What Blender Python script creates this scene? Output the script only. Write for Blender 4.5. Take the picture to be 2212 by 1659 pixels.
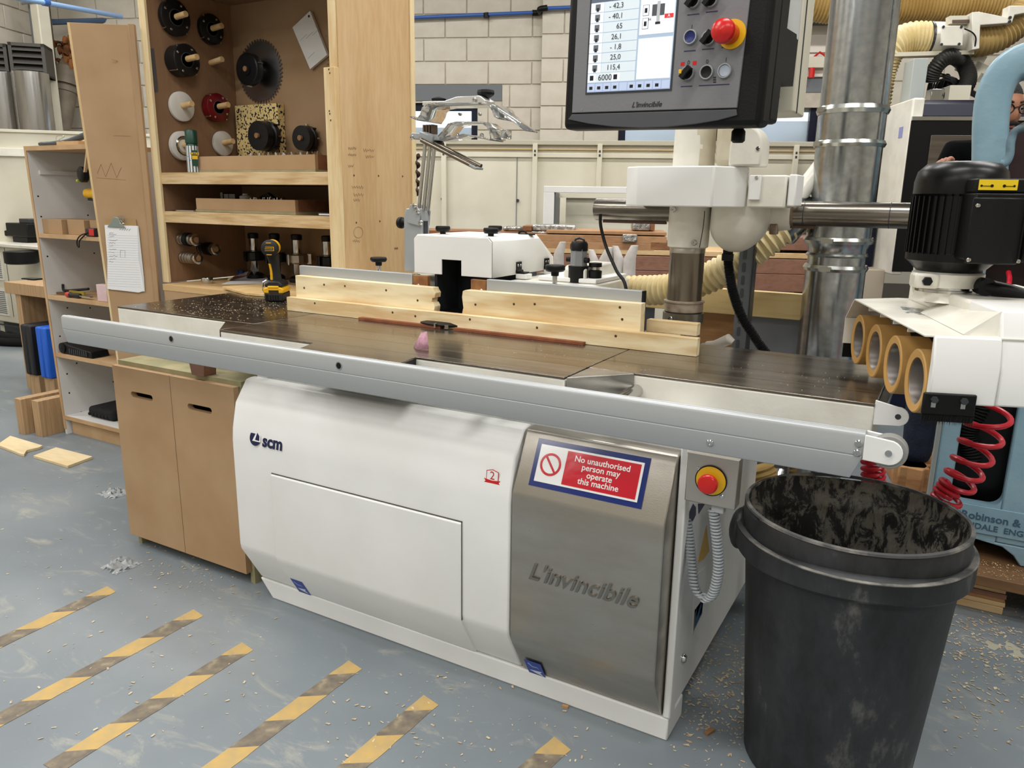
import bpy, bmesh, math, random
from mathutils import Vector, Matrix, Euler
random.seed(7)
S = bpy.context.scene
for o in list(bpy.data.objects): bpy.data.objects.remove(o)
COL = S.collection
# ------------------------------------------------------------------ camera
FPX, CX, CY = 1660.0, 1106.0, 829.5
def _axes():
    X = Vector((3019.0, 446.5, -FPX)).normalized()            # machine length direction, camera frame (x right, y down, z forward)
    D = Vector((-106.0, 6870.5, FPX)).normalized()            # down
    D = (D - X * D.dot(X)).normalized()
    Z = -D
    Y = Z.cross(X)
    return X, Y, Z
AX, AY, AZ = _axes()
RM = Matrix((AX, AY, AZ))                                      # world = RM @ camera vector
CAM = Vector((0, 0, 1.3))
def ray(px, py):
    return RM @ Vector(((px - CX) / FPX, (py - CY) / FPX, 1.0))
def P(px, py, x=None, y=None, z=None):
    d = ray(px, py)
    t = (z - CAM.z) / d.z if z is not None else ((y - CAM.y) / d.y if y is not None else (x - CAM.x) / d.x)
    return CAM + d * t
def PP(px, py, p0, n):
    d = ray(px, py); n = Vector(n)
    return CAM + d * ((Vector(p0) - CAM).dot(n) / d.dot(n))
cd = bpy.data.cameras.new('camera'); cam = bpy.data.objects.new('camera', cd); COL.objects.link(cam)
cd.sensor_width = 36; cd.lens = FPX / 2212 * 36; cd.clip_start = .02; cd.clip_end = 100
cx, cy, cz = RM @ Vector((1, 0, 0)), RM @ Vector((0, -1, 0)), RM @ Vector((0, 0, -1))
cam.matrix_world = Matrix(((cx.x, cy.x, cz.x, CAM.x), (cx.y, cy.y, cz.y, CAM.y), (cx.z, cy.z, cz.z, CAM.z), (0, 0, 0, 1)))
S.camera = cam
# ------------------------------------------------------------------ world, exposure
S.view_settings.view_transform = 'Standard'; S.view_settings.look = 'None'
S.view_settings.gamma = 1; S.view_settings.use_curve_mapping = False
S.view_settings.exposure = 0.1
w = bpy.data.worlds.new('daylight'); S.world = w; w.use_nodes = True
w.node_tree.nodes['Background'].inputs[0].default_value = (.86, .93, 1.0, 1)
w.node_tree.nodes['Background'].inputs[1].default_value = 1.6
LAMP_POWER = 46.0
# ------------------------------------------------------------------ helpers: materials
def lin(h):
    h = h.lstrip('#'); v = [int(h[i:i + 2], 16) / 255 for i in (0, 2, 4)]
    return tuple((c / 12.92 if c <= .04045 else ((c + .055) / 1.055) ** 2.4) for c in v) + (1,)
MATS = {}
def newmat(name):
    m = bpy.data.materials.new(name); m.use_nodes = True
    nt = m.node_tree; b = nt.nodes['Principled BSDF']
    return m, nt, b
def node(nt, t, **k):
    n = nt.nodes.new(t)
    for a, v in k.items():
        if a in n.inputs: n.inputs[a].default_value = v
        else: setattr(n, a, v)
    return n
def coords(nt, scale=(1, 1, 1), rot=(0, 0, 0), kind='Object'):
    tc = node(nt, 'ShaderNodeTexCoord'); mp = node(nt, 'ShaderNodeMapping')
    mp.inputs['Scale'].default_value = scale; mp.inputs['Rotation'].default_value = rot
    nt.links.new(tc.outputs[kind], mp.inputs['Vector']); return mp.outputs['Vector']
def ramp(nt, fac, stops):
    r = node(nt, 'ShaderNodeValToRGB'); e = r.color_ramp.elements
    while len(e) < len(stops): e.new(.5)
    for i, (p, c) in enumerate(stops):
        e[i].position = p; e[i].color = c
    nt.links.new(fac, r.inputs['Fac']); return r.outputs['Color']
def M(name, col, rough=.5, metal=0., col2=None, scale=6., stretch=(1, 1, 1), rng=(.4, .62), bump=0., bscale=None, detail=5., coat=0., emit=0., alpha=1., trans=0., rvar=0., ior=1.45, spec=.5):
    """plain procedural material: base colour, optional second colour through stretched noise, fine relief"""
    if name in MATS: return MATS[name]
    m, nt, b = newmat(name); MATS[name] = m
    c = lin(col); b.inputs['Base Color'].default_value = c
    b.inputs['Roughness'].default_value = rough; b.inputs['Metallic'].default_value = metal
    b.inputs['Coat Weight'].default_value = coat; b.inputs['IOR'].default_value = ior
    b.inputs['Transmission Weight'].default_value = trans; b.inputs['Alpha'].default_value = alpha
    b.inputs['Specular IOR Level'].default_value = spec
    if emit:
        b.inputs['Emission Color'].default_value = c; b.inputs['Emission Strength'].default_value = emit
    if col2 or bump or rvar:
        v = coords(nt, stretch)
        n = node(nt, 'ShaderNodeTexNoise'); n.inputs['Scale'].default_value = scale; n.inputs['Detail'].default_value = detail
        nt.links.new(v, n.inputs['Vector'])
        if col2:
            nt.links.new(ramp(nt, n.outputs['Fac'], [(rng[0], c), (rng[1], lin(col2))]), b.inputs['Base Color'])
        if rvar:
            mr = node(nt, 'ShaderNodeMapRange'); mr.inputs['From Min'].default_value = .3; mr.inputs['From Max'].default_value = .7
            mr.inputs['To Min'].default_value = max(.02, rough - rvar); mr.inputs['To Max'].default_value = min(1, rough + rvar)
            nt.links.new(n.outputs['Fac'], mr.inputs['Value']); nt.links.new(mr.outputs[0], b.inputs['Roughness'])
        if bump:
            n2 = n
            if bscale:
                n2 = node(nt, 'ShaderNodeTexNoise'); n2.inputs['Scale'].default_value = bscale; n2.inputs['Detail'].default_value = 3
                nt.links.new(v, n2.inputs['Vector'])
            bp = node(nt, 'ShaderNodeBump'); bp.inputs['Strength'].default_value = bump; bp.inputs['Distance'].default_value = .01
            nt.links.new(n2.outputs['Fac'], bp.inputs['Height']); nt.links.new(bp.outputs['Normal'], b.inputs['Normal'])
    return m
def wood(name, c1, c2, axis='x', rings=16., dist=3.0, rough=.6, knots=None, fine=.35):
    """timber: stretched wave bands bent by noise, fine pores along the grain, optional knots"""
    if name in MATS: return MATS[name]
    m, nt, b = newmat(name); MATS[name] = m
    st = {'x': (.7, 5, 5), 'y': (5, .7, 5), 'z': (5, 5, .7)}[axis]
    v = coords(nt, st)
    n = node(nt, 'ShaderNodeTexNoise'); n.inputs['Scale'].default_value = 1.3; n.inputs['Detail'].default_value = 3
    nt.links.new(v, n.inputs['Vector'])
    mu = node(nt, 'ShaderNodeMath', operation='MULTIPLY'); mu.inputs[1].default_value = rings
    nt.links.new(n.outputs['Fac'], mu.inputs[0])
    sn = node(nt, 'ShaderNodeMath', operation='SINE'); nt.links.new(mu.outputs[0], sn.inputs[0])
    f = node(nt, 'ShaderNodeTexNoise'); f.inputs['Scale'].default_value = 14; f.inputs['Detail'].default_value = 6
    nt.links.new(v, f.inputs['Vector'])
    ad = node(nt, 'ShaderNodeMath', operation='MULTIPLY_ADD'); ad.inputs[1].default_value = .3; 
    nt.links.new(sn.outputs[0], ad.inputs[0]); nt.links.new(f.outputs['Fac'], ad.inputs[2])
    colr = ramp(nt, ad.outputs[0], [(.18, lin(c1)), (.82, lin(c2))])
    if knots:
        vo = node(nt, 'ShaderNodeTexVoronoi'); vo.inputs['Scale'].default_value = knots[0]
        nt.links.new(coords(nt, {'x': (.55, 1, 1), 'y': (1, .55, 1), 'z': (1, 1, .55)}[axis]), vo.inputs['Vector'])
        k = ramp(nt, vo.outputs['Distance'], [(.0, (1, 1, 1, 1)), (knots[1], (0, 0, 0, 1))])
        mx = node(nt, 'ShaderNodeMixRGB'); mx.inputs[2].default_value = lin(knots[2])
        nt.links.new(k, mx.inputs[0]); nt.links.new(colr, mx.inputs[1]); colr = mx.outputs[0]
    nt.links.new(colr, b.inputs['Base Color']); b.inputs['Roughness'].default_value = rough
    bp = node(nt, 'ShaderNodeBump'); bp.inputs['Strength'].default_value = .15; bp.inputs['Distance'].default_value = .004
    nt.links.new(f.outputs['Fac'], bp.inputs['Height']); nt.links.new(bp.outputs['Normal'], b.inputs['Normal'])
    return m
# ------------------------------------------------------------------ helpers: meshes
def frame_of(d):
    d = Vector(d).normalized(); a = Vector((0, 0, 1)) if abs(d.z) < .9 else Vector((1, 0, 0))
    u = a.cross(d).normalized(); return u, d.cross(u), d
class MB:
    def __init__(s): s.v = []; s.f = []
    def add(s, vs, fs):
        k = len(s.v); s.v += [Vector(p) for p in vs]; s.f += [tuple(i + k for i in f) for f in fs]; return s
    def box(s, x0, x1, y0, y1, z0, z1):
        return s.add([(x, y, z) for z in (z0, z1) for y in (y0, y1) for x in (x0, x1)],
                     [(0, 2, 3, 1), (4, 5, 7, 6), (0, 1, 5, 4), (2, 6, 7, 3), (0, 4, 6, 2), (1, 3, 7, 5)])
    def cbox(s, c, sx, sy, sz, rz=0., m=None):
        k = len(s.v); s.box(-sx / 2, sx / 2, -sy / 2, sy / 2, -sz / 2, sz / 2)
        R = (m or Matrix.Rotation(rz, 3, 'Z')).to_3x3()
        for i in range(k, len(s.v)): s.v[i] = R @ s.v[i] + Vector(c)
        return s
    def prism(s, pts, ax, a0, a1):
        n = len(pts)
        mk = {'x': lambda p, a: (a, p[0], p[1]), 'y': lambda p, a: (p[0], a, p[1]), 'z': lambda p, a: (p[0], p[1], a)}[ax]
        area = sum(pts[i][0] * pts[(i + 1) % n][1] - pts[(i + 1) % n][0] * pts[i][1] for i in range(n))
        if area < 0: pts = pts[::-1]
        if ax == 'y': pts = pts[::-1]
        if a1 < a0: a0, a1 = a1, a0
        vs = [mk(p, a0) for p in pts] + [mk(p, a1) for p in pts]
        fs = [tuple(range(n - 1, -1, -1)), tuple(range(n, 2 * n))] + [(i, (i + 1) % n, (i + 1) % n + n, i + n) for i in range(n)]
        return s.add(vs, fs)
    def hull8(s, a, b):                       # two quads a (near) and b (far), corners in the same order
        return s.add(list(a) + list(b), [(3, 2, 1, 0), (4, 5, 6, 7), (0, 1, 5, 4), (1, 2, 6, 5), (2, 3, 7, 6), (3, 0, 4, 7)])
    def slab(s, pts, n, t):                   # planar polygon given by 3-D points, thickness t along n
        k = len(pts); n = Vector(n).normalized() * t; vs = [Vector(p) for p in pts]
        vs = vs + [p + n for p in vs]
        return s.add(vs, [tuple(range(k - 1, -1, -1)), tuple(range(k, 2 * k))] + [(i, (i + 1) % k, (i + 1) % k + k, i + k) for i in range(k)])
    def cyl(s, p0, p1, r0, r1=None, n=20, cap=True):
        r1 = r0 if r1 is None else r1; p0, p1 = Vector(p0), Vector(p1); u, v, _ = frame_of(p1 - p0)
        ring = lambda p, r: [p + (u * math.cos(2 * math.pi * i / n) + v * math.sin(2 * math.pi * i / n)) * r for i in range(n)]
        fs = [(i, (i + 1) % n, (i + 1) % n + n, i + n) for i in range(n)]
        if cap: fs += [tuple(range(n - 1, -1, -1)), tuple(range(n, 2 * n))]
        return s.add(ring(p0, r0) + ring(p1, r1), fs)
    def lathe(s, prof, o, d=(0, 0, 1), n=28, a0=0., a1=2 * math.pi, cap=True):
        o = Vector(o); u, v, w = frame_of(d); full = abs(a1 - a0 - 2 * math.pi) < 1e-6; k = n if full else n + 1
        vs = []; 
        for r, h in prof:
            for i in range(k):
                a = a0 + (a1 - a0) * i / n
                vs.append(o + w * h + (u * math.cos(a) + v * math.sin(a)) * r)
        fs = []
        for j in range(len(prof) - 1):
            for i in range(n):
                i2 = (i + 1) % k
                fs.append((j * k + i, j * k + i2, (j + 1) * k + i2, (j + 1) * k + i))
        if cap and full and Vector(prof[0]) != Vector(prof[-1]):
            if prof[0][0] > 1e-6: fs.append(tuple(range(k - 1, -1, -1)))
            if prof[-1][0] > 1e-6: fs.append(tuple(range((len(prof) - 1) * k, len(prof) * k)))
        return s.add(vs, fs)
    def tube(s, path, r, n=10, cap=True, close=False):
        path = [Vector(p) for p in path]; m = len(path)
        rr = r if isinstance(r, (list, tuple)) else [r] * m
        t = [(path[min(i + 1, m - 1)] - path[max(i - 1, 0)]).normalized() for i in range(m)]
        u, v, _ = frame_of(t[0]); vs = []
        for i in range(m):
            u = (u - t[i] * u.dot(t[i])).normalized(); v = t[i].cross(u)
            vs += [path[i] + (u * math.cos(2 * math.pi * j / n) + v * math.sin(2 * math.pi * j / n)) * rr[i] for j in range(n)]
        fs = [(i * n + j, i * n + (j + 1) % n, (i + 1) * n + (j + 1) % n, (i + 1) * n + j) for i in range(m - 1) for j in range(n)]
        if cap: fs += [tuple(range(n - 1, -1, -1)), tuple(range((m - 1) * n, m * n))]
        return s.add(vs, fs)
    def ball(s, c, rx, ry=None, rz=None, n=16, m=10):
        ry = ry or rx; rz = rz or rx; c = Vector(c); vs = [c + Vector((0, 0, -rz))]
        for j in range(1, m):
            a = math.pi * j / m - math.pi / 2
            vs += [c + Vector((rx * math.cos(a) * math.cos(2 * math.pi * i / n), ry * math.cos(a) * math.sin(2 * math.pi * i / n), rz * math.sin(a))) for i in range(n)]
        vs.append(c + Vector((0, 0, rz))); L = len(vs) - 1
        fs = [(0, 1 + (i + 1) % n, 1 + i) for i in range(n)]
        fs += [(1 + j * n + i, 1 + j * n + (i + 1) % n, 1 + (j + 1) * n + (i + 1) % n, 1 + (j + 1) * n + i) for j in range(m - 2) for i in range(n)]
        fs += [(L, 1 + (m - 2) * n + i, 1 + (m - 2) * n + (i + 1) % n) for i in range(n)]
        return s.add(vs, fs)
    def xf(s, mtx):
        s.v = [mtx @ p for p in s.v]; return s
def smoothpath(pts, k=6):
    pts = [Vector(p) for p in pts]; out = []
    for i in range(len(pts) - 1):
        p0, p1, p2, p3 = pts[max(i - 1, 0)], pts[i], pts[i + 1], pts[min(i + 2, len(pts) - 1)]
        for j in range(k):
            t = j / k
            out.append(.5 * ((2 * p1) + (p2 - p0) * t + (2 * p0 - 5 * p1 + 4 * p2 - p3) * t * t + (3 * p1 - p0 - 3 * p2 + p3) * t ** 3))
    return out + [pts[-1]]
def resample(path, step):
    path = [Vector(p) for p in path]; out = [path[0]]; acc = 0.
    for a, b in zip(path, path[1:]):
        L = (b - a).length; d = step - acc
        while d <= L:
            out.append(a.lerp(b, d / L)); d += step
        acc = (acc + L) % step if L else acc
        acc = L - (d - step)
    return out
def ribbed(mb, path, r, pitch, amp, n=16, sub=4, cap=True):
    """corrugated hose: radius ripples along the path"""
    pts = resample(path, pitch / sub)
    rr = [r + amp * math.cos(2 * math.pi * i / sub) for i in range(len(pts))]
    return mb.tube(pts, rr, n, cap)
MW = {}
def mw(o): return MW[o.name] if o is not None else Matrix()
def mesh_of(mb, name, ang=38):
    me = bpy.data.meshes.new(name); me.from_pydata([tuple(p) for p in mb.v], [], mb.f); me.validate()
    me.polygons.foreach_set('use_smooth', [True] * len(me.polygons))
    me.set_sharp_from_angle(angle=math.radians(ang)); me.update(); return me
def obj(name, mb, mat, parent=None, loc=None, bev=0., world=True, label=None, ang=38, seg=2, kind=None):
    """one mesh object. Vertices are in world space (or in the parent's space with world=False); loc moves the origin there"""
    o_m = Matrix.Translation(Vector(loc)) if loc is not None else Matrix()
    if parent is not None and world: mb.xf(mw(parent).inverted())
    if loc is not None:
        lp = (mw(parent).inverted() @ Vector(loc)) if (parent is not None and world) else Vector(loc)
        mb.xf(Matrix.Translation(-lp)); o_m = Matrix.Translation(lp)
    o = bpy.data.objects.new(name, mesh_of(mb, name, ang)); COL.objects.link(o)
    o.data.materials.append(mat); o.parent = parent; o.matrix_local = o_m
    MW[o.name] = mw(parent) @ o_m
    if bev:
        b = o.modifiers.new('bevel', 'BEVEL'); b.width = bev; b.segments = seg; b.limit_method = 'ANGLE'; b.angle_limit = math.radians(35); b.harden_normals = False
    if label: o['label'] = label
    if kind: o['kind'] = kind
    return o
def tag(o, label, cat, group=None, kind=None):
    o['label'] = label; o['category'] = cat
    if group: o['group'] = group
    if kind: o['kind'] = kind
    return o
def thing(name, label, cat, loc=(0, 0, 0), rz=0., group=None, rot=None):
    o = bpy.data.objects.new(name, None); COL.objects.link(o); o.empty_display_size = .1
    m = Matrix.Translation(Vector(loc)) @ (rot.to_4x4() if rot is not None else Matrix.Rotation(rz, 4, 'Z'))
    o.matrix_world = m; MW[o.name] = m
    return tag(o, label, cat, group)
def dup(root, m=None, label=None, parent=None):
    r = root.copy(); COL.objects.link(r)
    if m is not None: r.matrix_world = m
    MW[r.name] = m if m is not None else mw(root)
    if label: r['label'] = label
    for ch in list(root.children):
        c = ch.copy(); COL.objects.link(c); c.parent = r
        for g in list(ch.children):
            d = g.copy(); COL.objects.link(d); d.parent = c
    return r
def struct(name, mb, mat, label=None, cat=None, **k):
    o = obj(name, mb, mat, **k); o['kind'] = 'structure'
    if label: o['label'] = label
    if cat: o['category'] = cat
    return o
_FONT = {}
def text(name, s, size, mat, parent, m, ext=.0004, shear=0., spacing=1., align='CENTER', bold=0., world=True, line=1.):
    """raised or printed lettering as a mesh; m places it (x along the line, y up, z out of the surface)"""
    cu = bpy.data.curves.new(name, 'FONT'); cu.body = s; cu.size = size; cu.extrude = ext; cu.shear = shear
    cu.space_character = spacing; cu.align_x = align; cu.align_y = 'CENTER'; cu.offset = bold; cu.space_line = line; cu.resolution_u = 3
    t = bpy.data.objects.new(name, cu); COL.objects.link(t)
    dg = bpy.context.evaluated_depsgraph_get(); me = bpy.data.meshes.new_from_object(t.evaluated_get(dg))
    bpy.data.objects.remove(t); bpy.data.curves.remove(cu)
    me.transform((mw(parent).inverted() @ m) if world else m); me.materials.clear(); me.materials.append(mat)
    o = bpy.data.objects.new(name, me); COL.objects.link(o); o.parent = parent; MW[o.name] = mw(parent); return o
def basis(o, x, y, z):
    x, y, z, o = Vector(x).normalized(), Vector(y).normalized(), Vector(z).normalized(), Vector(o)
    return Matrix(((x.x, y.x, z.x, o.x), (x.y, y.y, z.y, o.y), (x.z, y.z, z.z, o.z), (0, 0, 0, 1)))
def disc_screw(mb, p, n, r, h=.002):
    n = Vector(n).normalized(); p = Vector(p)
    return mb.lathe([(r, 0), (r, h * .5), (r * .75, h), (r * .35, h), (r * .3, h * .4), (0, h * .4)], p, n, 14)
# ------------------------------------------------------------------ shared materials
WHITE = M('white_machine_paint', '#ececea', .38, col2='#e5e5e2', scale=3, rvar=.06)
WHITE2 = M('warm_white_enamel', '#e6e3d8', .3, col2='#dcd8cc', scale=9, bump=.08, bscale=60)
CREAMP = M('cream_sheet_metal', '#d6d1bf', .5, col2='#ccc6b2', scale=2)
ALU = M('anodised_aluminium', '#b4b7b8', .42, .35, col2='#acafb1', scale=3, stretch=(.1, 4, 4))
CHROME = M('bright_steel', '#c9c9c6', .16, 1.)
STEEL = M('brushed_stainless_steel', '#bab5ac', .36, 1., col2='#a8a299', scale=5, stretch=(1, 1, 3), rng=(.3, .7), bump=.05, bscale=220, rvar=.1)
BLACKP = M('black_plastic', '#0b0c0d', .45, spec=.3, bump=.05, bscale=200)
BLACKM = M('black_satin_metal', '#09090a', .34, spec=.35)
DARKG = M('dark_grey_metal', '#3a3c40', .4, .2)
RUBBER = M('black_rubber', '#0b0b0b', .75, spec=.3)
REDP = M('red_plastic', '#c8201e', .25)
YELP = M('yellow_plastic', '#e3b21a', .35)
MDF = M('mdf_board', '#b29370', .75, col2='#a5845f', scale=4, detail=8, rng=(.35, .7))
MDFD = M('raw_mdf_face', '#a38665', .75, col2='#ae8e69', scale=2.5, detail=8, rng=(.35, .7))
MDFE = M('mdf_cut_edge', '#8a5f40', .85, col2='#7c5236', scale=20)
MRMDF = M('green_tinted_mdf', '#a49a77', .8, col2='#8f8a68', scale=10, detail=8)
WPANEL = M('white_melamine', '#dcdbd9', .5, col2='#d4d3d0', scale=3)
PLYE = M('plywood_edge', '#d3b88e', .7, col2='#b99868', scale=9, stretch=(.5, 1, 6), rng=(.42, .62))
PINE = wood('pine_timber', '#efe0ba', '#d3b584', 'x', 34, knots=(2.2, .07, '#8e5f34'))
PINEY = wood('pine_timber_cross', '#e6cfa0', '#cfab74', 'y', 18)
PINEZ = wood('pine_upright', '#e0cba0', '#cbaa78', 'z', 12)
PLY = wood('birch_plywood_face', '#cdae82', '#bd9a6c', 'z', 6)
OAKB = wood('brown_hardwood', '#a06f45', '#7d5233', 'x', 14)
OAKL = wood('tan_hardwood', '#b98a5a', '#99683f', 'x', 12)
DOWEL = M('dowel_wood', '#d8b98a', .6, col2='#c9a570', scale=12, stretch=(1, 1, 1))
BLOCKP = M('painted_blockwork', '#cfc8ba', .6, col2='#c6beaf', scale=5, bump=.12, bscale=70)
MORTAR = M('painted_mortar', '#c2baab', .7, col2='#b5ac9c', scale=14, bump=.2, bscale=50)
NAVY = M('navy_painted_steel', '#0a0f28', .45, spec=.3)
GREYP = M('grey_paint', '#6b7074', .5)
GALV = M('galvanised_steel', '#b2b5b7', .22, 1., col2='#989c9f', scale=40, rng=(.3, .7), detail=2, rvar=.03)
HOSE = M('cream_pu_hose', '#e6d6a8', .4, col2='#dcc78f', scale=6)
HOSED = M('old_yellow_hose', '#b99c61', .5, col2='#a98a4e', scale=6)
PAPER = M('white_paper', '#ececec', .7)
BLUEP = M('light_blue_machine_paint', '#86a4b2', .35, col2='#7796a6', scale=5, rng=(.4, .7), bump=.12, bscale=40)
GLASS = M('window_glass', '#e9f0f2', .12, trans=1., ior=1.1)
CLEAR = M('clear_acrylic', '#f4f6f6', .04, trans=.93, ior=1.45)
def floor_mat():
    m, nt, b = newmat('blue_grey_floor_paint'); L = nt.links
    v = coords(nt)
    n = node(nt, 'ShaderNodeTexNoise'); n.inputs['Scale'].default_value = 1.3; n.inputs['Detail'].default_value = 6; L.new(v, n.inputs['Vector'])
    base = ramp(nt, n.outputs['Fac'], [(.3, lin('#6f777d')), (.55, lin('#7b8388')), (.75, lin('#8d9294'))])
    v2 = coords(nt, (2.2, 5.5, 1), (0, 0, .5))
    s = node(nt, 'ShaderNodeTexNoise'); s.inputs['Scale'].default_value = 1.6; s.inputs['Detail'].default_value = 9; s.inputs['Roughness'].default_value = .72; s.inputs['Distortion'].default_value = 1.4
    L.new(v2, s.inputs['Vector'])
    dust = ramp(nt, s.outputs['Fac'], [(.56, (0, 0, 0, 1)), (.72, (.75, .75, .75, 1))])
    mx = node(nt, 'ShaderNodeMixRGB'); mx.inputs[2].default_value = lin('#a9a699'); L.new(dust, mx.inputs[0]); L.new(base, mx.inputs[1])
    vo = node(nt, 'ShaderNodeTexVoronoi'); vo.inputs['Scale'].default_value = 26; L.new(v, vo.inputs['Vector'])
    sp = ramp(nt, vo.outputs['Distance'], [(.0, (1, 1, 1, 1)), (.055, (0, 0, 0, 1))])
    mx2 = node(nt, 'ShaderNodeMixRGB'); mx2.inputs[2].default_value = lin('#cfccc0'); L.new(sp, mx2.inputs[0]); L.new(mx.outputs[0], mx2.inputs[1])
    L.new(mx2.outputs[0], b.inputs['Base Color'])
    rr = node(nt, 'ShaderNodeMapRange'); rr.inputs['To Min'].default_value = .3; rr.inputs['To Max'].default_value = .55; L.new(s.outputs['Fac'], rr.inputs['Value'])
    L.new(rr.outputs[0], b.inputs['Roughness'])
    bp = node(nt, 'ShaderNodeBump'); bp.inputs['Strength'].default_value = .1; bp.inputs['Distance'].default_value = .004; L.new(s.outputs['Fac'], bp.inputs['Height']); L.new(bp.outputs[0], b.inputs['Normal'])
    return m
# ------------------------------------------------------------------ room shell (turned 22.4 degrees to the machine)
WA = math.radians(22.4)
WU, WN = Vector((math.cos(WA), math.sin(WA), 0)), Vector((-math.sin(WA), math.cos(WA), 0))
WO = Vector((-4.12, 7.32, 0))
RMX = Matrix.Translation(WO) @ Matrix.Rotation(WA, 4, 'Z')
RINV = RMX.inverted()
def RW(px, py, n=0.):                       # pixel to room coordinates on a plane parallel to the back wall
    return RINV @ PP(px, py, WO + WN * n, WN)
room = lambda mb: mb.xf(RMX)
UL = RW(122, 150).x; UR, NF, CH = 6.2, -12.5, 4.4
struct('floor', room(MB().box(UL - .2, UR + .2, NF - .2, .4, -.2, 0)), floor_mat())
CEIL = M('dark_roof_sheet', '#8d8f90', .8)
struct('ceiling', room(MB().box(UL - .2, UR + .2, NF - .2, .4, CH, CH + .2)), CEIL)
uP = RW(1172, 150).x                        # pier edge: to the right of it the wall stands forward
NP = -.14
w1a, w1b = RW(470, 250).x, RW(1031, 250).x
w2a, w2b = RW(1337, 260, NP).x, RW(1768, 260, NP).x
zl1, zs1 = RW(985, 222).z, 1.05             # lintel underside, sill
zt1 = RW(985, 183).z
zl2, zt2 = RW(1700, 232, NP).z, RW(1700, 168, NP).z
wb = MB()
wb.box(UL, w1a, .012, .3, 0, CH).box(w1b, uP, .012, .3, 0, CH).box(w1a, w1b, .012, .3, zl1, CH).box(w1a, w1b, .012, .3, 0, zs1)
WALL = struct('wall_back', room(wb), MORTAR)
wb2 = MB()
wb2.box(uP, w2a, NP + .012, .3, 0, CH).box(w2b, UR, NP + .012, .3, 0, CH).box(w2a, w2b, NP + .012, .3, zl2, CH).box(w2a, w2b, NP + .012, .3, 0, zs1)
WALL2 = struct('wall_pier', room(wb2), MORTAR)
WALLL = struct('wall_left', room(MB().box(UL - .2, UL - .012, NF, .3, 0, CH)), MORTAR)
struct('wall_right', room(MB().box(UR, UR + .2, NF, .3, 0, CH)), BLOCKP)
struct('wall_front', room(MB().box(UL - .2, UR + .2, NF - .2, NF, 0, CH)), BLOCKP)
# every block that the photograph shows is its own piece
_bm = {}
def inframe(p, mx=60):
    q = RM.transposed() @ (p - CAM)
    if q.z < .1: return False
    x, y = CX + FPX * q.x / q.z, CY + FPX * q.y / q.z
    return -mx < x < 2212 + mx and -mx < y < 350
def block(u0, u1, n, z, par, side=False):
    w_ = round(u1 - u0, 3)
    if w_ < .03: return
    if w_ not in _bm:
        _bm[w_] = mesh_of(MB().box(-w_ / 2, w_ / 2, 0, .03, -.1065, .1065), 'block'); _bm[w_].materials.append(BLOCKP)
    u = (u0 + u1) / 2
    o = bpy.data.objects.new('block', _bm[w_]); COL.objects.link(o); o.parent = par
    o.matrix_local = RMX @ (Matrix.Translation((n, u, z)) @ Matrix.Rotation(math.pi / 2, 4, 'Z') if side else Matrix.Translation((u, n, z)))
    b = o.modifiers.new('bevel', 'BEVEL'); b.width = .0035; b.segments = 1
def course(z, lo, hi, start, n, par, side=False):
    u = start - math.ceil((start - lo) / .45 + 1) * .45
    while u < hi:
        a, b = max(u, lo), min(u + .44, hi)
        if b - a > .03 and inframe(RMX @ (Vector((n, (a + b) / 2, z)) if side else Vector(((a + b) / 2, n, z)))): block(a, b, n, z, par, side)
        u += .45
for r in range(16):
    z = zt1 + .1125 + (r - 5) * .225
    if not 1.7 < z < 4.35: continue
    off = .225 if r % 2 else 0
    for lo, hi in ([(UL + .01, uP - .004)] if z > zt1 else [(UL + .01, w1a - .004), ((RW(1084, 200).x if z > zl1 + .02 else w1b) + .004, uP - .004)]):
        course(z, lo, hi, uP - .33 + off, 0, WALL)
    for lo, hi in ([(uP, UR)] if z - .11 > zt2 + .1 else [(uP, w2a - .004), (w2b + .004, UR)]):
        course(z, lo, hi, uP + off, NP, WALL2)
    course(z, -8., -.01, off, UL, WALLL, True)
# windows: lintel, navy frame, glazing with a frosted lower light
FROST = M('frosted_glass', '#c4ccd4', .55, trans=.9, ior=1.2)
GRASS = M('garden_hedge', '#5d7040', .9, col2='#8d9a66', scale=5)
def window(name, ua, ub, n0, ztop, zlin, lin_u):
    fr = MB(); t = .07
    fr.box(ua, ub, n0 + .05, n0 + .13, zlin - t, zlin).box(ua, ub, n0 + .05, n0 + .13, zs1, zs1 + t)
    k = max(1, round((ub - ua) / 1.15))
    for i in range(k + 1):
        u = ua + (ub - ua - t) * i / k
        fr.box(u, u + t, n0 + .05, n0 + .13, zs1, zlin)
    f = struct(name, room(fr), NAVY)
    for i in range(k):
        u = ua + (ub - ua - t) * i / k + t; u2 = ua + (ub - ua - t) * (i + 1) / k
        zm = zlin - t - .17
        obj('pane', room(MB().box(u, u2, n0 + .085, n0 + .095, zm, zlin - t)), GLASS, f, world=False)
        obj('pane', room(MB().box(u, u2, n0 + .085, n0 + .095, zs1 + t, zm)), FROST, f, world=False)
    obj('lintel', room(MB().box(lin_u[0], lin_u[1], n0 + .004, n0 + .2, zlin + .02, ztop)), GREYP, f, world=False)
    obj('head_trim', room(MB().box(ua, ub, n0 + .02, n0 + .2, zlin, zlin + .02)), M('head_trim_paint', '#6a6458', .6), f, world=False)
    return f
window('window_1', w1a, w1b, 0, zt1, zl1, (w1a, RW(1084, 200).x))
window('window_2', w2a, w2b, NP, zt2, zl2 + .12, (w2a, w2b))
hedge = MB()
for i in range(34):
    hedge.ball((-6 + i * .36 + random.uniform(-.1, .1), 3.2 + random.uniform(-.3, .3), random.uniform(1.1, 1.9)), random.uniform(.3, .5), n=8, m=5)
tag(obj('hedge', room(hedge), GRASS), 'green hedge outside beyond the workshop windows', 'hedge', kind='stuff')
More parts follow.
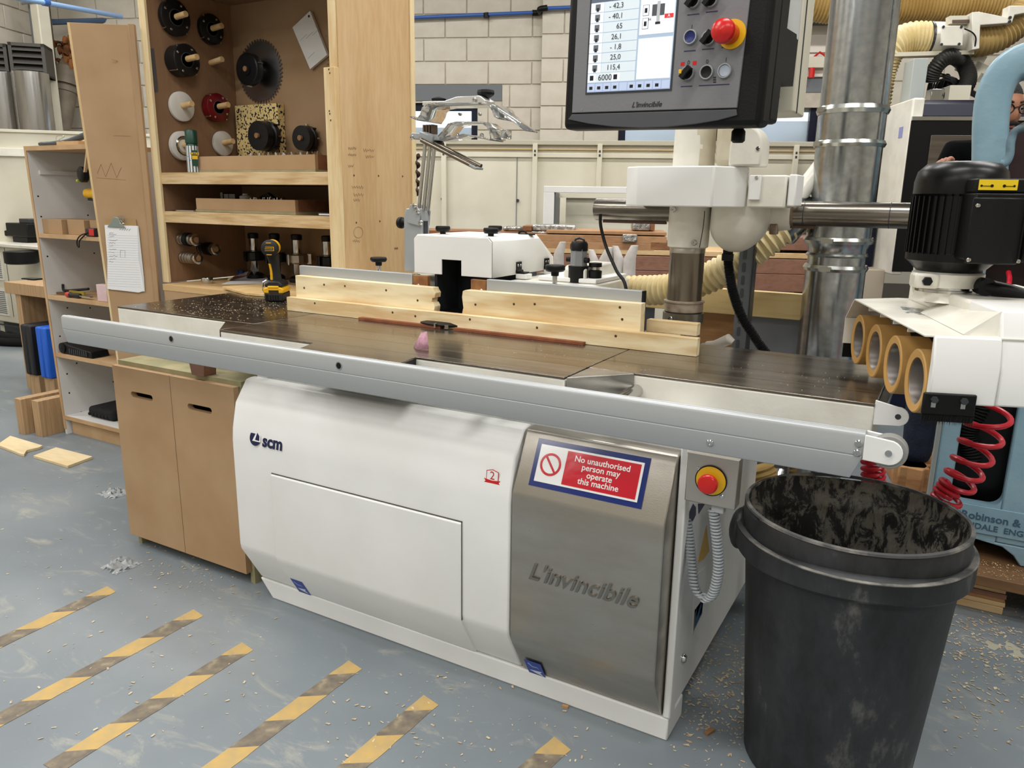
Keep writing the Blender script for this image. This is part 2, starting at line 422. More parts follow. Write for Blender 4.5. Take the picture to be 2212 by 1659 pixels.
tag(obj('fence_rail', room(MB().box(-6, 6, 2.2, 2.26, 2.42, 2.6).box(-6, 6, 2.2, 2.26, 2.05, 2.16)), M('white_rail', '#e8e8e4', .6)), 'white horizontal rails outside the window behind the control panel', 'railing')
struct('ground_outside', room(MB().box(-8, 8, .45, 12, -.3, -.02)), M('outside_tarmac', '#8c8d8a', .9))
# ceiling lamps
DIFF = M('lamp_diffuser', '#f4f6f2', .5)
for i, u in enumerate((-3.9, -1.4, 1.1, 3.6)):
    for j, n in enumerate((-2.2, -4.8, -7.4, -10.2)):
        t = thing('ceiling_light', 'white twin tube strip light under the workshop roof', 'ceiling light', RMX @ Vector((u, n, CH - .45)), WA, 'strip lights under the roof')
        obj('housing', MB().box(-.75, .75, -.12, .12, .03, .09), WHITE, t, world=False, bev=.01)
        [obj('hanger', MB().cyl((s_, 0, .09), (s_, 0, .45), .006, n=8), DARKG, t, world=False) for s_ in (-.6, .6)]
        ld = bpy.data.lights.new('tube_light', 'AREA'); ld.shape = 'RECTANGLE'; ld.size = 1.5; ld.size_y = .22; ld.energy = LAMP_POWER; ld.color = (1, .985, .955)
        lo = bpy.data.objects.new('tube_light', ld); COL.objects.link(lo); lo.parent = t; lo.location = (0, 0, .02)
# ------------------------------------------------------------------ spindle moulder
def iron(name, c1, c2, c3):
    m, nt, b = newmat(name); L = nt.links
    n = node(nt, 'ShaderNodeTexNoise'); n.inputs['Scale'].default_value = 3; n.inputs['Detail'].default_value = 7; n.inputs['Distortion'].default_value = .6
    L.new(coords(nt, (.6, 6, 1)), n.inputs['Vector'])
    col = ramp(nt, n.outputs['Fac'], [(.32, lin(c1)), (.5, lin(c2)), (.72, lin(c3))])
    sx = node(nt, 'ShaderNodeSeparateXYZ'); L.new(coords(nt), sx.inputs[0])
    md = node(nt, 'ShaderNodeMath', operation='PINGPONG'); md.inputs[1].default_value = .055; L.new(sx.outputs['Y'], md.inputs[0])
    ln = ramp(nt, md.outputs[0], [(.0, (1, 1, 1, 1)), (.0016, (0, 0, 0, 1))])
    mx = node(nt, 'ShaderNodeMixRGB'); mx.inputs[2].default_value = lin('#2c2620'); L.new(ln, mx.inputs[0]); L.new(col, mx.inputs[1])
    L.new(mx.outputs[0], b.inputs['Base Color'])
    b.inputs['Metallic'].default_value = .85
    mr = node(nt, 'ShaderNodeMapRange'); mr.inputs['From Min'].default_value = .3; mr.inputs['From Max'].default_value = .7; mr.inputs['To Min'].default_value = .16; mr.inputs['To Max'].default_value = .27
    L.new(n.outputs['Fac'], mr.inputs['Value']); L.new(mr.outputs[0], b.inputs['Roughness'])
    return m
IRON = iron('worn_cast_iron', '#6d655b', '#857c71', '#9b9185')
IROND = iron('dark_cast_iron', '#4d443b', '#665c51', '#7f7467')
sm = thing('spindle_moulder', 'large white and stainless spindle moulder with a long dark cast iron table', 'spindle moulder', (-1.17, 1.95, 0))
TZ = .88
obj('plinth', MB().prism([(-1.815, 0), (-.462, 0), (-.462, .062), (-1.868, .062)], 'y', 1.624, 1.744), WHITE, sm, bev=.004)
obj('body', MB().box(-1.868, -.466, 1.665, 2.45, .058, .80), WHITE, sm, bev=.004)
obj('lower_frame', MB().box(-1.72, -.62, 1.80, 2.38, 0, .07), DARKG, sm)
prof = [(1.64, .744), (1.622, .742), (1.575, .677), (1.557, .60), (1.553, .56), (1.553, .215), (1.556, .195), (1.630, .064), (1.66, .064), (1.66, .744)]
M('gap_grey', '#55534e', .6)
fc = obj('front_cover', MB().prism(prof, 'x', -1.87, -.877), WHITE, sm, bev=.005)
dp = [(1.5525, .482), (1.547, .478), (1.547, .213), (1.550, .193), (1.6235, .064), (1.635, .064), (1.61, .12), (1.56, .21), (1.56, .482)]
ad = obj('access_door', MB().prism(dp, 'x', -1.705, -1.020), WHITE, fc, bev=.002)
obj('door_gap', MB().box(-1.705, -1.018, 1.5505, 1.56, .482, .4845), MATS['gap_grey'], fc)
obj('door_gap', MB().box(-1.020, -1.0185, 1.5505, 1.56, .2, .4845), MATS['gap_grey'], fc)
sprof = [(1.64, .744), (1.620, .742), (1.553, .600), (1.551, .585), (1.551, .215), (1.554, .195), (1.628, .064), (1.66, .064), (1.66, .744)]
sc = obj('steel_cover', MB().prism(sprof, 'x', -.871, -.480), STEEL, sm, bev=.004, label='brushed stainless steel front cover with embossed lettering')
obj('corner_post', MB().box(-.477, -.458, 1.622, 1.664, .064, .77), WHITE, sm, bev=.004)
for i, (z, y) in enumerate(((.17, 1.79), (.80, 1.79))[:1]):
    obj('side_bolt', disc_screw(MB(), P(1474, 1421, x=-.466), (1, 0, 0), .012, .01), CHROME, sm)
# raised script lettering on the steel cover and printed marks
LET = M('embossed_steel_lettering', '#8f8a82', .25, 1.)
a, b_ = P(1140, 1240, y=1.551), P(1378, 1290, y=1.551)
text('embossed_lettering', "L'invincibile", .062, LET, sc, basis((a + b_) / 2 + Vector((0, -.0005, 0)), (1, 0, 0), (0, 0, 1), (0, -1, 0)), ext=.0045, shear=.35, bold=.0008, spacing=1.0)
NAVYI = M('navy_print', '#151b45', .4)
lg = P(575, 950, y=1.555)
def disc_sector(c, r, a0, a1, n=20, t=.0006):
    pts = [Vector(c)] + [Vector(c) + Vector((r * math.cos(a0 + (a1 - a0) * i / n), 0, r * math.sin(a0 + (a1 - a0) * i / n))) for i in range(n + 1)]
    return pts
lc = P(557, 945, y=1.5655)
def slopez(p):                                   # y of the white cover at height z
    z = p.z; pr = prof[1:5]
    for (y0, z0_), (y1, z1_) in zip(pr, pr[1:]):
        if z1_ <= z <= z0_: return y1 + (y0 - y1) * (z - z1_) / (z0_ - z1_)
    return 1.553
def onwhite(px, py):
    p = P(px, py, y=1.555)
    for _ in range(4): p = P(px, py, y=slopez(p))
    return p
c0 = onwhite(552, 946); n0 = Vector((0, -1, .2)).normalized(); up = Vector((0, .2, 1)).normalized()
mk = MB(); r = .024
pts = []
for i in range(41):
    a = math.radians(-5 + 360 * i / 40 * .999)
    pts.append((r * math.cos(a), r * math.sin(a)))
def onplane(pp): return [c0 + Vector((1, 0, 0)) * x + up * y + n0 * .0008 for x, y in pp]
arc = lambda a0, a1: [(r * math.cos(math.radians(a0 + (a1 - a0) * i / 16)), r * math.sin(math.radians(a0 + (a1 - a0) * i / 16))) for i in range(17)]
r = .0235
ld_ = obj('logo_disc', MB().slab(onplane(arc(0, 180)[:-1] + arc(180, 360)[:-1]), n0, .0005), NAVYI, fc)
obj('logo_sail', MB().slab([q_ + n0 * .0008 for q_ in onplane([(-.011, -.010), (.024, -.010), (.022, .012), (.006, .0235)])], n0, .0003), WHITE, ld_)
obj('logo_sail', MB().slab([q_ + n0 * .0014 for q_ in onplane([(.001, -.005), (.0185, -.0065), (.0175, .008), (.008, .0175)])], n0, .0003), NAVYI, ld_)
text('logo_lettering', 'scm', .052, NAVYI, fc, basis(onwhite(589, 957) + n0 * .001, (1, 0, 0), up, n0), ext=.0003, bold=.0018)
sh = onwhite(1064, 1033); nf = Vector((0, -1, .08)).normalized(); uf = Vector((0, .08, 1)).normalized()
q = lambda pp, k=.0008: [sh + Vector((1, 0, 0)) * x + uf * y + nf * k for x, y in pp]
obj('shield_badge', MB().slab(q([(-.018, -.012), (0, -.024), (.018, -.012), (.018, .018), (0, .023), (-.018, .018)]), nf, .0004), REDP, fc)
obj('shield_face', MB().slab(q([(-.016, -.011), (0, -.021), (.016, -.011), (.016, .0165), (0, .021), (-.016, .0165)], .0013), nf, .0003), PAPER, fc)
obj('badge_ribbon', MB().slab(q([(-.024, -.014), (-.019, -.009), (-.024, -.003), (0, -.006), (.024, -.003), (.019, -.009), (.024, -.014), (0, -.013)], .0017), nf, .0003), REDP, fc)
text('badge_number', '2', .03, REDP, fc, basis(sh + nf * .0018 + uf * .006, (1, 0, 0), uf, nf), ext=.0002)
STK = M('blue_sticker', '#1c3fa0', .35); STW = M('white_print', '#dfe6ee', .5)
def arrow_sticker(par, px, py, w=.05):
    nb = Vector((0, -.131, -.074)).normalized(); ub = Vector((0, -.074, .131)).normalized()
    p0 = Vector((0, 1.593, .1295)); c = PP(px, py, p0, nb) + nb * .0065
    k = lambda pp, d=0.: [c + Vector((1, 0, 0)) * x + ub * y + nb * d for x, y in pp]
    s_ = obj('arrow_sticker', MB().slab(k([(-w / 2, -.036), (w / 2, -.036), (w / 2, .036), (-w / 2, .036)]), nb, .0006), STK, par)
    obj('arrow_print', MB().slab(k([(-.018, -.012), (-.004, -.020), (.02, -.028), (.012, -.014), (.02, -.006)], .0008), nb, .0003), STW, s_)
    obj('lever_print', MB().slab(k([(-.018, .020), (-.014, .026), (-.004, .012), (.010, .014), (.014, .004), (.008, .010), (-.006, .006)], .0008), nb, .0003), M('pale_line_print', '#8fa4d6', .5), s_)
arrow_sticker(fc, 652, 1264); arrow_sticker(sc, 1158, 1440)
# prohibition sign stuck on the sloping top of the steel cover
ns = Vector((0, -(.742 - .600), (1.620 - 1.553))).normalized(); us = Vector((0, (1.620 - 1.553), (.742 - .600))).normalized()
p0 = Vector((0, 1.5865, .671))
cs = [PP(*p, p0, ns) for p in ((1142, 1048), (1385, 1100), (1407, 992), (1165, 945))]
o_ = (cs[0] + cs[1] + cs[2] + cs[3]) / 4 + ns * .001
sw = ((cs[1] - cs[0]).x + (cs[2] - cs[3]).x) / 2; shh = ((cs[3] - cs[0]).length + (cs[2] - cs[1]).length) / 2
sg = obj('prohibition_sign', MB().slab([o_ + Vector((1, 0, 0)) * x + us * y for x, y in ((-sw / 2, -shh / 2), (sw / 2, -shh / 2), (sw / 2, shh / 2), (-sw / 2, shh / 2))], ns, .0012), M('navy_vinyl', '#1d2d6b', .15, coat=.5), sc, label='safety sign with navy border and red panel')
rect = lambda x0, x1, y0, y1, k: [o_ + Vector((1, 0, 0)) * x + us * y + ns * k for x, y in ((x0, y0), (x1, y0), (x1, y1), (x0, y1))]
SIGNW = M('sign_white', '#e9e9e6', .15, coat=.5); SIGNR = M('sign_red', '#c31d2c', .15, coat=.5, bump=.05, bscale=25)
obj('sign_face', MB().slab(rect(-sw / 2 + .012, sw / 2 - .012, -shh / 2 + .013, shh / 2 - .013, .0014), ns, .0004), SIGNW, sg)
obj('sign_red_panel', MB().slab(rect(-sw / 2 + .085, sw / 2 - .018, -shh / 2 + .018, shh / 2 - .018, .002), ns, .0004), SIGNR, sg)
rc = o_ + Vector((-sw / 2 + .047, 0, 0)) + ns * .002
ring = MB(); ring.lathe([(.022, 0), (.028, 0), (.028, .0004), (.022, .0004), (.022, 0)], rc, ns, 40)
obj('prohibition_ring', ring, SIGNR, sg)
obj('prohibition_bar', MB().cbox(rc + ns * .0002, .048, .0055, .0004, m=basis((0, 0, 0), Vector((1, 0, 0)) * .62 - us * .78, Vector((1, 0, 0)) * .78 + us * .62, ns)), SIGNR, sg)
text('sign_lettering', 'No unauthorised\nperson may\noperate\nthis machine', .0205, SIGNW, sg, basis(o_ + Vector((.032, 0, 0)) + ns * .0028, (1, 0, 0), us, ns), ext=.0002, bold=.0003, line=.82)
# side stickers
sd_ = lambda px, py: P(px, py, x=-.4655)
def side_sticker(name, pts, mat): return obj(name, MB().slab([sd_(*p) for p in pts], (1, 0, 0), .0006), mat, sm)
side_sticker('mandatory_sticker', [(1488, 1108), (1497, 1088), (1503, 1096), (1503, 1112), (1496, 1126), (1489, 1122)], NAVYI)
side_sticker('mandatory_sticker', [(1508, 1088), (1523, 1088), (1509, 1110)], NAVYI)
side_sticker('hazard_sticker', [(1507, 1215), (1526, 1135), (1532, 1190), (1520, 1208)], YELP)
sp_ = side_sticker('instruction_sticker', [(1494, 1370), (1518, 1320), (1528, 1220), (1500, 1245)], PAPER)
side_sticker('instruction_sticker', [(1497, 1365), (1516, 1325), (1520, 1290), (1500, 1318)], M('printed_label_green', '#7d8f3f', .4, col2='#3d6fb0', scale=14, stretch=(1, 1, .4)))
# ---------------- table
tb = lambda z0, z1, pts: MB().prism(pts, 'z', z0, z1)
left_t = [(-2.735, 1.787), (-2.003, 1.787), (-2.003, 2.37), (-2.735, 2.37)]
cen_t = [(-2.0, 1.645), (-1.60, 1.645), (-1.572, 1.562), (-1.216, 1.562), (-1.228, 1.645), (-.783, 1.645), (-.783, 2.42), (-2.0, 2.42)]
right_t = [(-.780, 1.785), (-.106, 1.785), (-.106, 2.275), (-.780, 2.275)]
shrink = lambda pts: pts
obj('table_casting', tb(.765, .874, left_t), WHITE2, sm, bev=.004)
obj('table_casting', tb(.80, .874, [(-2.0, 1.646), (-.783, 1.646), (-.783, 2.42), (-2.0, 2.42)]), WHITE2, sm, bev=.004)
obj('table_casting', tb(.765, .874, right_t), WHITE2, sm, bev=.004)
obj('table_tongue', tb(.80, .874, [(-1.596, 1.66), (-1.57, 1.565), (-1.218, 1.565), (-1.23, 1.66)]), BLACKM, sm)
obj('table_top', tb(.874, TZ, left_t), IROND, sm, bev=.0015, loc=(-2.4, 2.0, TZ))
obj('table_top', tb(.874, TZ, cen_t), IRON, sm, bev=.0015, loc=(-1.4, 2.0, TZ))
obj('table_top', tb(.874, TZ, right_t), IRON, sm, bev=.0015, loc=(-.45, 2.0, TZ))
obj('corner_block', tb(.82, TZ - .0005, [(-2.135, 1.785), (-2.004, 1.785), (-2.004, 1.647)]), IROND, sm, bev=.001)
obj('corner_block', tb(.815, TZ - .0005, [(-.778, 1.647), (-.778, 1.783), (-.655, 1.783)]), M('ground_steel', '#a5a29b', .3, .9, col2='#8d8a84', scale=8), sm, bev=.002)
for x in (P(535, 735, y=1.60).x, P(1040, 808, y=1.60).x, -.648):
    obj('guide_rod', MB().cyl((x, 1.56, .835), (x, 1.80, .835), .017), CHROME, sm)
# ---------------- sliding support bar with end roller
bp_ = [(1.556, .880), (1.553, .882), (1.546, .880), (1.541, .8835), (1.534, .8835), (1.529, .880), (1.527, .874), (1.527, .838), (1.5285, .8365), (1.527, .835), (1.527, .793), (1.529, .790), (1.556, .790)]
bar = MB().prism(bp_, 'x', -2.662, -.100)
def cutend(v):
    if v.x < -2: v.x += max(0, (.84 - v.z)) * .45
    else: v.x -= max(0, (.838 - v.z)) * .38
    return v
bar.v = [cutend(v) for v in bar.v]
br = obj('support_bar', bar, ALU, sm, bev=.0015, label='long aluminium support bar along the table front')
for px, py in ((370, 732), (732, 790)):
    p = P(px, py, y=1.5268)
    obj('bar_hole', MB().lathe([(.0085, 0), (.011, 0), (.011, .001), (.0085, .001), (.0085, 0)], p, (0, -1, 0), 24), CHROME, br)
    obj('bar_hole', MB().cyl(p + Vector((0, .0005, 0)), p - Vector((0, .0007, 0)), .0088, n=24), BLACKM, br)
for px, py in ((1534, 957), (1855, 958), (1852, 978)):
    obj('bar_screw', disc_screw(MB(), P(px, py, y=1.527), (0, -1, 0), .0075, .004), CHROME, br)
wx, wz = P(1920, 975, y=1.522).x, .853
pl = [(-.100, .880), (-.100, .832), (wx + .004, .829)]
pl = [(-.1, .832)] + [(wx + .024 * math.cos(a), wz + .024 * math.sin(a)) for a in [math.radians(-100 + i * 17.5) for i in range(12)]] + [(-.1, .881)]
obj('roller_bracket', MB().prism(pl, 'y', 1.520, 1.526), WHITE, br, bev=.0015)
obj('roller_bracket', MB().prism(pl, 'y', 1.553, 1.559), WHITE, br, bev=.0015)
obj('end_roller', MB().cyl((wx, 1.527, wz - .001), (wx, 1.552, wz - .001), .032, n=32), M('grey_roller', '#8b8b88', .5), br, bev=.002)
obj('roller_pin', MB().cyl((wx, 1.517, wz), (wx, 1.56, wz), .006), CHROME, br)
# table end bracket
tx = P(1940, 900, y=1.79).x; tz = P(1940, 900, y=1.79).z
pl = [(-.106, tz - .025)] + [(tx + .021 * math.cos(a), tz + .021 * math.sin(a)) for a in [math.radians(-95 + i * 19) for i in range(11)]] + [(-.106, tz + .03)]
eb = obj('table_end_bracket', MB().prism(pl, 'y', 1.788, 1.794), WHITE, sm, bev=.001)
obj('bracket_hole', MB().cyl((tx, 1.7875, tz), (tx, 1.79, tz), .006), DARKG, eb)
obj('table_end_strip', MB().box(-.104, -.085, 1.795, 2.20, .848, .868), CHROME, sm, bev=.002)
# ---------------- fences: aluminium plates, wooden noses, hood
for x0, x1 in ((-2.131, -1.606), (-1.306, -.775)):
    obj('fence_plate', MB().box(x0, x1, 2.135, 2.155, .884, 1.044), ALU, sm, bev=.002)
    obj('fence_back', MB().box(x0 + .02, x1 - .02, 2.156, 2.215, .90, 1.036), WHITE2, sm, bev=.004)
obj('fence_end_cap', MB().box(-.7745, -.768, 2.136, 2.154, .886, 1.043), BLACKP, sm)
NOSE = M('worn_bakelite', '#7a4a2c', .5, col2='#a8814a', scale=9)
for x0, x1 in ((-1.604, -1.542), (-1.368, -1.309)):
    t_ = obj('fence_nose', MB().box(x0, x1, 2.137, 2.153, .884, 1.040), NOSE, sm, bev=.0015)
    obj('nose_screw', disc_screw(MB(), ((x0 + x1) / 2 - .008 + (.02 if x0 > -1.5 else 0), 2.137, 1.005), (0, -1, 0), .006), CHROME, t_)
hx0, hx1, hz0, hz1 = -1.612, -1.302, 1.046, 1.174
hf = [(hx0, hz0), (hx0, hz1 - .012), (hx0 + .012, hz1), (hx1 - .014, hz1), (hx1, hz1 - .014), (hx1, hz0), (-1.419, hz0), (-1.419, 1.097), (-1.498, 1.097), (-1.498, hz0)]
hd = obj('extraction_hood', MB().prism(hf, 'y', 2.158, 2.163), WHITE, sm, bev=.0012, label='white extraction hood over the cutter')
hb = MB()
secs = [(2.163, hz1), (2.487, hz1), (2.600, 1.092), (2.605, hz0 + .002)]
def hsec(y, z):
    c = .013 if z > 1.12 else .002
    return [Vector((hx0, y, hz0)), Vector((hx0, y, z - c)), Vector((hx0 + c, y, z)), Vector((hx1 - c, y, z)), Vector((hx1, y, z - c)), Vector((hx1, y, hz0))]
vs = [p for s_ in secs for p in hsec(*s_)]
fs = [(k * 6 + i, (k + 1) * 6 + i, (k + 1) * 6 + i + 1, k * 6 + i + 1) for k in range(3) for i in range(5)] + [(18, 19, 20, 21, 22, 23)]
o = obj('hood_shell', MB().add(vs, fs), WHITE, hd); sl = o.modifiers.new('solid', 'SOLIDIFY'); sl.thickness = .003; sl.offset = -1
o.data.flip_normals() if False else None
obj('hood_seam', MB().box(hx1 - .0005, hx1 + .0006, 2.405, 2.408, hz0 + .004, hz1 - .014), DARKG, hd)
obj('hood_seam', MB().box(hx0 + .01, hx1 - .01, 2.405, 2.408, hz1 - .0005, hz1 + .0006), DARKG, hd)
def knob(par, p, r=.019, h=.022, stem=.03):
    p = Vector(p); k = obj('clamp_knob', MB().lathe([(0, stem + h), (r * .9, stem + h), (r, stem + h - .004), (r, stem + .006), (r * .85, stem), (r * .4, stem), (r * .38, stem - .014), (0, stem - .014)][::-1], p, (0, 0, 1), 20), BLACKP, par, loc=p)
    obj('knob_stem', MB().cyl(p, p + Vector((0, 0, stem)), r * .24, n=10), CHROME, k)
for x, y in ((-1.545, 2.235), (-1.445, 2.42), (-1.345, 2.225)): knob(hd, (x, y, hz1), .0255, .018, .012)
knob(sm, (-1.795, 2.19, 1.036), .030, .016, .036); knob(sm, (-1.079, 2.175, 1.036), .032, .020, .044)
for y in (2.335, 2.545):
    h_ = obj('hood_hinge', MB().box(hx1, hx1 + .006, y - .018, y + .018, hz0 + .008, hz0 + .042).box(hx1, hx1 + .036, y - .018, y + .018, hz0 + .004, hz0 + .009).cyl((hx1 + .006, y - .02, hz0 + .010), (hx1 + .006, y + .02, hz0 + .010), .006, n=10), BLACKP, hd)
    for dy in (-.009, .009): obj('hinge_screw', disc_screw(MB(), (hx1 + .006, y + dy, hz0 + .03), (1, 0, 0), .0045, .002), CHROME, h_)
    obj('hinge_block', MB().box(hx1 + .004, hx1 + .045, y - .022, y + .022, hz0 - .014, hz0 + .003), WHITE, hd, bev=.002)
DCH = M('dark_chute_paint', '#2a2d31', .45)
obj('chip_chute', MB().box(-1.535, -1.525, 2.17, 2.50, .884, 1.094), DCH, sm)
obj('chip_chute', MB().prism([(-1.525, 2.30), (-1.43, 2.27), (-1.302, 2.40), (-1.302, 2.475), (-1.525, 2.475)], 'z', .884, 1.10), DCH, sm)
obj('chute_rod', MB().cyl((-1.40, 2.215, .95), (-1.385, 2.24, .884), .006), CHROME, sm)
# fence base casting behind
obj('fence_base', MB().prism([(-1.30, 2.215), (-.86, 2.215), (-.90, 2.27), (-1.0, 2.30), (-1.0, 2.62), (-1.36, 2.62), (-1.36, 2.48), (-1.30, 2.40)], 'z', .882, 1.030), WHITE2, sm, bev=.006)
obj('fence_base', MB().box(-1.66, -1.54, 2.215, 2.62, .882, 1.030), WHITE2, sm, bev=.006)
obj('fence_step', MB().box(-1.22, -1.005, 2.33, 2.60, 1.031, 1.046), WHITE, sm, bev=.003)
obj('fence_housing', MB().prism([(2.34, 1.0), (2.34, 1.075), (2.36, 1.085), (2.58, 1.085), (2.62, 1.06), (2.62, .9), (2.34, .9)], 'x', -1.13, -1.05), WHITE2, sm, bev=.006)
obj('cutter_block', MB().lathe([(0, .003), (.11, .003), (.125, .009), (.125, .013), (.11, .020), (.05, .022), (.05, .045), (0, .045)], (-1.452, 2.172, .881), (0, 0, 1), 40), BLACKM, sm)
obj('cutter_tip', MB().cbox((-1.445, 2.045, .892), .006, .012, .014), CHROME, sm)
obj('cutter_tip', MB().cbox((-1.405, 2.05, .890), .012, .010, .012, .5), CHROME, sm)
# fine adjustment motor and its neighbour
mp_ = P(1249, 600, y=2.36); mx_, my_ = mp_.x, 2.36
mo = obj('adjuster_motor', MB().lathe([(.030, 0), (.030, .10), (.031, .10), (.031, .104), (.030, .105), (.029, .155), (0, .155)], (mx_, my_, .985), (0, 0, 1), 8), M('grey_motor_body', '#7c7e80', .4), sm, ang=20)
obj('motor_sleeve', MB().cyl((mx_, my_, .96), (mx_, my_, 1.085), .034, n=28), BLACKP, mo)
obj('motor_cap', MB().lathe([(.029, 0), (.029, .022), (.024, .03), (0, .032)], (mx_, my_, 1.135), (0, 0, 1), 20), BLACKP, mo)
obj('cap_handle', MB().tube([(mx_ - .02, my_ - .005, 1.158), (mx_ - .014, my_, 1.172), (mx_, my_, 1.176), (mx_ + .014, my_, 1.172), (mx_ + .02, my_ + .005, 1.158)], .004, 8), DARKG, mo)
obj('motor_label', MB().lathe([(.0302, 0), (.0302, .018)], (mx_, my_, 1.138), (0, 0, 1), 14, math.radians(-150), math.radians(-60)), CHROME, mo)
for s_ in (-1, 1): obj('motor_lug', MB().cyl((mx_ + s_ * .026, my_ - .008, 1.105), (mx_ + s_ * .040, my_ - .010, 1.105), .009, n=12), BLACKP, mo)
q2 = P(1285, 600, y=2.38)
obj('adjuster_knob', MB().lathe([(.019, 0), (.019, .07), (.022, .07), (.023, .10), (.014, .103), (.014, .112), (.022, .113), (.022, .126), (0, .128)], (q2.x, 2.38, .97), (0, 0, 1), 18), BLACKP, sm)
obj('knob_collar', MB().cyl((q2.x, 2.38, 1.0735), (q2.x, 2.38, 1.082), .0155), CHROME, sm)
# black clip on the hood
obj('hood_clip', MB().tube(smoothpath([(-1.36, 2.44, 1.178), (-1.352, 2.44, 1.186), (-1.335, 2.44, 1.187), (-1.325, 2.44, 1.178)]), .0035, 8).box(-1.355, -1.30, 2.43, 2.455, 1.175, 1.179), BLACKP, hd)
# ---------------- emergency stop box under the bar with its coiled cord
pc = [P(1492, 986, y=1.585), P(1595, 1000, y=1.585), P(1583, 1098, y=1.585), P(1477, 1072, y=1.585)]
cx_ = (pc[0].x + pc[1].x + pc[2].x + pc[3].x) / 4; cz_ = P(1536, 1040, y=1.585).z
es = obj('emergency_stop_box', MB().box(cx_ - .056, cx_ + .056, 1.585, 1.625, cz_ - .056, cz_ + .056), M('bare_sheet_steel', '#b5b0a8', .35, .8), sm, bev=.003)
obj('box_flange', MB().box(cx_ - .056, cx_ + .056, 1.585, 1.66, cz_ + .053, cz_ + .0565), MATS['bare_sheet_steel'], es)
ec = P(1536, 1038, y=1.584)
obj('stop_plate', MB().lathe([(.0335, 0), (.0335, .002), (.0315, .003), (0, .003)], ec, (0, -1, 0), 36), YELP, es)
obj('stop_ring', MB().lathe([(.0325, 0), (.0345, 0), (.0345, .003), (.0325, .003), (.0325, 0)], ec, (0, -1, 0), 36), BLACKP, es)
obj('stop_button', MB().lathe([(.013, 0), (.013, .016), (.019, .018), (.0215, .022), (.0215, .030), (.019, .034), (.010, .0365), (0, .037)], ec, (0, -1, 0), 32), REDP, es)
for px, py in ((1510, 1012), (1559, 1073)): obj('box_screw', disc_screw(MB(), P(px, py, y=1.585), (0, -1, 0), .005, .002), CHROME, es)
obj('cord_gland', MB().box(cx_ + .002, cx_ + .03, 1.595, 1.618, cz_ - .075, cz_ - .054), M('grey_plastic', '#aeb1b2', .5), es, bev=.003)
cp = [P(1541, 1100, y=1.605), P(1548, 1160, y=1.605), P(1552, 1230, y=1.605), P(1540, 1283, y=1.61), P(1520, 1292, y=1.615), P(1501, 1270, y=1.62), P(1494, 1220, y=1.64), P(1489, 1160, y=1.66), P(1482, 1122, y=1.67), P(1473, 1112, y=1.68)]
path = smoothpath(cp, 10)
core = resample(path, .0008); hel = []
L = len(core)
for i in range(0, L, 1):
    t = (core[min(i + 3, L - 1)] - core[max(i - 3, 0)]).normalized(); u, v, _ = frame_of(t)
    a = i * .0008 / .0075 * 2 * math.pi
    hel.append(core[i] + (Vector((1, 0, 0)) * math.cos(a) + t.cross(Vector((1, 0, 0))).normalized() * math.sin(a)) * .0095)
obj('coiled_cord', MB().tube(hel, .0034, 6), M('grey_cord', '#9aa0a3', .45), es)
# ------------------------------------------------------------------ timber boards nailed to the fences
SCREWD = M('dark_screw_head', '#5b4a30', .5, .6)
def board(name, mb, label, mat=PINE, group=None, screws=(), ysc=None, bev=.001, cat='board', loc=None):
    o = obj(name, mb, mat, bev=bev, loc=loc)
    for px, py in screws:
        obj('screw_head', MB().lathe([(0, .0008), (.0035, .0008), (.0042, 0)][::-1], P(px, py, y=ysc), (0, -1, 0), 10), SCREWD, o)
    return tag(o, label, cat, group)
board('timber_board', MB().box(-2.14, -.584, 2.072, 2.099, TZ + .0005, .931), 'long low pine board running along the fence just above the dark table', screws=((680, 655), (848, 675), (897, 683), (1015, 690), (1160, 708), (1330, 726)), ysc=2.072, loc=(-1.4, 2.08, TZ))
rag = [(-2.118, TZ + .0005), (-1.497, TZ + .0005), (-1.494, .905), (-1.487, .945), (-1.494, .957), (-1.500, .958), (-1.497, .972), (-1.487, .974), (-1.484, .990), (-1.492, 1.0), (-1.495, 1.007), (-2.118, 1.010)]
board('timber_board', MB().prism(rag, 'y', 2.1, 2.1345), 'upper pine board left of the cutter gap with a torn right end', screws=((657, 622), (700, 615), (745, 618), (834, 627), (902, 649)), ysc=2.1, loc=(-1.8, 2.11, TZ))
rag = [(-.762, TZ + .0005), (-1.372, TZ + .0005), (-1.378, .93), (-1.373, .95), (-1.378, .985), (-1.375, 1.004), (-1.366, 1.008), (-.762, 1.011)]
board('timber_board', MB().prism(rag, 'y', 2.1, 2.1345), 'upper pine board right of the cutter gap below the aluminium fence', screws=((1027, 658), (1110, 657), (1155, 657), (1344, 690), (1339, 664)), ysc=2.1, loc=(-1.0, 2.13, TZ))
board('timber_batten', MB().box(-.77, -.66, 2.16, 2.19, TZ + .0005, .922), 'short pine batten lying under another at the end of the fence', PINE)
board('timber_batten', MB().box(-.765, -.612, 2.16, 2.192, .9225, .958), 'short pine batten on top of another pointing at the feeder column', PINE)
HARD = M('red_brown_hardboard', '#8d5233', .7, col2='#7a4429', scale=20)
for (a, b_), lab in ((((778, 690), (946, 712)), 'thin red brown hardboard strip left of the black cutter'), (((981, 714), (1257, 747)), 'thin red brown hardboard strip right of the black cutter')):
    xa, xb = P(*a, z=TZ).x, P(*b_, z=TZ).x
    tag(obj('hardboard_strip', MB().box(xa, xb, 2.052, 2.0715, TZ + .0005, TZ + .0085), HARD), lab, 'strip')
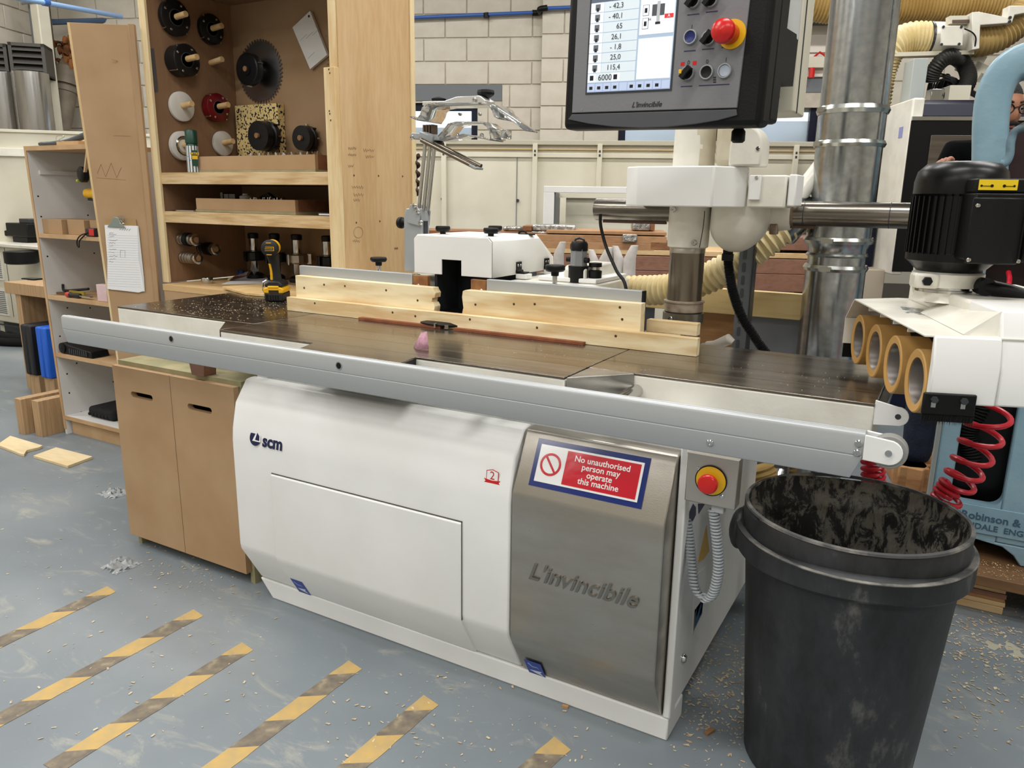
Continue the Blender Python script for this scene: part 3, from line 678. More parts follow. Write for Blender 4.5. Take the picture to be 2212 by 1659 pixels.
# folded sandpaper
SP = M('pink_sandpaper', '#b48a97', .9, col2='#a37886', scale=80, bump=.3, bscale=300); 
sp0 = P(912, 752, z=TZ)
fold = MB()
a, b_, c_, d_, e_, f_ = [sp0 + Vector(q_) for q_ in ((-.028, -.004, .001), (.004, -.030, .001), (.032, -.012, .002), (-.010, .010, .044), (.004, .018, .046), (.016, .018, .003))]
fold.add([a, b_, d_ + Vector((.006, -.004, 0)), d_, c_, e_], [(0, 1, 2, 3), (1, 4, 5, 2)])
o = obj('sandpaper_sheet', fold, SP, loc=sp0); sl = o.modifiers.new('solid', 'SOLIDIFY'); sl.thickness = .0012
tag(o, 'small folded piece of pink sandpaper standing on the table', 'sandpaper')
# ------------------------------------------------------------------ power feeder
RUST = M('stained_steel_column', '#6f655a', .28, .9, col2='#8d8578', scale=7, stretch=(1, 1, .25), rng=(.35, .65), rvar=.1)
GUN = M('dull_steel_tube', '#8d877e', .25, .95, col2='#6e675e', scale=4, stretch=(.3, 5, 5), rng=(.35, .7))
GRIME = M('dusty_cast_iron', '#7a6350', .6, .3, col2='#a59a8a', scale=18, detail=8)
AZm = P(1482, 456, y=2.45).z; ay = 2.45
cxx = P(1481, 600, y=2.37).x; cyy = 2.37
pf = thing('power_feeder', 'white four roller power feeder with a black motor on a steel column and arm', 'power feeder', (cxx, cyy, .80))
obj('column_foot', MB().lathe([(.075, 0), (.075, .03), (.056, .05), (.054, .135), (.05, .135)], (cxx, cyy, .80), (0, 0, 1), 32), GRIME, pf)
obj('column', MB().cyl((cxx, cyy, .86), (cxx, cyy, 1.20), .0535, n=40), RUST, pf)
obj('column_collar', MB().lathe([(.055, 0), (.060, .002), (.060, .028), (.063, .030), (.063, .0345), (.055, .036)], (cxx, cyy, .962), (0, 0, 1), 36), GRIME, pf)
cl = obj('clamp_collar', MB().lathe([(.055, 0), (.0635, .002), (.0635, .032), (.058, .034)], (cxx, cyy, .927), (0, 0, 1), 36), M('worn_steel_ring', '#8c877d', .3, .9), pf)
obj('collar_screw', disc_screw(MB(), (cxx - .02, cyy - .061, .944), (-.3, -1, 0), .008, .006), CHROME, cl)
obj('upper_sleeve', MB().lathe([(.0545, 0), (.0545, .022), (.053, .024)], (cxx, cyy, 1.145), (0, 0, 1), 36), STEEL, pf)
hz = P(1482, 535, y=2.37).z
obj('head_sleeve', MB().lathe([(.056, 0), (.062, .004), (.063, .03), (.061, .30), (.058, .40), (.055, .40)], (cxx, cyy, hz), (0, 0, 1), 36), WHITE2, pf)
ga = P(1598, 470, y=2.36)
gx0_, gx1_ = P(1526, 480, y=2.31).x, P(1650, 480, y=2.31).x
gb = MB().ball((0, 0, 0), 1, n=32, m=24)
e_ = lambda c_, p_=.62: math.copysign(abs(c_) ** p_, c_)
def sup(v):
    z = e_(v.z); w_ = 1 - (max(0, -z) ** 2.2) * .45
    return Vector(((gx0_ + gx1_) / 2 - .012 * max(0, -z) + (gx1_ - gx0_) / 2 * e_(v.x) * w_, 2.385 + .085 * e_(v.y) * w_, 1.252 + .10 * z))
gb.v = [sup(v) for v in gb.v]
obj('gear_casting', gb, WHITE2, pf)
obj('gear_casting', MB().lathe([(.05, 0), (.054, .01), (.054, .08), (.048, .12)], (gx1_ - .07, ay, AZm), (1, 0, 0), 28), WHITE2, pf)
obj('casting_seam', MB().tube([(cxx + .052 + .008 * math.sin(i / 5), 2.318, hz + .005 + i * .012) for i in range(10)], .0012, 6), BLACKM, pf)
for px, py in ((1456, 452), (1500, 524)):
    obj('head_screw', disc_screw(MB(), P(px, py, y=cyy - .062), (-.1, -1, 0), .009, .006), CHROME, pf)
# cover box over the head
hp = [P(1353, 400, y=2.255), P(1376, 400, y=2.222), P(1540, 400, y=2.222), P(1614, 400, y=2.29), P(1618, 400, y=2.44), P(1400, 400, y=2.46)]
zb, zt = P(1540, 448, y=2.222).z, P(1540, 358, y=2.222).z
obj('head_cover', MB().prism([(p.x, p.y) for p in hp], 'z', zb, zt), WHITE, pf, bev=.004)
x0 = P(1456, 330, y=2.37).x; x1 = P(1540, 330, y=2.32).x
obj('upper_post', MB().lathe([(.06, 0), (.058, .16), (.05, .165)], (cxx + .003, cyy, zt), (0, 0, 1), 36), M('grubby_enamel', '#cfc8b4', .4, col2='#beb49c', scale=8, detail=8), pf)
pr = [P(1540, 358, y=2.30).x, P(1602, 358, y=2.30).x]
obj('upper_post', MB().box(pr[0], pr[1], 2.30, 2.42, zt, zt + .16), MATS['grubby_enamel'], pf, bev=.02)
rc_ = P(1618, 318, y=2.30)
cov = [(rc_.x - .035, zt), (rc_.x + .045, zt)] + [(rc_.x + .045 * math.cos(a), rc_.z + .045 * math.sin(a)) for a in [math.radians(i * 15) for i in range(13)]]
cov = [(rc_.x - .045, zt), (rc_.x + .045, zt)] + [(rc_.x + .045 * math.cos(math.radians(i * 15)), rc_.z + .055 * math.sin(math.radians(i * 15))) for i in range(13)]
obj('pulley_cover', MB().prism(cov, 'y', 2.26, 2.36), WHITE2, pf, bev=.006)
obj('pulley_cover_screw', disc_screw(MB(), P(1637, 321, y=2.259), (0, -1, 0), .006, .003), CHROME, pf)
# clamp box at the arm
ba, bb = P(1618, 378, y=2.27), P(1694, 450, y=2.27)
obj('arm_clamp_box', MB().box(ba.x, bb.x, 2.27, 2.40, bb.z - .0, ba.z), WHITE2, pf, bev=.005)
obj('clamp_flap', MB().box(P(1620, 380, y=2.262).x, P(1645, 380, y=2.262).x, 2.262, 2.27, P(1630, 432, y=2.262).z, P(1630, 378, y=2.262).z), WHITE, pf, bev=.002)
obj('flap_screw', disc_screw(MB(), P(1634, 384, y=2.262), (0, -1, 0), .005, .003), CHROME, pf)
e1 = P(1690, 375, y=2.27)
obj('clamp_end_cap', MB().box(bb.x + .003, bb.x + .025, 2.28, 2.39, bb.z + .005, ba.z + .002), WHITE, pf, bev=.004)
arm = obj('arm_tube', MB().cyl((P(1290, 444, y=2.45).x, ay, AZm), (P(2040, 466, y=2.45).x, ay, AZm), .036, n=40), GUN, pf)
for x in (P(1738, 460, y=ay).x, P(1922, 466, y=ay).x): obj('tube_ring', MB().lathe([(.0361, 0), (.0366, .0005), (.0366, .002), (.0361, .0025)], (x, ay, AZm), (1, 0, 0), 36), DARKG, arm)
obj('tube_key', MB().box(P(1305, 460, y=ay).x, P(1440, 460, y=ay).x, ay - .008, ay + .008, AZm - .043, AZm - .032), M('brown_key', '#5a463b', .5, .6), arm)
obj('tube_key', MB().box(P(1680, 460, y=ay).x, P(1765, 460, y=ay).x, ay - .008, ay + .008, AZm - .043, AZm - .032), MATS['brown_key'], arm)
cxl = P(1672, 458, y=ay).x
obj('arm_collar', MB().lathe([(.036, 0), (.047, .002), (.047, .022), (.0375, .024), (.0375, .06), (.036, .06)], (cxl, ay, AZm), (1, 0, 0), 36), GRIME, pf)
obj('collar_ear', MB().box(cxl, cxl + .022, ay - .045, ay - .015, AZm - .062, AZm - .03), GRIME, pf, bev=.003)
# black cable hanging from the tube end
obj('tube_cable', MB().tube(smoothpath([P(1297, 462, y=2.31), P(1298, 490, y=2.31), P(1310, 535, y=2.30), P(1332, 585, y=2.27), P(1352, 622, y=2.23), (P(1360, 640, y=2.22).x, 2.22, .89)], 6), .0055, 8), BLACKP, pf)
# black corrugated conduit from the casting down behind the table
cpts = smoothpath([P(1572, 545, y=2.38), P(1575, 585, y=2.38), P(1583, 630, y=2.39), P(1603, 685, y=2.40), P(1640, 742, y=2.41), P(1680, 800, y=2.42), P(1710, 880, y=2.46)], 8)
obj('corrugated_conduit', ribbed(MB(), cpts, .0145, .0045, .0016, 12, 4), M('black_conduit', '#121214', .4), pf)
obj('conduit_fitting', MB().lathe([(.018, 0), (.018, .02), (.0155, .022), (.0155, .035)], P(1571, 563, y=2.38), (0, 0, 1), 8), BLACKP, pf)
# feed unit, swung out to the right: a runs away along the rollers, b along the axles
FU, FV = Vector((-.322, .947, 0)).normalized(), Vector((.947, .322, 0)).normalized()
F0 = Vector((-.035, 1.659, 0))
fm = Matrix(((FV.x, FU.x, 0, F0.x), (FV.y, FU.y, 0, F0.y), (0, 0, 1, 0), (0, 0, 0, 1)))     # local x = b, y = a
def fobj(name, mb, mat, par=pf, **k): return obj(name, mb.xf(fm), mat, par, **k)
TAN = M('tan_feed_rubber', '#c69c5c', .55, col2='#b98d4d', scale=5, rng=(.35, .7), bump=.06, bscale=90)
HUB = M('grey_roller_hub', '#6f6b68', .4, .6, col2='#847c76', scale=10)
for k in range(4):
    a = k * .155
    w_ = fobj('feed_roller', MB().lathe([(.046, .002), (.060, 0), (.0625, .002), (.0625, .064), (.060, .066), (.046, .066), (.046, .002)], (0, a, .966), (1, 0, 0), 44), TAN)
    fobj('roller_hub', MB().lathe([(.046, .004), (.0445, .006), (.040, .055), (.012, .058), (.012, .050), (.007, .050), (.007, .054), (0, .054)], (0, a, .966), (1, 0, 0), 36, cap=False), HUB, w_)
    fobj('roller_axle', MB().cyl((.05, a, .966), (.12, a, .966), .009, n=12), DARKG, w_)
# gearbox behind the rollers
fobj('gear_case', MB().box(.10, .17, -.03, .50, .945, 1.05), BLACKM, bev=.01)
T_ = .004
fobj('cover_top', MB().prism([(-.016, -.072), (.30, -.072), (.30, .50), (.10, .53), (-.016, .47)], 'z', 1.064, 1.068), WHITE2, bev=.001)
for a in (.04, .14, .24, .34): fobj('cover_rib', MB().box(-.012, .10, a, a + .004, 1.055, 1.064), WHITE2)
fobj('cover_far_end', MB().hull8([(-.016, .47, 1.068), (.10, .53, 1.068), (.10, .565, 1.01), (-.016, .545, 1.01)], [(-.016, .466, 1.068), (.10, .526, 1.068), (.10, .561, 1.01), (-.016, .541, 1.01)]), WHITE2)
fobj('cover_far_end', MB().box(-.016, .10, .541, .545, .943, 1.01), WHITE2)
fobj('far_brush', MB().box(-.012, .06, .546, .552, .905, .95), BLACKP)
fobj('cover_end', MB().prism([(-.090, .944), (-.090, 1.016), (-.076, 1.067), (-.066, 1.067), (-.070, 1.016), (-.070, .944)], 'x', .0, .113), WHITE, bev=.003)
fobj('cover_end', MB().prism([(-.088, .944), (-.088, 1.018), (-.050, 1.115), (.10, 1.115), (.10, .944)], 'x', .113, .36), WHITE, bev=.004)
fobj('cover_facet', MB().hull8([(.115, -.052, 1.064), (.06, -.060, 1.067), (.055, -.052, 1.069), (.115, -.050, 1.114)], [(.17, .30, 1.064), (.07, .24, 1.067), (.068, .24, 1.069), (.17, .30, 1.114)]), WHITE2)
fobj('cover_crown', MB().box(.116, .36, -.05, .50, 1.066, 1.114), WHITE2, bev=.006)
fobj('rating_plate', MB().prism([(.035, .23), (.075, .20), (.095, .31), (.055, .34)], 'z', 1.0681, 1.0686), M('rating_plate_print', '#d9d9d4', .4, col2='#77797a', scale=60, rng=(.45, .5)))
fb = fobj('brush_bracket', MB().box(-.012, .078, -.100, -.092, .925, .966), BLACKP, bev=.003)
for b in (.006, .056):
    fobj('bracket_bolt', MB().lathe([(0, .006), (.0065, .006), (.0065, 0)][::-1], (b, -.100, .954), (0, -1, 0), 6), DARKG, fb)
    fobj('bracket_slot', MB().box(b - .004, b + .004, -.1005, -.0995, .939, .949), CHROME, fb)
bm2 = MB()
for i in range(140):
    b = -.010 + .088 * i / 139; j = random.uniform(-.006, .006)
    bm2.add([(b, -.096 + j * .2, .926), (b + .0012, -.096 + j * .2, .926), (b + j * .7, -.097 + j, .902 + random.uniform(0, .006))], [(0, 1, 2)])
fobj('brush_bristles', bm2, RUBBER, fb, kind='stuff')
fobj('brush_strip', MB().box(-.010, .076, -.0965, -.0935, .912, .93), RUBBER, fb)
# motor
MA, MBB = .285, .128
mot = fobj('feed_motor', MB().lathe([(.055, 0), (.082, .028), (.090, .034), (.090, .05), (.086, .052), (.086, .17), (.091, .175), (.091, .20), (.086, .222), (.070, .238), (.045, .243), (0, .2435)], (MBB, MA, 1.148), (0, 0, 1), 44), BLACKM)
fins = []
for i in range(40):
    an = 2 * math.pi * i / 40
    R_ = Matrix.Rotation(an, 4, 'Z')
    mbx = MB().box(.084, .093, -.0016, .0016, 1.197, 1.318).xf(Matrix.Translation((MBB, MA, 0)) @ R_)
    fobj('cooling_fin', mbx, BLACKM, mot)
fobj('motor_flange', MB().lathe([(.058, 0), (.072, .002), (.072, .030), (.066, .034)], (MBB, MA, 1.124), (0, 0, 1), 40), WHITE2)
fl = fobj('flange_lug', MB().box(MBB - .085, MBB - .035, MA - .066, MA - .02, 1.124, 1.156), WHITE2, bev=.006)
fobj('lug_bolt', MB().lathe([(0, .008), (.010, .008), (.010, 0)][::-1], (MBB - .062, MA - .066, 1.140), (0, -1, 0), 6), BLACKP, fl)
fobj('slewing_ring', MB().lathe([(.062, 0), (.062, .006), (.058, .007), (.058, .012)], (MBB, MA, 1.113), (0, 0, 1), 40), CHROME)
fobj('slewing_boss', MB().lathe([(.07, 0), (.064, .006), (.062, .02)], (MBB, MA, 1.093), (0, 0, 1), 40), WHITE2)
fobj('joint_arm', MB().tube([(MBB - .02, MA + .03, 1.12), (MBB + .01, MA + .12, 1.14), (MBB + .03, MA + .20, 1.20), (MBB + .03, MA + .28, 1.27)], [.04, .045, .042, .045], 18), WHITE2)
tbx = fobj('terminal_box', MB().box(.105, .205, .13, .20, 1.192, 1.325), BLACKP, bev=.004)
fobj('terminal_cover', MB().prism([(.100, .130), (.115, .118), (.145, .112), (.160, .112), (.192, .122), (.200, .130)], 'z', 1.186, 1.316), BLACKP, tbx, bev=.003)
for b, z in ((.108, 1.30), (.106, 1.194), (.196, 1.194)): fobj('cover_screw', disc_screw(MB(), (b, .1185, z), (0, -1, 0), .0045, .004), CHROME, tbx)
fobj('switch_box', MB().prism([(.205, .13), (.225, .115), (.262, .118), (.262, .22), (.205, .22)], 'z', 1.19, 1.352), BLACKP, bev=.004)
YL = M('yellow_label', '#e6c41c', .35); 
yl1 = fobj('speed_label', MB().box(.108, .178, .1295, .1305, 1.330, 1.350), YL, mot)
fobj('label_backing', MB().box(.105, .205, .131, .19, 1.325, 1.352), BLACKP, mot, bev=.003)
for i, b in enumerate((.113, .132, .154, .172)): fobj('label_print', MB().cyl((b, .1296, 1.338), (b, .1290, 1.338), .003 if i in (1, 2) else .0022, n=10), BLACKM, yl1)
fobj('label_print', MB().box(.115, .132, .1289, .1294, 1.337, 1.3382), BLACKM, yl1)
fobj('label_print', MB().box(.155, .171, .1289, .1294, 1.337, 1.3382), BLACKM, yl1)
yl2 = fobj('warning_label', MB().box(.231, .252, .1145, .1155, 1.245, 1.335), YL, mot)
fobj('label_triangle', MB().prism([(.2335, 1.318), (.2495, 1.318), (.2415, 1.331)], 'y', .1138, .1143), BLACKM, yl2)
fobj('label_triangle', MB().prism([(.2363, 1.3195), (.2467, 1.3195), (.2415, 1.328)], 'y', .1134, .1139), YL, yl2)
for i in range(6): fobj('label_print', MB().box(.2345, .2485, .1138, .1143, 1.252 + i * .0095, 1.2545 + i * .0095), BLACKM, yl2)
fobj('clamp_lever', MB().tube([(MBB + .05, MA - .075, 1.133), (MBB + .09, MA - .09, 1.127), (MBB + .17, MA - .10, 1.108)], [.017, .015, .010], 14), BLACKP)
fobj('lever_hub', MB().cyl((MBB + .05, MA - .09, 1.133), (MBB + .05, MA - .05, 1.133), .018, n=20), BLACKP)
# ------------------------------------------------------------------ control panel on its hanging arm
xd = Vector((math.cos(math.radians(-5.8)), math.sin(math.radians(-5.8)), -.022)).normalized()
po = Vector((-.788, 1.606, 1.4495)); yd = Vector((0, 0, 1)).cross(xd).normalized(); zd = xd.cross(yd)
PMX = basis((0, 0, 0), xd, yd, zd).to_3x3()
cp_ = thing('control_panel', 'black and grey control panel with a lit screen hanging above the table', 'control panel', po, rot=PMX)
PI_ = mw(cp_).inverted()
def pm(px, py, off=0.):                          # pixel to panel coordinates (x along, z up) on the face plane, off = proud of it
    p = PI_ @ PP(px, py, po - yd * off, yd); return (p.x, p.z)
def pobj(name, mb, mat, par=cp_, **k): return obj(name, mb, mat, par, world=False, **k) if par is cp_ else obj(name, mb, mat, par, world=False, **k)
Lx = pm(1643, 270)[0]; H_ = .44
rr = .012
pobj('panel_housing', MB().box(0, Lx, 0, .055, 0, H_), BLACKP, bev=.012, seg=3)
pobj('panel_back', MB().box(.015, Lx - .004, .057, .115, .012, H_ - .01), BLACKP, bev=.008)
g0, g1 = pm(1235, 244, .003), pm(1592, 233, .003)
FACE = M('grey_panel_foil', '#77777a', .45, bump=.04, bscale=160)
fp = pobj('panel_face', MB().prism([(g0[0], g0[1]), (g1[0], g1[1]), (pm(1620, 0, .003)[0] + .004, H_ - .03), (g0[0], H_ - .03)], 'y', -.003, .004), FACE, bev=.0015)
bz = [pm(1227, 258, .004)] + [pm(1235, 247, .004), pm(1590, 236, .004), pm(1592, 249, .004)] + [pm(px, py, .004) for px, py in ((1550, 260), (1500, 268), (1440, 274), (1380, 276), (1320, 273), (1270, 267))]
pobj('panel_lip', MB().prism(bz, 'y', -.004, .003), M('dark_grey_lip', '#4a4b50', .5), bev=.001)
SCR = M('screen_light', '#9fb0c4', .2, emit=.42); SCW = M('screen_white', '#e0e7f0', .2, emit=.45); SCG = M('screen_bar', '#8f9dbb', .2, emit=.45); SCI = M('screen_ink', '#1c1f26', .3); SCD = M('screen_header', '#5d6678', .2, emit=.25); SCRD = M('screen_red', '#d3383a', .3, emit=.3)
s0, s1 = pm(1268, 201, .004), pm(1447, 191, .004); sx0, sx1, sz0 = s0[0], s1[0], (s0[1] + s1[1]) / 2
sz1 = pm(1275, 8, .004)[1]; SW, SH = sx1 - sx0, sz1 - sz0
obj('screen_bezel', MB().box(sx0 - .004, sx1 + .004, -.0038, 0, sz0 - .004, sz1 + .022), DARKG, fp, world=False)
scn = obj('screen', MB().box(sx0, sx1, -.0045, 0, sz0, sz1 + .016), SCR, fp, world=False, label='lit touch screen')
def sbox(x0, x1, z0, z1, mat, k=.0048, nm='screen_field'): return obj(nm, MB().box(sx0 + SW * x0, sx0 + SW * x1, -k, -.004, sz0 + SH * z0, sz0 + SH * z1), mat, scn.parent if False else scn, world=False)
def stext(s, x, z, size, mat=SCI, k=.0056, al='CENTER'):
    text('screen_digits', s, size, mat, scn, Matrix.Translation((sx0 + SW * x, -k, sz0 + SH * z)) @ Matrix.Rotation(math.pi / 2, 4, 'X'), ext=.0001, align=al, world=False)
sbox(0, 1, 1.0, 1.075, SCD); stext('Not', .5, 1.035, .012, SCRD)
sbox(0, 1, 0, .105, SCG)
for i in range(10): sbox(.1 * i + .004, .1 * i + .096, .008, .097, M('screen_key', '#a9b6cf', .2, emit=.5), .0052, 'screen_key')
for i in (0, 1, 2, 3, 5, 6, 7, 8):
    sbox(.1 * i + .03, .1 * i + .07, .03, .065, SCI, .0055, 'screen_icon')
vals = ('- 42,3', '- 40,1', '65', '26,1', '- 1,8', '25,0', '115,4')
for i, t_ in enumerate(vals):
    z1 = 1.0 - i * .112
    sbox(0, .16, z1 - .108, z1 - .004, SCW); sbox(.165, .58, z1 - .108, z1 - .004, M('screen_row', '#c6d0d6', .2, emit=.48))
    sbox(.055, .115, z1 - .085, z1 - .02, M('screen_icon_grey', '#70757c', .3), .0052, 'screen_icon'); sbox(.07, .10, z1 - .10, z1 - .06, SCI, .0054, 'screen_icon')
    stext(t_, .40, z1 - .058, .0145, al='RIGHT')
sbox(0, .58, .11, .215, M('screen_row', '#cfd8de')); sbox(.01, .10, .12, .205, SCW, .005); stext('6000', .22, .16, .0165)
sbox(.03, .075, .135, .19, SCI, .0054, 'screen_icon'); sbox(.30, .40, .12, .205, SCW, .005); sbox(.325, .37, .135, .19, SCI, .0054, 'screen_icon')
sbox(.60, .99, .12, .56, SCW); sbox(.60, .99, .60, 1.0, SCW)
sbox(.735, .875, .79, .91, M('screen_slate', '#55585e', .3), .0052, 'screen_icon'); sbox(.79, .825, .72, .94, M('screen_silver', '#c9cdd2', .3), .0054, 'screen_icon'); sbox(.78, .835, .70, .725, SCI, .0056, 'screen_icon')
sbox(.88, .98, .755, .80, SCRD, .0052, 'screen_icon'); stext('A', .93, .777, .008, SCW)
for z in (.80, .66): sbox(.63, .70, z, z + .115, SCI, .0051, 'screen_icon'); sbox(.634, .696, z + .004, z + .111, SCW, .0053, 'screen_icon'); sbox(.65, .68, z + .03, z + .08, SCI, .0055, 'screen_icon')
stext('H', .715, .755, .008)
# maker's script under the screen
mk_ = pm(1396, 226, .004)
text('panel_lettering', "L'invincibile", .0145, M('dark_print', '#26262a', .4), fp, Matrix.Translation((mk_[0], -.0036, mk_[1])) @ Matrix.Rotation(math.pi / 2, 4, 'X'), ext=.0001, shear=.35, bold=.0002, world=False)
obj('panel_rivet', MB().lathe([(0, .001), (.0012, .001), (.0012, 0)][::-1], (pm(1259, 237)[0], -.003, pm(1259, 237)[1]), (0, -1, 0), 8), CHROME, fp, world=False)
SILV = M('silver_button_ring', '#a9adb1', .3, .6)
def pbutton(px, py, mat, sel=False, r=.0145):
    x, z = pm(px, py, .004)
    g = obj('button_ring', MB().lathe([(r * .72, .002), (r * .78, .006), (r * .92, .006), (r, .002), (r, 0), (r * .72, 0), (r * .72, .002)], (x, -.003, z), (0, -1, 0), 28), SILV, fp, world=False)
    if not sel: obj('push_button', MB().lathe([(0, .003), (r * .6, .0035), (r * .72, .004), (r * .72, 0)][::-1], (x, -.003, z), (0, -1, 0), 24), mat, g, world=False)
    else:
        obj('selector_knob', MB().lathe([(0, .005), (r * .72, .005), (r * .72, 0)][::-1], (x, -.003, z), (0, -1, 0), 20).cbox((x, -.014, z), .009, .016, .026, m=Matrix.Rotation(math.radians(40), 4, 'Y')), mat, g, world=False)
    return g
pbutton(1492, 80, M('blue_button', '#1d2a68', .3)); pbutton(1527, 156, BLACKP); pbutton(1566, 153, M('white_button', '#aab2c0', .3))
pbutton(1486, 158, BLACKP, True); pbutton(1498, 2, BLACKP, True); pbutton(1536, 0, BLACKP, True); pbutton(1531, 82, BLACKP, True)
x, z = pm(1473, 156, .014); obj('selector_mark', MB().cbox((x, -.02, z), .006, .008, .008), YELP, fp, world=False, bev=.001)
x, z = pm(1575, 73, .01)
sp2 = obj('stop_plate', MB().lathe([(0, .003), (.0265, .003), (.0265, 0)][::-1], (x + .004, -.003, z), (0, -1, 0), 32), YELP, fp, world=False)
obj('stop_button', MB().lathe([(0, .052), (.014, .051), (.021, .045), (.0225, .037), (.0215, .029), (.019, .025), (.019, .004)][::-1], (x, -.003, z), (0, -1, 0), 32), REDP, sp2, world=False)
LINEP = M('navy_line', '#23264a', .4)
for (ax, ay_), (bx_, by_) in (((1486, 34), (1512, 30)), ((1526, 28), (1552, 24)), ((1479, 111), (1504, 110)), ((1518, 108), (1544, 105)), ((1560, 104), (1586, 101)), ((1472, 188), (1497, 186)), ((1511, 187), (1577, 181))):
    p0_, p1_ = pm(ax, ay_), pm(bx_, by_); obj('panel_line', MB().box(p0_[0], p1_[0], -.0034, -.003, (p0_[1] + p1_[1]) / 2 - .001, (p0_[1] + p1_[1]) / 2 + .001), LINEP, fp, world=False)
for s_, px, py in (('0', 1489, 136), ('0', 1529, 134), ('I', 1570, 130), ('I', 1496, 59)):
    p0_ = pm(px, py); text('panel_symbol', s_, .011, MATS['dark_print'], fp, Matrix.Translation((p0_[0], -.0034, p0_[1])) @ Matrix.Rotation(math.pi / 2, 4, 'X'), ext=.0001, world=False)
for px, py in ((1476, 138), (1502, 136)):
    p0_ = pm(px, py); obj('panel_icon', MB().box(p0_[0] - .004, p0_[0] + .004, -.0034, -.003, p0_[1] - .004, p0_[1] + .003), REDP, fp, world=False)
for k in range(3):
    p0_ = pm(1545, 168 + k * 5); obj('panel_icon', MB().box(p0_[0] - .003, p0_[0] + .003, -.0034, -.003, p0_[1] - .0014, p0_[1] + .0014), MATS['dark_print'], fp, world=False)
# hanging arm behind the panel
ha, hb_ = P(1655, 243, y=1.86), P(1712, 243, y=1.86)
obj('arm_box', MB().box(ha.x - .06, hb_.x, 1.86, 2.0, ha.z, ha.z + .30), CREAMP, cp_, bev=.004)
obj('arm_box_edge', MB().box(hb_.x, hb_.x + .002, 1.90, 1.904, ha.z, ha.z + .30), DARKG, cp_)
obj('arm_screw', disc_screw(MB(), P(1679, 210, y=1.86), (0, -1, 0), .006, .004), CHROME, cp_)
p_ = P(1690, 60, y=1.80)
obj('arm_post', MB().lathe([(0, 0), (.030, .004), (.042, .02), (.045, .045), (.045, 2.62)], (p_.x - .01, 1.80, P(1690, 126, y=1.78).z), (0, 0, 1), 28), M('grey_arm_enamel', '#c6c8c6', .3), cp_)
obj('arm_link', MB().box(Lx - .16, Lx - .02, .11, .24, .10, .20), BLACKP, cp_, world=False)
q3 = P(1584, 292, y=1.62)
obj('panel_key_grip', MB().lathe([(.010, 0), (.014, .004), (.014, .022), (.008, .03)], (q3.x, 1.66, q3.z - .012), (0, 0, 1), 16), BLACKP, cp_)
# ------------------------------------------------------------------ swung up ring guard on its post (part of the moulder)
CASTG = M('grey_cast_alloy', '#a2a6a8', .45, .3)
gy = 2.19
pA_, pB_ = P(873, 585, y=gy), P(912, 460, y=gy)
post = MB().prism([(pA_.x, 1.046), (pB_.x - .004, 1.046), (pB_.x - .002, 1.235), (pB_.x - .012, 1.262), (pA_.x + .012, 1.262), (pA_.x + .002, 1.235)], 'y', gy, gy + .045)
gd = obj('guard_post', post, CASTG, sm, bev=.004, label='grey post carrying the swung up clear guard')
obj('post_slot', MB().box(pB_.x - .006, pB_.x + .002, gy + .01, gy + .03, 1.07, 1.22), DARKG, gd)
hc = P(893, 462, y=gy)
obj('hinge_plate', MB().prism([(hc.x - .022, hc.z - .03), (hc.x + .03, hc.z - .04), (hc.x + .036, hc.z + .01), (hc.x + .012, hc.z + .035), (hc.x - .008, hc.z + .03)], 'y', gy - .010, gy - .004), CASTG, gd, bev=.002)
obj('hinge_plate', MB().prism([(hc.x - .022, hc.z - .03), (hc.x + .03, hc.z - .04), (hc.x + .036, hc.z + .01), (hc.x + .012, hc.z + .035), (hc.x - .008, hc.z + .03)], 'y', gy + .048, gy + .054), CASTG, gd, bev=.002)
for px, py in ((903, 457), (896, 445), (909, 481)): obj('hinge_bolt', disc_screw(MB(), P(px, py, y=gy - .010), (0, -1, 0), .009, .008), CHROME, gd)
kc = P(862, 481, y=gy + .02)
obj('clamp_knob', MB().lathe([(0, 0), (.019, .001), (.020, .005), (.020, .014), (.012, .018), (.006, .03)], (kc.x, gy + .02, kc.z), (1, 0, 0), 16), BLACKP, gd)
r0, r1 = P(905, 455, y=gy), P(921, 300, y=gy)
for s_ in (-.012, .004, .018):
    obj('guard_rod', MB().cyl(r0 + Vector((s_, .02 + s_ * .4, 0)), r1 + Vector((s_, .02 + s_ * .4, .01)), .0065, n=14), CHROME, gd)
bk = P(922, 297, y=gy)
obj('rod_bracket', MB().cbox((bk.x - .002, gy + .02, bk.z), .06, .05, .026, m=Matrix.Rotation(math.radians(18), 4, 'Y')), CASTG, gd, bev=.004)
a, b_ = P(915, 303, y=gy), P(1032, 362, y=gy)
for s_ in (0, .022):
    q_ = Vector((s_ * .3, -.012 + s_, s_ * .2)); obj('guard_rod', MB().cyl(a + q_, b_ + q_, .0075, n=14), M('bronze_rod', '#7d7466', .3, .9), gd)
obj('rod_tie', MB().cbox(b_ + Vector((-.006, .0, .002)), .03, .045, .008, m=Matrix.Rotation(math.radians(26), 4, 'Y')), CASTG, gd, bev=.002)
obj('rod_knob', MB().ball(P(950, 313, y=gy + .02), .016, n=14, m=8), BLACKP, gd)
tpl = [P(*p, y=gy) for p in ((888, 286), (950, 291), (950, 304), (884, 300))]
obj('guard_arm', MB().slab(tpl, (0, 1, 0), .05), CASTG, gd, bev=.003)
for px in (890, 910): obj('arm_bolt', disc_screw(MB(), P(px, 297, y=gy), (0, -1, 0), .008, .006), CHROME, gd)
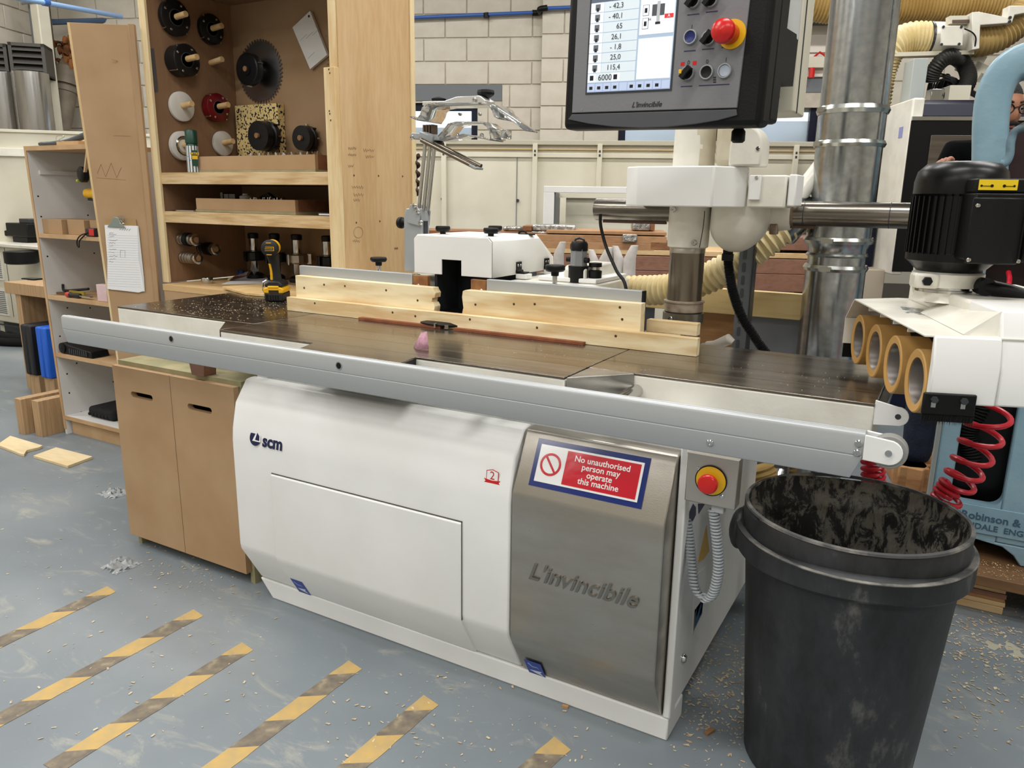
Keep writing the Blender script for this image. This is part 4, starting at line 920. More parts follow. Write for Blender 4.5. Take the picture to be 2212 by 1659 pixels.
# upper alloy bridge
br_ = [P(*p, y=gy - .02) for p in ((912, 228), (912, 219), (960, 218), (985, 209), (1035, 206), (1048, 216), (1048, 224))]
obj('guard_bridge', MB().slab(br_, (0, 1, 0), .06), M('bright_alloy', '#d3d3cf', .25, .7), gd, bev=.002)
obj('bridge_pin', disc_screw(MB(), P(1026, 216, y=gy - .02), (0, -1, 0), .008, .008), CHROME, gd)
kk = P(1049, 214, y=gy + .02)
obj('guard_knob', MB().lathe([(.006, -.02), (.006, 0), (.012, .002), (.027, .012), (.029, .018), (.027, .026), (.010, .030), (0, .030)], (kk.x, gy + .02, kk.z), (0, 0, 1), 10), BLACKP, gd, ang=20)
kk = P(948, 222, y=gy + .06)
obj('guard_knob', MB().lathe([(.012, -.002), (.024, .006), (.026, .012), (.010, .018), (0, .018)], (kk.x, gy + .06, kk.z), (0, 0, 1), 10), BLACKP, gd, ang=20)
# clear hat shaped upper shield and smaller lower shield
def sheet(name, pix, y0, y1, t, drop=0.):
    ptsA = [P(*p, y=y0) for p in pix]; sc = 1.
    g = MB(); n = len(pix)
    pb3 = [p + Vector((0, y1 - y0, drop)) for p in ptsA]
    g.add(ptsA + pb3, [(i, i + 1, n + i + 1, n + i) for i in range(n - 1)])
    o = obj(name, g, CLEAR, gd); s_ = o.modifiers.new('solid', 'SOLIDIFY'); s_.thickness = t; s_.offset = 0
    bb2 = o.modifiers.new('bevel', 'BEVEL'); bb2.width = .001; bb2.limit_method = 'ANGLE'
    return o
hat = [(884, 251), (900, 259), (908, 246), (912, 233), (920, 226), (935, 223), (985, 222), (1045, 222), (1058, 229), (1064, 240), (1067, 251), (1076, 256)]
sheet('clear_shield', hat, gy - .07, gy + .07, .004)
sheet('shield_flap', [(1062, 228), (1092, 250), (1135, 282)], gy - .05, gy + .03, .004)
low = [(946, 295), (955, 285), (968, 268), (985, 264), (1040, 264), (1056, 276), (1060, 300)]
sheet('clear_shield', low, gy - .06, gy + .03, .005)
sheet('shield_flap', [(1058, 277), (1084, 280), (1083, 298)], gy - .06, gy + .0, .004)
sheet('clear_shield', [(950, 303), (975, 296), (1000, 290), (1030, 296), (1058, 302)], gy - .055, gy + .03, .004)
for px, py in ((988, 293), (1041, 293)): obj('shield_bolt', disc_screw(MB(), P(px, py, y=gy - .066), (0, -1, 0), .0075, .006), CHROME, gd)
for px in (994, 1037): obj('shield_bolt', disc_screw(MB(), P(px, 246, y=gy - .0), (0, -.5, -1), .007, .004), CHROME, gd)
for i in range(4): obj('wood_insert', MB().box(P(917 + i * 6, 288, y=gy + .04).x, P(920 + i * 6, 288, y=gy + .04).x, gy + .03, gy + .06, P(920, 292, y=gy + .04).z, P(920, 270, y=gy + .04).z), M('dark_wood_insert', '#5d4a38', .6), gd)
# auger seen behind the cupboard corner
ag = P(899, 375, y=2.965)
t = thing('auger_bit', 'dark auger bit hanging behind the plywood cupboard side', 'auger', (ag.x, 2.965, P(898, 420, y=2.965).z))
hel = [(ag.x + .012 * math.cos(i * .5), 2.965 + .012 * math.sin(i * .5), P(900, 335, y=2.965).z - i * .0032) for i in range(60)]
obj('flute', MB().tube(hel, .009, 8), M('rusty_auger', '#4d3a2c', .5, .5), t)
obj('shank', MB().cyl((ag.x, 2.965, P(898, 420, y=2.965).z), (ag.x, 2.965, P(900, 335, y=2.965).z), .006), DARKG, t)
# ------------------------------------------------------------------ low MDF cupboard beside the machine
yb = 1.64
bl, brr, tl, tr = P(280, 1157, y=yb), P(530, 1234, y=yb), P(244, 789, y=yb), P(506, 838, y=yb)
xm0, xm1 = (bl.x + tl.x) / 2, (brr.x + tr.x) / 2
zt_, zb_ = (tl.z + tr.z) / 2, (bl.z + brr.z) / 2
bc = thing('base_cupboard', 'low two door MDF cupboard with slot handles standing left of the white machine', 'cupboard', ((xm0 + xm1) / 2, 1.9, 0))
xs = P(365, 808, y=yb).x
def slot_door(x0, x1, par, px, py):
    c = P(px, py, y=yb); w_, h_ = .060, .011
    pts = [(x0, zb_), (x1, zb_), (x1, zt_), (x0, zt_)]
    # ring of quads around the slot
    hole = [(c.x - w_ + h_ * (1 - math.cos(a)) if False else c.x - w_ + h_ - h_ * math.cos(a), c.z + h_ * math.sin(a)) for a in [0]]
    hl = []
    for k, (sx, sz) in enumerate(((-1, -1), (1, -1), (1, 1), (-1, 1))):
        for j in range(4):
            a = math.radians(180 + 90 * k + 30 * j)
            hl.append((c.x + sx * (w_ - h_) + h_ * math.cos(a), c.z + sz * 0 + h_ * math.sin(a)))
    vs, fs = [], []
    for y in (yb, yb + .022):
        vs += [(p[0], y, p[1]) for p in pts] + [(p[0], y, p[1]) for p in hl]
    n = 4 + len(hl); per = len(hl) // 4
    for s_, o_ in ((0, 0), (1, n)):
        for k in range(4):
            k2 = (k + 1) % 4
            for j in range(per - 1):
                f = (o_ + k, o_ + 4 + k * per + j + 1, o_ + 4 + k * per + j); fs.append(f if s_ == 0 else f[::-1])
            f = (o_ + k, o_ + k2, o_ + 4 + k2 * per, o_ + 4 + k * per + per - 1); fs.append(f if s_ == 0 else f[::-1])
    for k in range(4): fs.append((k, k + n, (k + 1) % 4 + n, (k + 1) % 4))
    m_ = len(hl)
    for k in range(m_): fs.append((4 + k, 4 + (k + 1) % m_, 4 + (k + 1) % m_ + n, 4 + k + n))
    d = obj('door', MB().add(vs, fs), MDF, par, ang=30)
    return d
slot_door(xm0, xs - .0015, bc, 306, 856); slot_door(xs + .0015, xm1, bc, 431, 883)
yc0, yc1 = yb + .024, yb + .55
obj('side_panel', MB().box(xm0 + .012, xm0 + .03, yc0, yc1, 0, zt_ - .002), MRMDF, bc)
obj('side_panel', MB().box(xm1 - .008, xm1 + .012, yc0, yc1, 0, zt_ - .002), MRMDF, bc)
obj('top_panel', MB().box(xm0 + .004, xm1 + .012, yc0 - .002, yc1, zt_ - .002, zt_ + .016), MRMDF, bc)
obj('bottom_panel', MB().box(xm0 + .03, xm1 - .008, yc0, yc1, .09, .108), MRMDF, bc)
obj('back_panel', MB().box(xm0 + .03, xm1 - .008, yc1 - .01, yc1, .09, zt_ - .002), MRMDF, bc)
obj('plinth_board', MB().box(xm0 + .03, xm1 - .008, yc0 + .06, yc0 + .078, 0, .09), MRMDF, bc)
wb0 = P(428, 812, z=zt_ + .016)
tag(obj('wooden_wedge', MB().hull8([wb0 + Vector(q_) for q_ in ((-.032, 0, 0), (.028, 0, 0), (.034, 0, .06), (-.045, 0, .06))], [wb0 + Vector(q_) for q_ in ((-.032, .05, 0), (.028, .05, 0), (.034, .05, .06), (-.045, .05, .06))]), M('brown_stained_block', '#7d5744', .5), bev=.001), 'small brown tapered block on top of the low MDF cupboard', 'block')
# ------------------------------------------------------------------ tall tool cupboard
CYF = 2.46
xl = P(330, 300, y=CYF).x; xr = P(736, 300, y=CYF).x
CB, CT, CYB = .876, 2.22, 2.955
tc = thing('tool_cupboard', 'tall open plywood tool cupboard with shelves of cutters behind the table', 'cupboard', ((xl + xr) / 2, 2.7, 0))
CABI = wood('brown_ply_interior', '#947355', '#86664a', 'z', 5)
xi = xl + .035; xj = xr - .035
obj('side_panel', MB().box(xl, xi, CYF, CYB, CB, CT), CABI, tc)
obj('side_panel', MB().box(xj, xr, CYF + .004, CYB, CB, CT), PLY, tc)
obj('back_panel', MB().box(xi, xj, CYB - .012, CYB, 0, CT), M('hardboard_back', '#9d8060', .7, col2='#947656', scale=3), tc)
obj('top_panel', MB().box(xl, xr, CYF, CYB, CT, CT + .036), CABI, tc)
obj('edge_strip', MB().box(xl - .004, xi + .006, CYF - .012, CYF, CB, CT + .03), PINEZ, tc)
obj('edge_strip', MB().box(xj - .022, xr, CYF - .022, CYF + .004, CB, 1.79), PINEZ, tc, bev=.002)
obj('edge_strip', MB().box(xj + .002, xr - .004, CYF - .012, CYF + .004, 1.79, CT), PINEZ, tc)
obj('corner_strip', MB().box(xr, xr + .006, CYB - .03, CYB, CB, CT), PINEZ, tc)
for i, (px, py) in enumerate(((704, 78), (709, 130), (709, 139), (711, 150), (713, 158), (712, 240), (713, 246), (715, 260))):
    obj('screw_hole', MB().cyl(P(px, py, y=CYF - .0222), P(px, py, y=CYF - .0226), .004, n=8), SCREWD, tc)
for px, py in ((764, 379), (817, 380), (869, 381), (769, 481), (820, 478)):
    obj('screw_hole', MB().cyl(P(px, py, x=xr + .0003), P(px, py, x=xr + .0008), .0045, n=8), SCREWD, tc)
zs_1, zs_2 = P(540, 372, y=CYF).z, P(540, 462, y=CYF).z
SHT = .052
for z in (zs_1, zs_2):
    obj('shelf', MB().box(xi + .002, xj - .002, CYF + .012, CYB - .014, z - SHT, z), CABI, tc)
    obj('shelf_lipping', MB().box(xi + .006, xj - .018, CYF - .004, CYF + .012, z - SHT, z), PLYE, tc, bev=.001)
# counter
cz0 = .874
obj('counter', MB().box(-3.30, xr - .01, 2.40, CYB - .014, cz0 - .03, cz0), wood('counter_ply', '#c9a776', '#b08a5a', 'x', 8), tc, bev=.001)
obj('counter_front', MB().box(-3.295, xr - .01, 2.402, 2.424, cz0 - .16, cz0 - .03), MDF, tc, bev=.001)
obj('lower_side', MB().box(-3.295, -3.26, 2.43, CYB, 0, cz0 - .03), MDFD, tc)
obj('lower_side', MB().box(xr - .05, xr - .012, 2.43, CYB, 0, cz0 - .03), MDFD, tc)
obj('lower_front', MB().box(-3.26, xr - .05, 2.44, 2.46, .05, cz0 - .16), MDFD, tc)
# open door swung round to the left
dx0, dy0 = P(190, 300, y=2.275).x, 2.275
dx1, dy1 = xl - .015, 2.425
dl = math.hypot(dx1 - dx0, dy1 - dy0); da = math.atan2(dy1 - dy0, dx1 - dx0)
DM = Matrix.Translation((dx0, dy0, 0)) @ Matrix.Rotation(da, 4, 'Z')
zt_d = P(155, 50, y=dy0).z
dr = obj('cupboard_door', MB().box(0, dl - .02, 0, .022, .30, zt_d).xf(DM), MDF, tc, bev=.001)
obj('door_lipping', MB().box(-.010, 0, 0, .022, .30, zt_d).xf(DM), PINEZ, dr)
obj('door_stile', MB().box(dl - .02, dl + .004, -.012, .02, .30, zt_d + .004).xf(DM), MDFD, dr, bev=.002)
nl = DM @ Vector((.17, -.002, P(222, 126, y=2.3).z))
obj('door_nail', MB().cyl(nl, nl + Vector((-.005, -.022, .002)), .0018, n=6), CHROME, dr)
def dpt(px, py, off=0.):                       # pixel on the open door's face
    nrm = Vector((math.sin(da), -math.cos(da), 0)); return PP(px, py, Vector((dx0, dy0, 0)) + nrm * off, nrm)
for o_ in [dr] + list(dr.children):                    # the free edge hangs a little out of plumb
    for v in o_.data.vertices:
        q_ = DM.inverted() @ (mw(o_) @ v.co); s_ = -(q_.z - 1.35) * .035 * max(0, 1 - q_.x / dl)
        v.co += mw(o_).to_3x3().inverted() @ (DM.to_3x3() @ Vector((s_, 0, 0)))
# pencil sketch on the door
PEN = M('pencil_line', '#7c6850', .8)
for a, b_ in (((210, 375), (218, 355)), ((218, 355), (228, 382)), ((228, 382), (240, 352)), ((240, 352), (252, 384)), ((252, 384), (262, 362)), ((208, 384), (272, 389)), ((245, 293), (282, 294))):
    obj('pencil_mark', MB().tube([dpt(*a, .0006), dpt(*b_, .0006)], .0006, 4), PEN, dr)
# clipboard hanging on the door
ck = thing('clipboard', 'brown clipboard with a lined sheet of handwritten notes hanging on the open door', 'clipboard', dpt(268, 630, .002))
nd = Vector((math.sin(da), -math.cos(da), 0)); xdv = Vector((math.cos(da), math.sin(da), 0)); zv = Vector((0, 0, 1))
obj('board', MB().slab([dpt(*p, .003) for p in ((228, 472), (294, 474), (312, 629), (236, 624))], nd, .003), M('brown_hardboard', '#a98a5e', .6), ck)
shp = [dpt(*p, .007) for p in ((226, 486), (297, 488), (300, 560), (307, 600), (312, 628), (300, 632), (232, 624), (232, 560))]
sheet = obj('paper_sheet', MB().slab(shp, nd, .0012), PAPER, ck)
obj('paper_stack', MB().slab([dpt(*p, .0062) for p in ((230, 486), (299, 488), (311, 600), (313, 630), (240, 626))], nd, .0006), M('paper_edges', '#d7d7d7', .8), ck)
RUL = M('ruled_line', '#b9c0cf', .7); INK = M('pen_ink', '#4a4f66', .7)
for i in range(22):
    a, b_ = dpt(232, 508 + i * 5.2, .0085), dpt(297 + i * .35, 510 + i * 5.25, .0085)
    obj('ruled_line', MB().tube([a, b_], .0005, 4), RUL, sheet)
for i, py in enumerate((503, 507, 512, 519, 525, 531, 538, 546, 553, 560, 565)):
    pth = [dpt(236 + j * 2.2, py + random.uniform(-1.5, 1.5), .0087) for j in range(5 + (i * 3) % 5)]
    obj('handwriting', MB().tube(pth, .0006, 4), INK, sheet)
for i in range(5): obj('handwriting', MB().tube([dpt(258 + i * 5, 497 + i * .4, .0087), dpt(262 + i * 5, 494, .0087)], .0007, 4), INK, sheet)
obj('sketch_box', MB().tube([dpt(*p, .0087) for p in ((260, 541), (270, 541), (270, 556), (260, 556), (260, 541))], .0005, 4), INK, sheet)
clp = obj('spring_clip', MB().slab([dpt(*p, .010) for p in ((232, 490), (272, 492), (262, 482), (256, 470), (246, 468), (240, 480))], nd, .006), M('tin_clip', '#9aa39c', .35, .7), ck, bev=.002)
for i in range(4): obj('key_ring', MB().tube([dpt(258 + i * 3 + 5 * math.cos(a), 472 + (i % 2) * 5 + 6 * math.sin(a), .014 + i * .001) for a in [k * math.pi / 6 for k in range(13)]], .0011, 5), CHROME, clp)
for k_, (px, py, n_, w_) in enumerate(((752, 320, 5, 18), (752, 334, 5, 18), (785, 324, 5, 24), (790, 338, 4, 18), (752, 358, 3, 12), (760, 404, 5, 26), (764, 420, 4, 22), (764, 432, 3, 14), (762, 520, 4, 16), (852, 536, 6, 8))):
    obj('pencil_mark', MB().tube([P(px + w_ * j / (2 * n_), py + (3 if j % 2 else -2) + random.uniform(-1, 1), x=xr + .0006) for j in range(2 * n_ + 1)], .0007, 4), PEN, tc)
obj('pencil_mark', MB().tube([P(774 + 10 * math.cos(a), 502 + 12 * math.sin(a), x=xr + .0006) for a in [k * math.pi / 8 for k in range(17)]], .0007, 4), PEN, tc)
# ------------------------------------------------------------------ contents of the tool cupboard
def on_side(px, py): return P(px, py, x=xi)
def peg_disc(px, py, r, th, mat, name, label, cat='cutter head', prof=None, peg=True, n=36, extra=None, bore=.011):
    r *= 1.17; c = P(px, py, x=xi + th); c.x = xi
    t = thing(name, label, cat, c, group=None)
    pr_ = prof or [(bore, .002), (r * .9, .002), (r, .006), (r, th - .003), (r * .93, th), (bore, th), (bore, .002)]
    b = obj('head_body', MB().lathe(pr_, c, (1, 0, 0), n), mat, t)
    if extra: extra(b, c, r, th)
    if peg: obj('dowel_peg', MB().cyl(c, c + Vector((th + .068, 0, .01)), .0135, n=14), DOWEL, t)
    return t
def tips(b, c, r, th):
    for k in range(4):
        a = math.radians(40 + 90 * k)
        obj('cutter_tip', MB().cbox(c + Vector((th * .6, math.cos(a) * r * .99, math.sin(a) * r * .99)), th * .7, .012, .005, m=Matrix.Rotation(a, 4, 'X')), CHROME, b)
        a += .35
        obj('clamp_screw', disc_screw(MB(), c + Vector((th, math.cos(a) * r * .8, math.sin(a) * r * .8)), (1, 0, 0), .006, .002), CHROME, b)
    obj('hub_ring', MB().lathe([(r * .42, th), (r * .45, th + .001), (r * .47, th)], c, (1, 0, 0), 30), DARKG, b)
BK = M('black_cutter_steel', '#1b1b1d', .3, .3)
peg_disc(381, 38, .068, .03, BK, 'shaper_cutter', 'black cutter disc on a peg, topmost on the inner left side of the cupboard', extra=tips)
peg_disc(459, 63, .060, .03, BK, 'shaper_cutter', 'black cutter disc on a peg next to the back corner of the cupboard', extra=tips)
peg_disc(405, 130, .062, .075, BK, 'shaper_cutter', 'thick black cutter block on a peg beside the bare dowel', extra=tips)
c = P(455, 136, x=xi); t_ = tag(obj('dowel_peg', MB().cyl((xi, c.y, c.z), (xi + .085, c.y, c.z + .012), .0135, n=14), DOWEL), 'bare wooden dowel peg with nothing hung on it', 'peg')
WD = M('white_plastic_disc', '#dbd8d2', .5, col2='#d0ccc4', scale=8)
peg_disc(395, 230, .058, .022, WD, 'flanged_disc', 'white plastic disc on a peg left of the red cutter', 'disc')
RC = M('dark_red_cutter', '#6d1119', .3, .2)
peg_disc(473, 232, .058, .05, RC, 'shaper_cutter', 'dark red cutter head on a wooden peg', extra=tips)
wt = peg_disc(398, 315, .058, .03, WD, 'flanged_disc', 'white disc with a bright metal rim half hidden by the spray can', 'disc')
obj('metal_rim', MB().lathe([(.030, .031), (.040, .034), (.046, .031), (.030, .031)], mw(wt).translation, (1, 0, 0), 30), CHROME, wt)
peg_disc(484, 310, .052, .022, M('grey_white_disc', '#c9c5be', .5), 'flanged_disc', 'greyish white disc on a short peg beside the tray', 'disc')
# steel rule
rl = thing('steel_rule', 'grey steel rule fixed to the front of the cupboard side', 'ruler', P(334, 198, x=xi))
obj('blade', MB().slab([P(*p, x=xi + .0004) for p in ((325, 105), (332, 104), (342, 198), (334, 200))], (1, 0, 0), .001), M('grey_rule', '#6d6d70', .4, .6), rl)
# saw blade with flange on the back
def on_back(px, py): return P(px, py, y=CYB - .012)
c = on_back(564, 155); c.y = CYB - .012
sb = thing('saw_blade', 'toothed circular saw blade with a black hub hung on the back of the cupboard', 'saw blade', c)
tooth = []
for k in range(48):
    a = 2 * math.pi * k / 48
    for da_, rad in ((0, .138), (.04, .152), (.08, .150), (.09, .136)):
        tooth.append((c.x + rad * math.cos(a + da_), c.z + rad * math.sin(a + da_)))
obj('blade', MB().prism(tooth, 'y', c.y - .006, c.y - .003), M('saw_steel', '#a5a5a8', .3, 1., bump=.03, bscale=200), sb)
h_ = obj('cutter_hub', MB().lathe([(.04, 0), (.04, .05), (.072, .05), (.075, .054), (.075, .088), (.07, .092), (.03, .092), (.03, .096), (.014, .096)], c + Vector((0, -.003, 0)), (0, -1, 0), 40), BK, sb)
obj('hub_dowel', MB().cyl(c, c + Vector((0, -.105, 0)), .0125, n=16), M('brown_dowel', '#8d6844', .6), h_)
for k in range(3):
    a = math.radians(20 + 120 * k); obj('hub_tip', MB().cbox(c + Vector((math.cos(a) * .074, -.07, math.sin(a) * .074)), .012, .03, .005, m=Matrix.Rotation(-a, 4, 'Y')), CHROME, h_)
# white card
pts = [on_back(*p) for p in ((676, 24), (700, 60), (699, 134), (676, 151), (638, 60))]
kt = thing('melamine_offcut', 'white melamine offcut hanging crooked at the top right of the cupboard', 'panel', on_back(676, 152))
o = obj('panel', MB().slab([on_back(*p) + Vector((0, -.004, 0)) for p in ((676, 25), (713, 120), (676, 151), (638, 61))], (0, -1, 0), .016), WPANEL, kt, bev=.001)
obj('hang_hole', MB().cyl(on_back(674, 37) + Vector((0, -.0205, 0)), on_back(674, 37) + Vector((0, -.021, 0)), .006, n=12), BLACKM, kt)
# speckled foam block with a cutter
fa, fb_ = on_back(517, 231), on_back(620, 337)
FOAM = M('speckled_recycled_foam', '#d8bf84', .9, col2='#1b1a18', scale=85, detail=1, rng=(.56, .575))
fx = thing('foam_block', 'speckled yellow and black foam block standing behind a black cutter', 'foam block', ((fa.x + fb_.x) / 2, CYB - .05, zs_1))
obj('block', MB().box(fa.x + .02, fb_.x, CYB - .06, CYB - .014, zs_1 + .0005, fa.z), FOAM, fx, bev=.002)
def back_cutter(px, py, r, th, y1, label, dowel='brown_dowel', ang=0.):
    c = P(px, py, y=y1); t = thing('shaper_cutter', label, 'cutter head', c + Vector((0, th, 0)))
    b = obj('head_body', MB().lathe([(.0125, 0), (r * .95, 0), (r, .004), (r, th * .35), (r * .85, th * .42), (r * .85, th * .55), (r, th * .6), (r * .96, th), (.0125, th), (.0125, 0)], c + Vector((0, th, 0)), (0, -1, 0), 36), BK, t)
    for k in range(8):
        a = 2 * math.pi * k / 8
        obj('cutter_tip', MB().cbox(c + Vector((math.cos(a) * r, th * .8, math.sin(a) * r)), .016, th * .3, .006, m=Matrix.Rotation(-a, 4, 'Y')), BK if k % 2 else CHROME, b)
    obj('dowel_peg', MB().cyl(c + Vector((0, CYB - .02 - c.y, 0)), c + Vector((0, -.012, 0)), .0125, n=16), MATS[dowel], t)
back_cutter(557, 293, .072, .085, CYB - .16, 'black slotted cutter hung in front of the speckled foam block')
back_cutter(650, 298, .06, .06, CYB - .09, 'black cutter block with a brown peg right of the speckled foam block')
# trays
def tray(px0, px1, pyt, zsh, y0, dep, label, name='tool_tray'):
    a, b_ = P(px0, pyt, y=y0), P(px1, pyt, y=y0); zt2_ = (a.z + b_.z) / 2
    t = thing(name, label, 'tray', ((a.x + b_.x) / 2, y0 + dep / 2, zsh))
    x0_, x1_ = a.x, b_.x
    obj('tray_front', MB().box(x0_, x1_, y0, y0 + .018, zsh + .012, zt2_), MDF, t)
    obj('tray_side', MB().box(x1_ - .018, x1_, y0 + .0185, y0 + dep, zsh + .012, zt2_), MDFE, t)
    obj('tray_side', MB().box(x0_, x0_ + .018, y0 + .0185, y0 + dep, zsh + .012, zt2_), MDF, t)
    obj('tray_back', MB().box(x0_ + .018, x1_ - .018, y0 + dep - .018, y0 + dep, zsh + .012, zt2_), MDF, t)
    obj('tray_base', MB().box(x0_ - .003, x1_ + .003, y0 - .003, y0 + dep, zsh + .0005, zsh + .0115), MRMDF, t)
    return t, x0_, x1_, zt2_
t1, x0_, x1_, zz = tray(425, 680, 336, zs_1, CYF + .05, .30, 'MDF tray of upright cutter blades on the upper shelf')
for i in range(26):
    x = x0_ + .26 + (x1_ - x0_ - .30) * (i + random.random()) / 26
    obj('cutter_insert', MB().slab([(x, CYF + .12 + random.uniform(0, .1), zs_1 + .03), (x + .012, CYF + .12, zs_1 + .03), (x + .010, CYF + .12, zz + random.uniform(.006, .016)), (x + .004, CYF + .13, zz + .018)], (0, 1, 0), .002), CHROME if i % 3 else PAPER, t1)
t2, x0_, x1_, zz = tray(423, 637, 430, zs_2, CYF + .05, .30, 'MDF tray of small tools on the lower shelf')
for x, w_, h_ in ((.02, .016, .040), (.045, .03, .03), (.08, .04, .03)):
    obj('steel_block', MB().box(x0_ + x + .02, x0_ + x + w_ + .02, CYF + .16, CYF + .20, zs_2 + .02, zz + h_ * .7), M('grey_blocks', '#6d6d6b', .4, .7), t2)
obj('plastic_pot', MB().lathe([(.026, 0), (.027, .05), (.012, .056), (.012, .062), (0, .062)], (x0_ + .20, CYF + .17, zs_2 + .025), (0, 0, 1), 18), M('frosted_plastic', '#cfcfcd', .5), t2)
for i in range(22):
    x = x0_ + .27 + .22 * i / 22
    obj('drill_bit', MB().cyl((x, CYF + .14 + random.uniform(-.01, .02), zs_2 + .02), (x + random.uniform(-.004, .004), CYF + .14, zz + random.uniform(.002, .012)), .0028, n=6), CHROME, t2)
obj('black_bracket', MB().hull8([(x0_ + .24, CYF + .22, zz - .01), (x0_ + .36, CYF + .22, zz - .01), (x0_ + .29, CYF + .22, zz + .03), (x0_ + .24, CYF + .22, zz + .01)], [(x0_ + .24, CYF + .24, zz - .01), (x0_ + .36, CYF + .24, zz - .01), (x0_ + .29, CYF + .24, zz + .03), (x0_ + .24, CYF + .24, zz + .01)]), BLACKP, t2)
a = P(370, 457, y=CYF + .03)
tag(obj('steel_strip', MB().box(a.x + .01, a.x + .16, CYF + .03, CYF + .06, zs_2 + .0005, zs_2 + .006), CHROME), 'flat bright steel strip on the lower shelf left of the tray', 'strip')
a = P(696, 464, y=CYF + .05)
bk_ = thing('booklet', 'small dark booklet with pale pages lying right of the lower tray', 'booklet', (a.x, CYF + .08, zs_2))
obj('pages', MB().box(a.x - .01, a.x + .05, CYF + .04, CYF + .12, zs_2 + .003, zs_2 + .010), PAPER, bk_)
for z in (.0005, .0105): obj('cover', MB().box(a.x - .012, a.x + .052, CYF + .038, CYF + .122, zs_2 + z, zs_2 + z + .0022), DARKG, bk_)
for k_, (px, py) in enumerate(((655, 90), (668, 85), (682, 78), (672, 128))):
    obj('pencil_mark', MB().tube([on_back(px, py) + Vector((0, -.0206, 0)), on_back(px + 14, py - 14) + Vector((0, -.0206, 0))], .0006, 4), M('grey_pencil', '#8d8d90', .8), kt)
# spray can in front of the white disc
cn = P(419, 372, y=CYF + .04); cn.z = zs_1
sc_ = thing('spray_can', 'dark green capped spray can with a white and yellow label on the upper shelf', 'spray can', cn)
r_ = .0265
obj('can_body', MB().lathe([(r_, 0), (r_, .125), (r_ * .9, .13), (.0, .13)], cn, (0, 0, 1), 24), M('green_can', '#0f3d2c', .3), sc_)
obj('can_cap', MB().lathe([(r_ + .001, 0), (r_ + .0005, .055), (r_ - .003, .06), (0, .06)], cn + Vector((0, 0, .131)), (0, 0, 1), 24), M('green_cap', '#123f30', .35), sc_)
ob_ = lambda a0, a1, z0, z1, mat, nm='can_label': obj(nm, MB().lathe([(r_ + .0006, z0), (r_ + .0006, z1)], cn, (0, 0, 1), 10, math.radians(a0), math.radians(a1)), mat, sc_)
fa_ = math.degrees(math.atan2(CAM.y - cn.y, CAM.x - cn.x)) + 90
obj('can_label', MB().lathe([(r_ + .0006, .002), (r_ + .0006, .12)], cn, (0, 0, 1), 12, 0, 2 * math.pi), M('can_label_print', '#d7d9dc', .4, col2='#2f4a86', scale=30, stretch=(1, 1, 3), rng=(.62, .66)), sc_)
fw = Vector((CAM.x - cn.x, CAM.y - cn.y, 0)).normalized(); sdv = Vector((0, 0, 1)).cross(fw)
obj('can_band', MB().slab([cn + fw * (r_ * .98) + sdv * x + Vector((0, 0, z)) for x, z in ((-.004, .03), (.022, .03), (.022, .10), (-.004, .10))], fw, .003), M('label_green', '#163f2e', .4), sc_)
text('can_lettering', 'MITRE', .014, YELP, sc_, basis(cn + fw * (r_ + .0035) + sdv * .009 + Vector((0, 0, .085)), sdv, (0, 0, 1), fw), ext=.0001, bold=.0004)
obj('can_stripe', MB().slab([cn + fw * (r_ + .003) + sdv * x + Vector((0, 0, z)) for x, z in ((-.003, .06), (.021, .06), (.021, .076), (-.003, .076))], fw, .0006), YELP, sc_)
# sleeves on pegs in the lower bay
for i, (px, py, lab) in enumerate(((403, 517, 'stacked steel spacer sleeve on a peg, highest of three in the lower bay'), (447, 537, 'dark steel spacer sleeve on a peg, rightmost of three in the lower bay'), (408, 557, 'ringed steel spacer sleeve on a peg, lowest of three in the lower bay'))):
    c = P(px, py, x=xi + .05); c.x = xi
    t = thing('spacer_sleeve', lab, 'sleeve', c)
    pr_ = [(.012, 0)]
    for k in range(9): pr_ += [(.027 - .002 * (k % 2), .004 + k * .010), (.027 - .002 * (k % 2), .013 + k * .010)]
    obj('rings', MB().lathe(pr_ + [(.012, .096)], c, (1, 0, .0), 28), (STEEL, M('dark_bright_steel', '#5d5d5c', .25, .9), STEEL)[i], t)
    obj('end_ring', MB().lathe([(.013, .094), (.026, .094), (.029, .10), (.029, .118), (.026, .12), (.013, .12), (.013, .094)], c, (1, 0, 0), 28), CHROME, t)
    if i < 2: obj('black_ring', MB().lathe([(.026, .05), (.033, .05), (.033, .075), (.026, .075)], c, (1, 0, 0), 28), BLACKP, t)
    obj('dowel_peg', MB().cyl(c, c + Vector((.121, 0, 0)), .013, n=14), MATS['brown_dowel'], t)
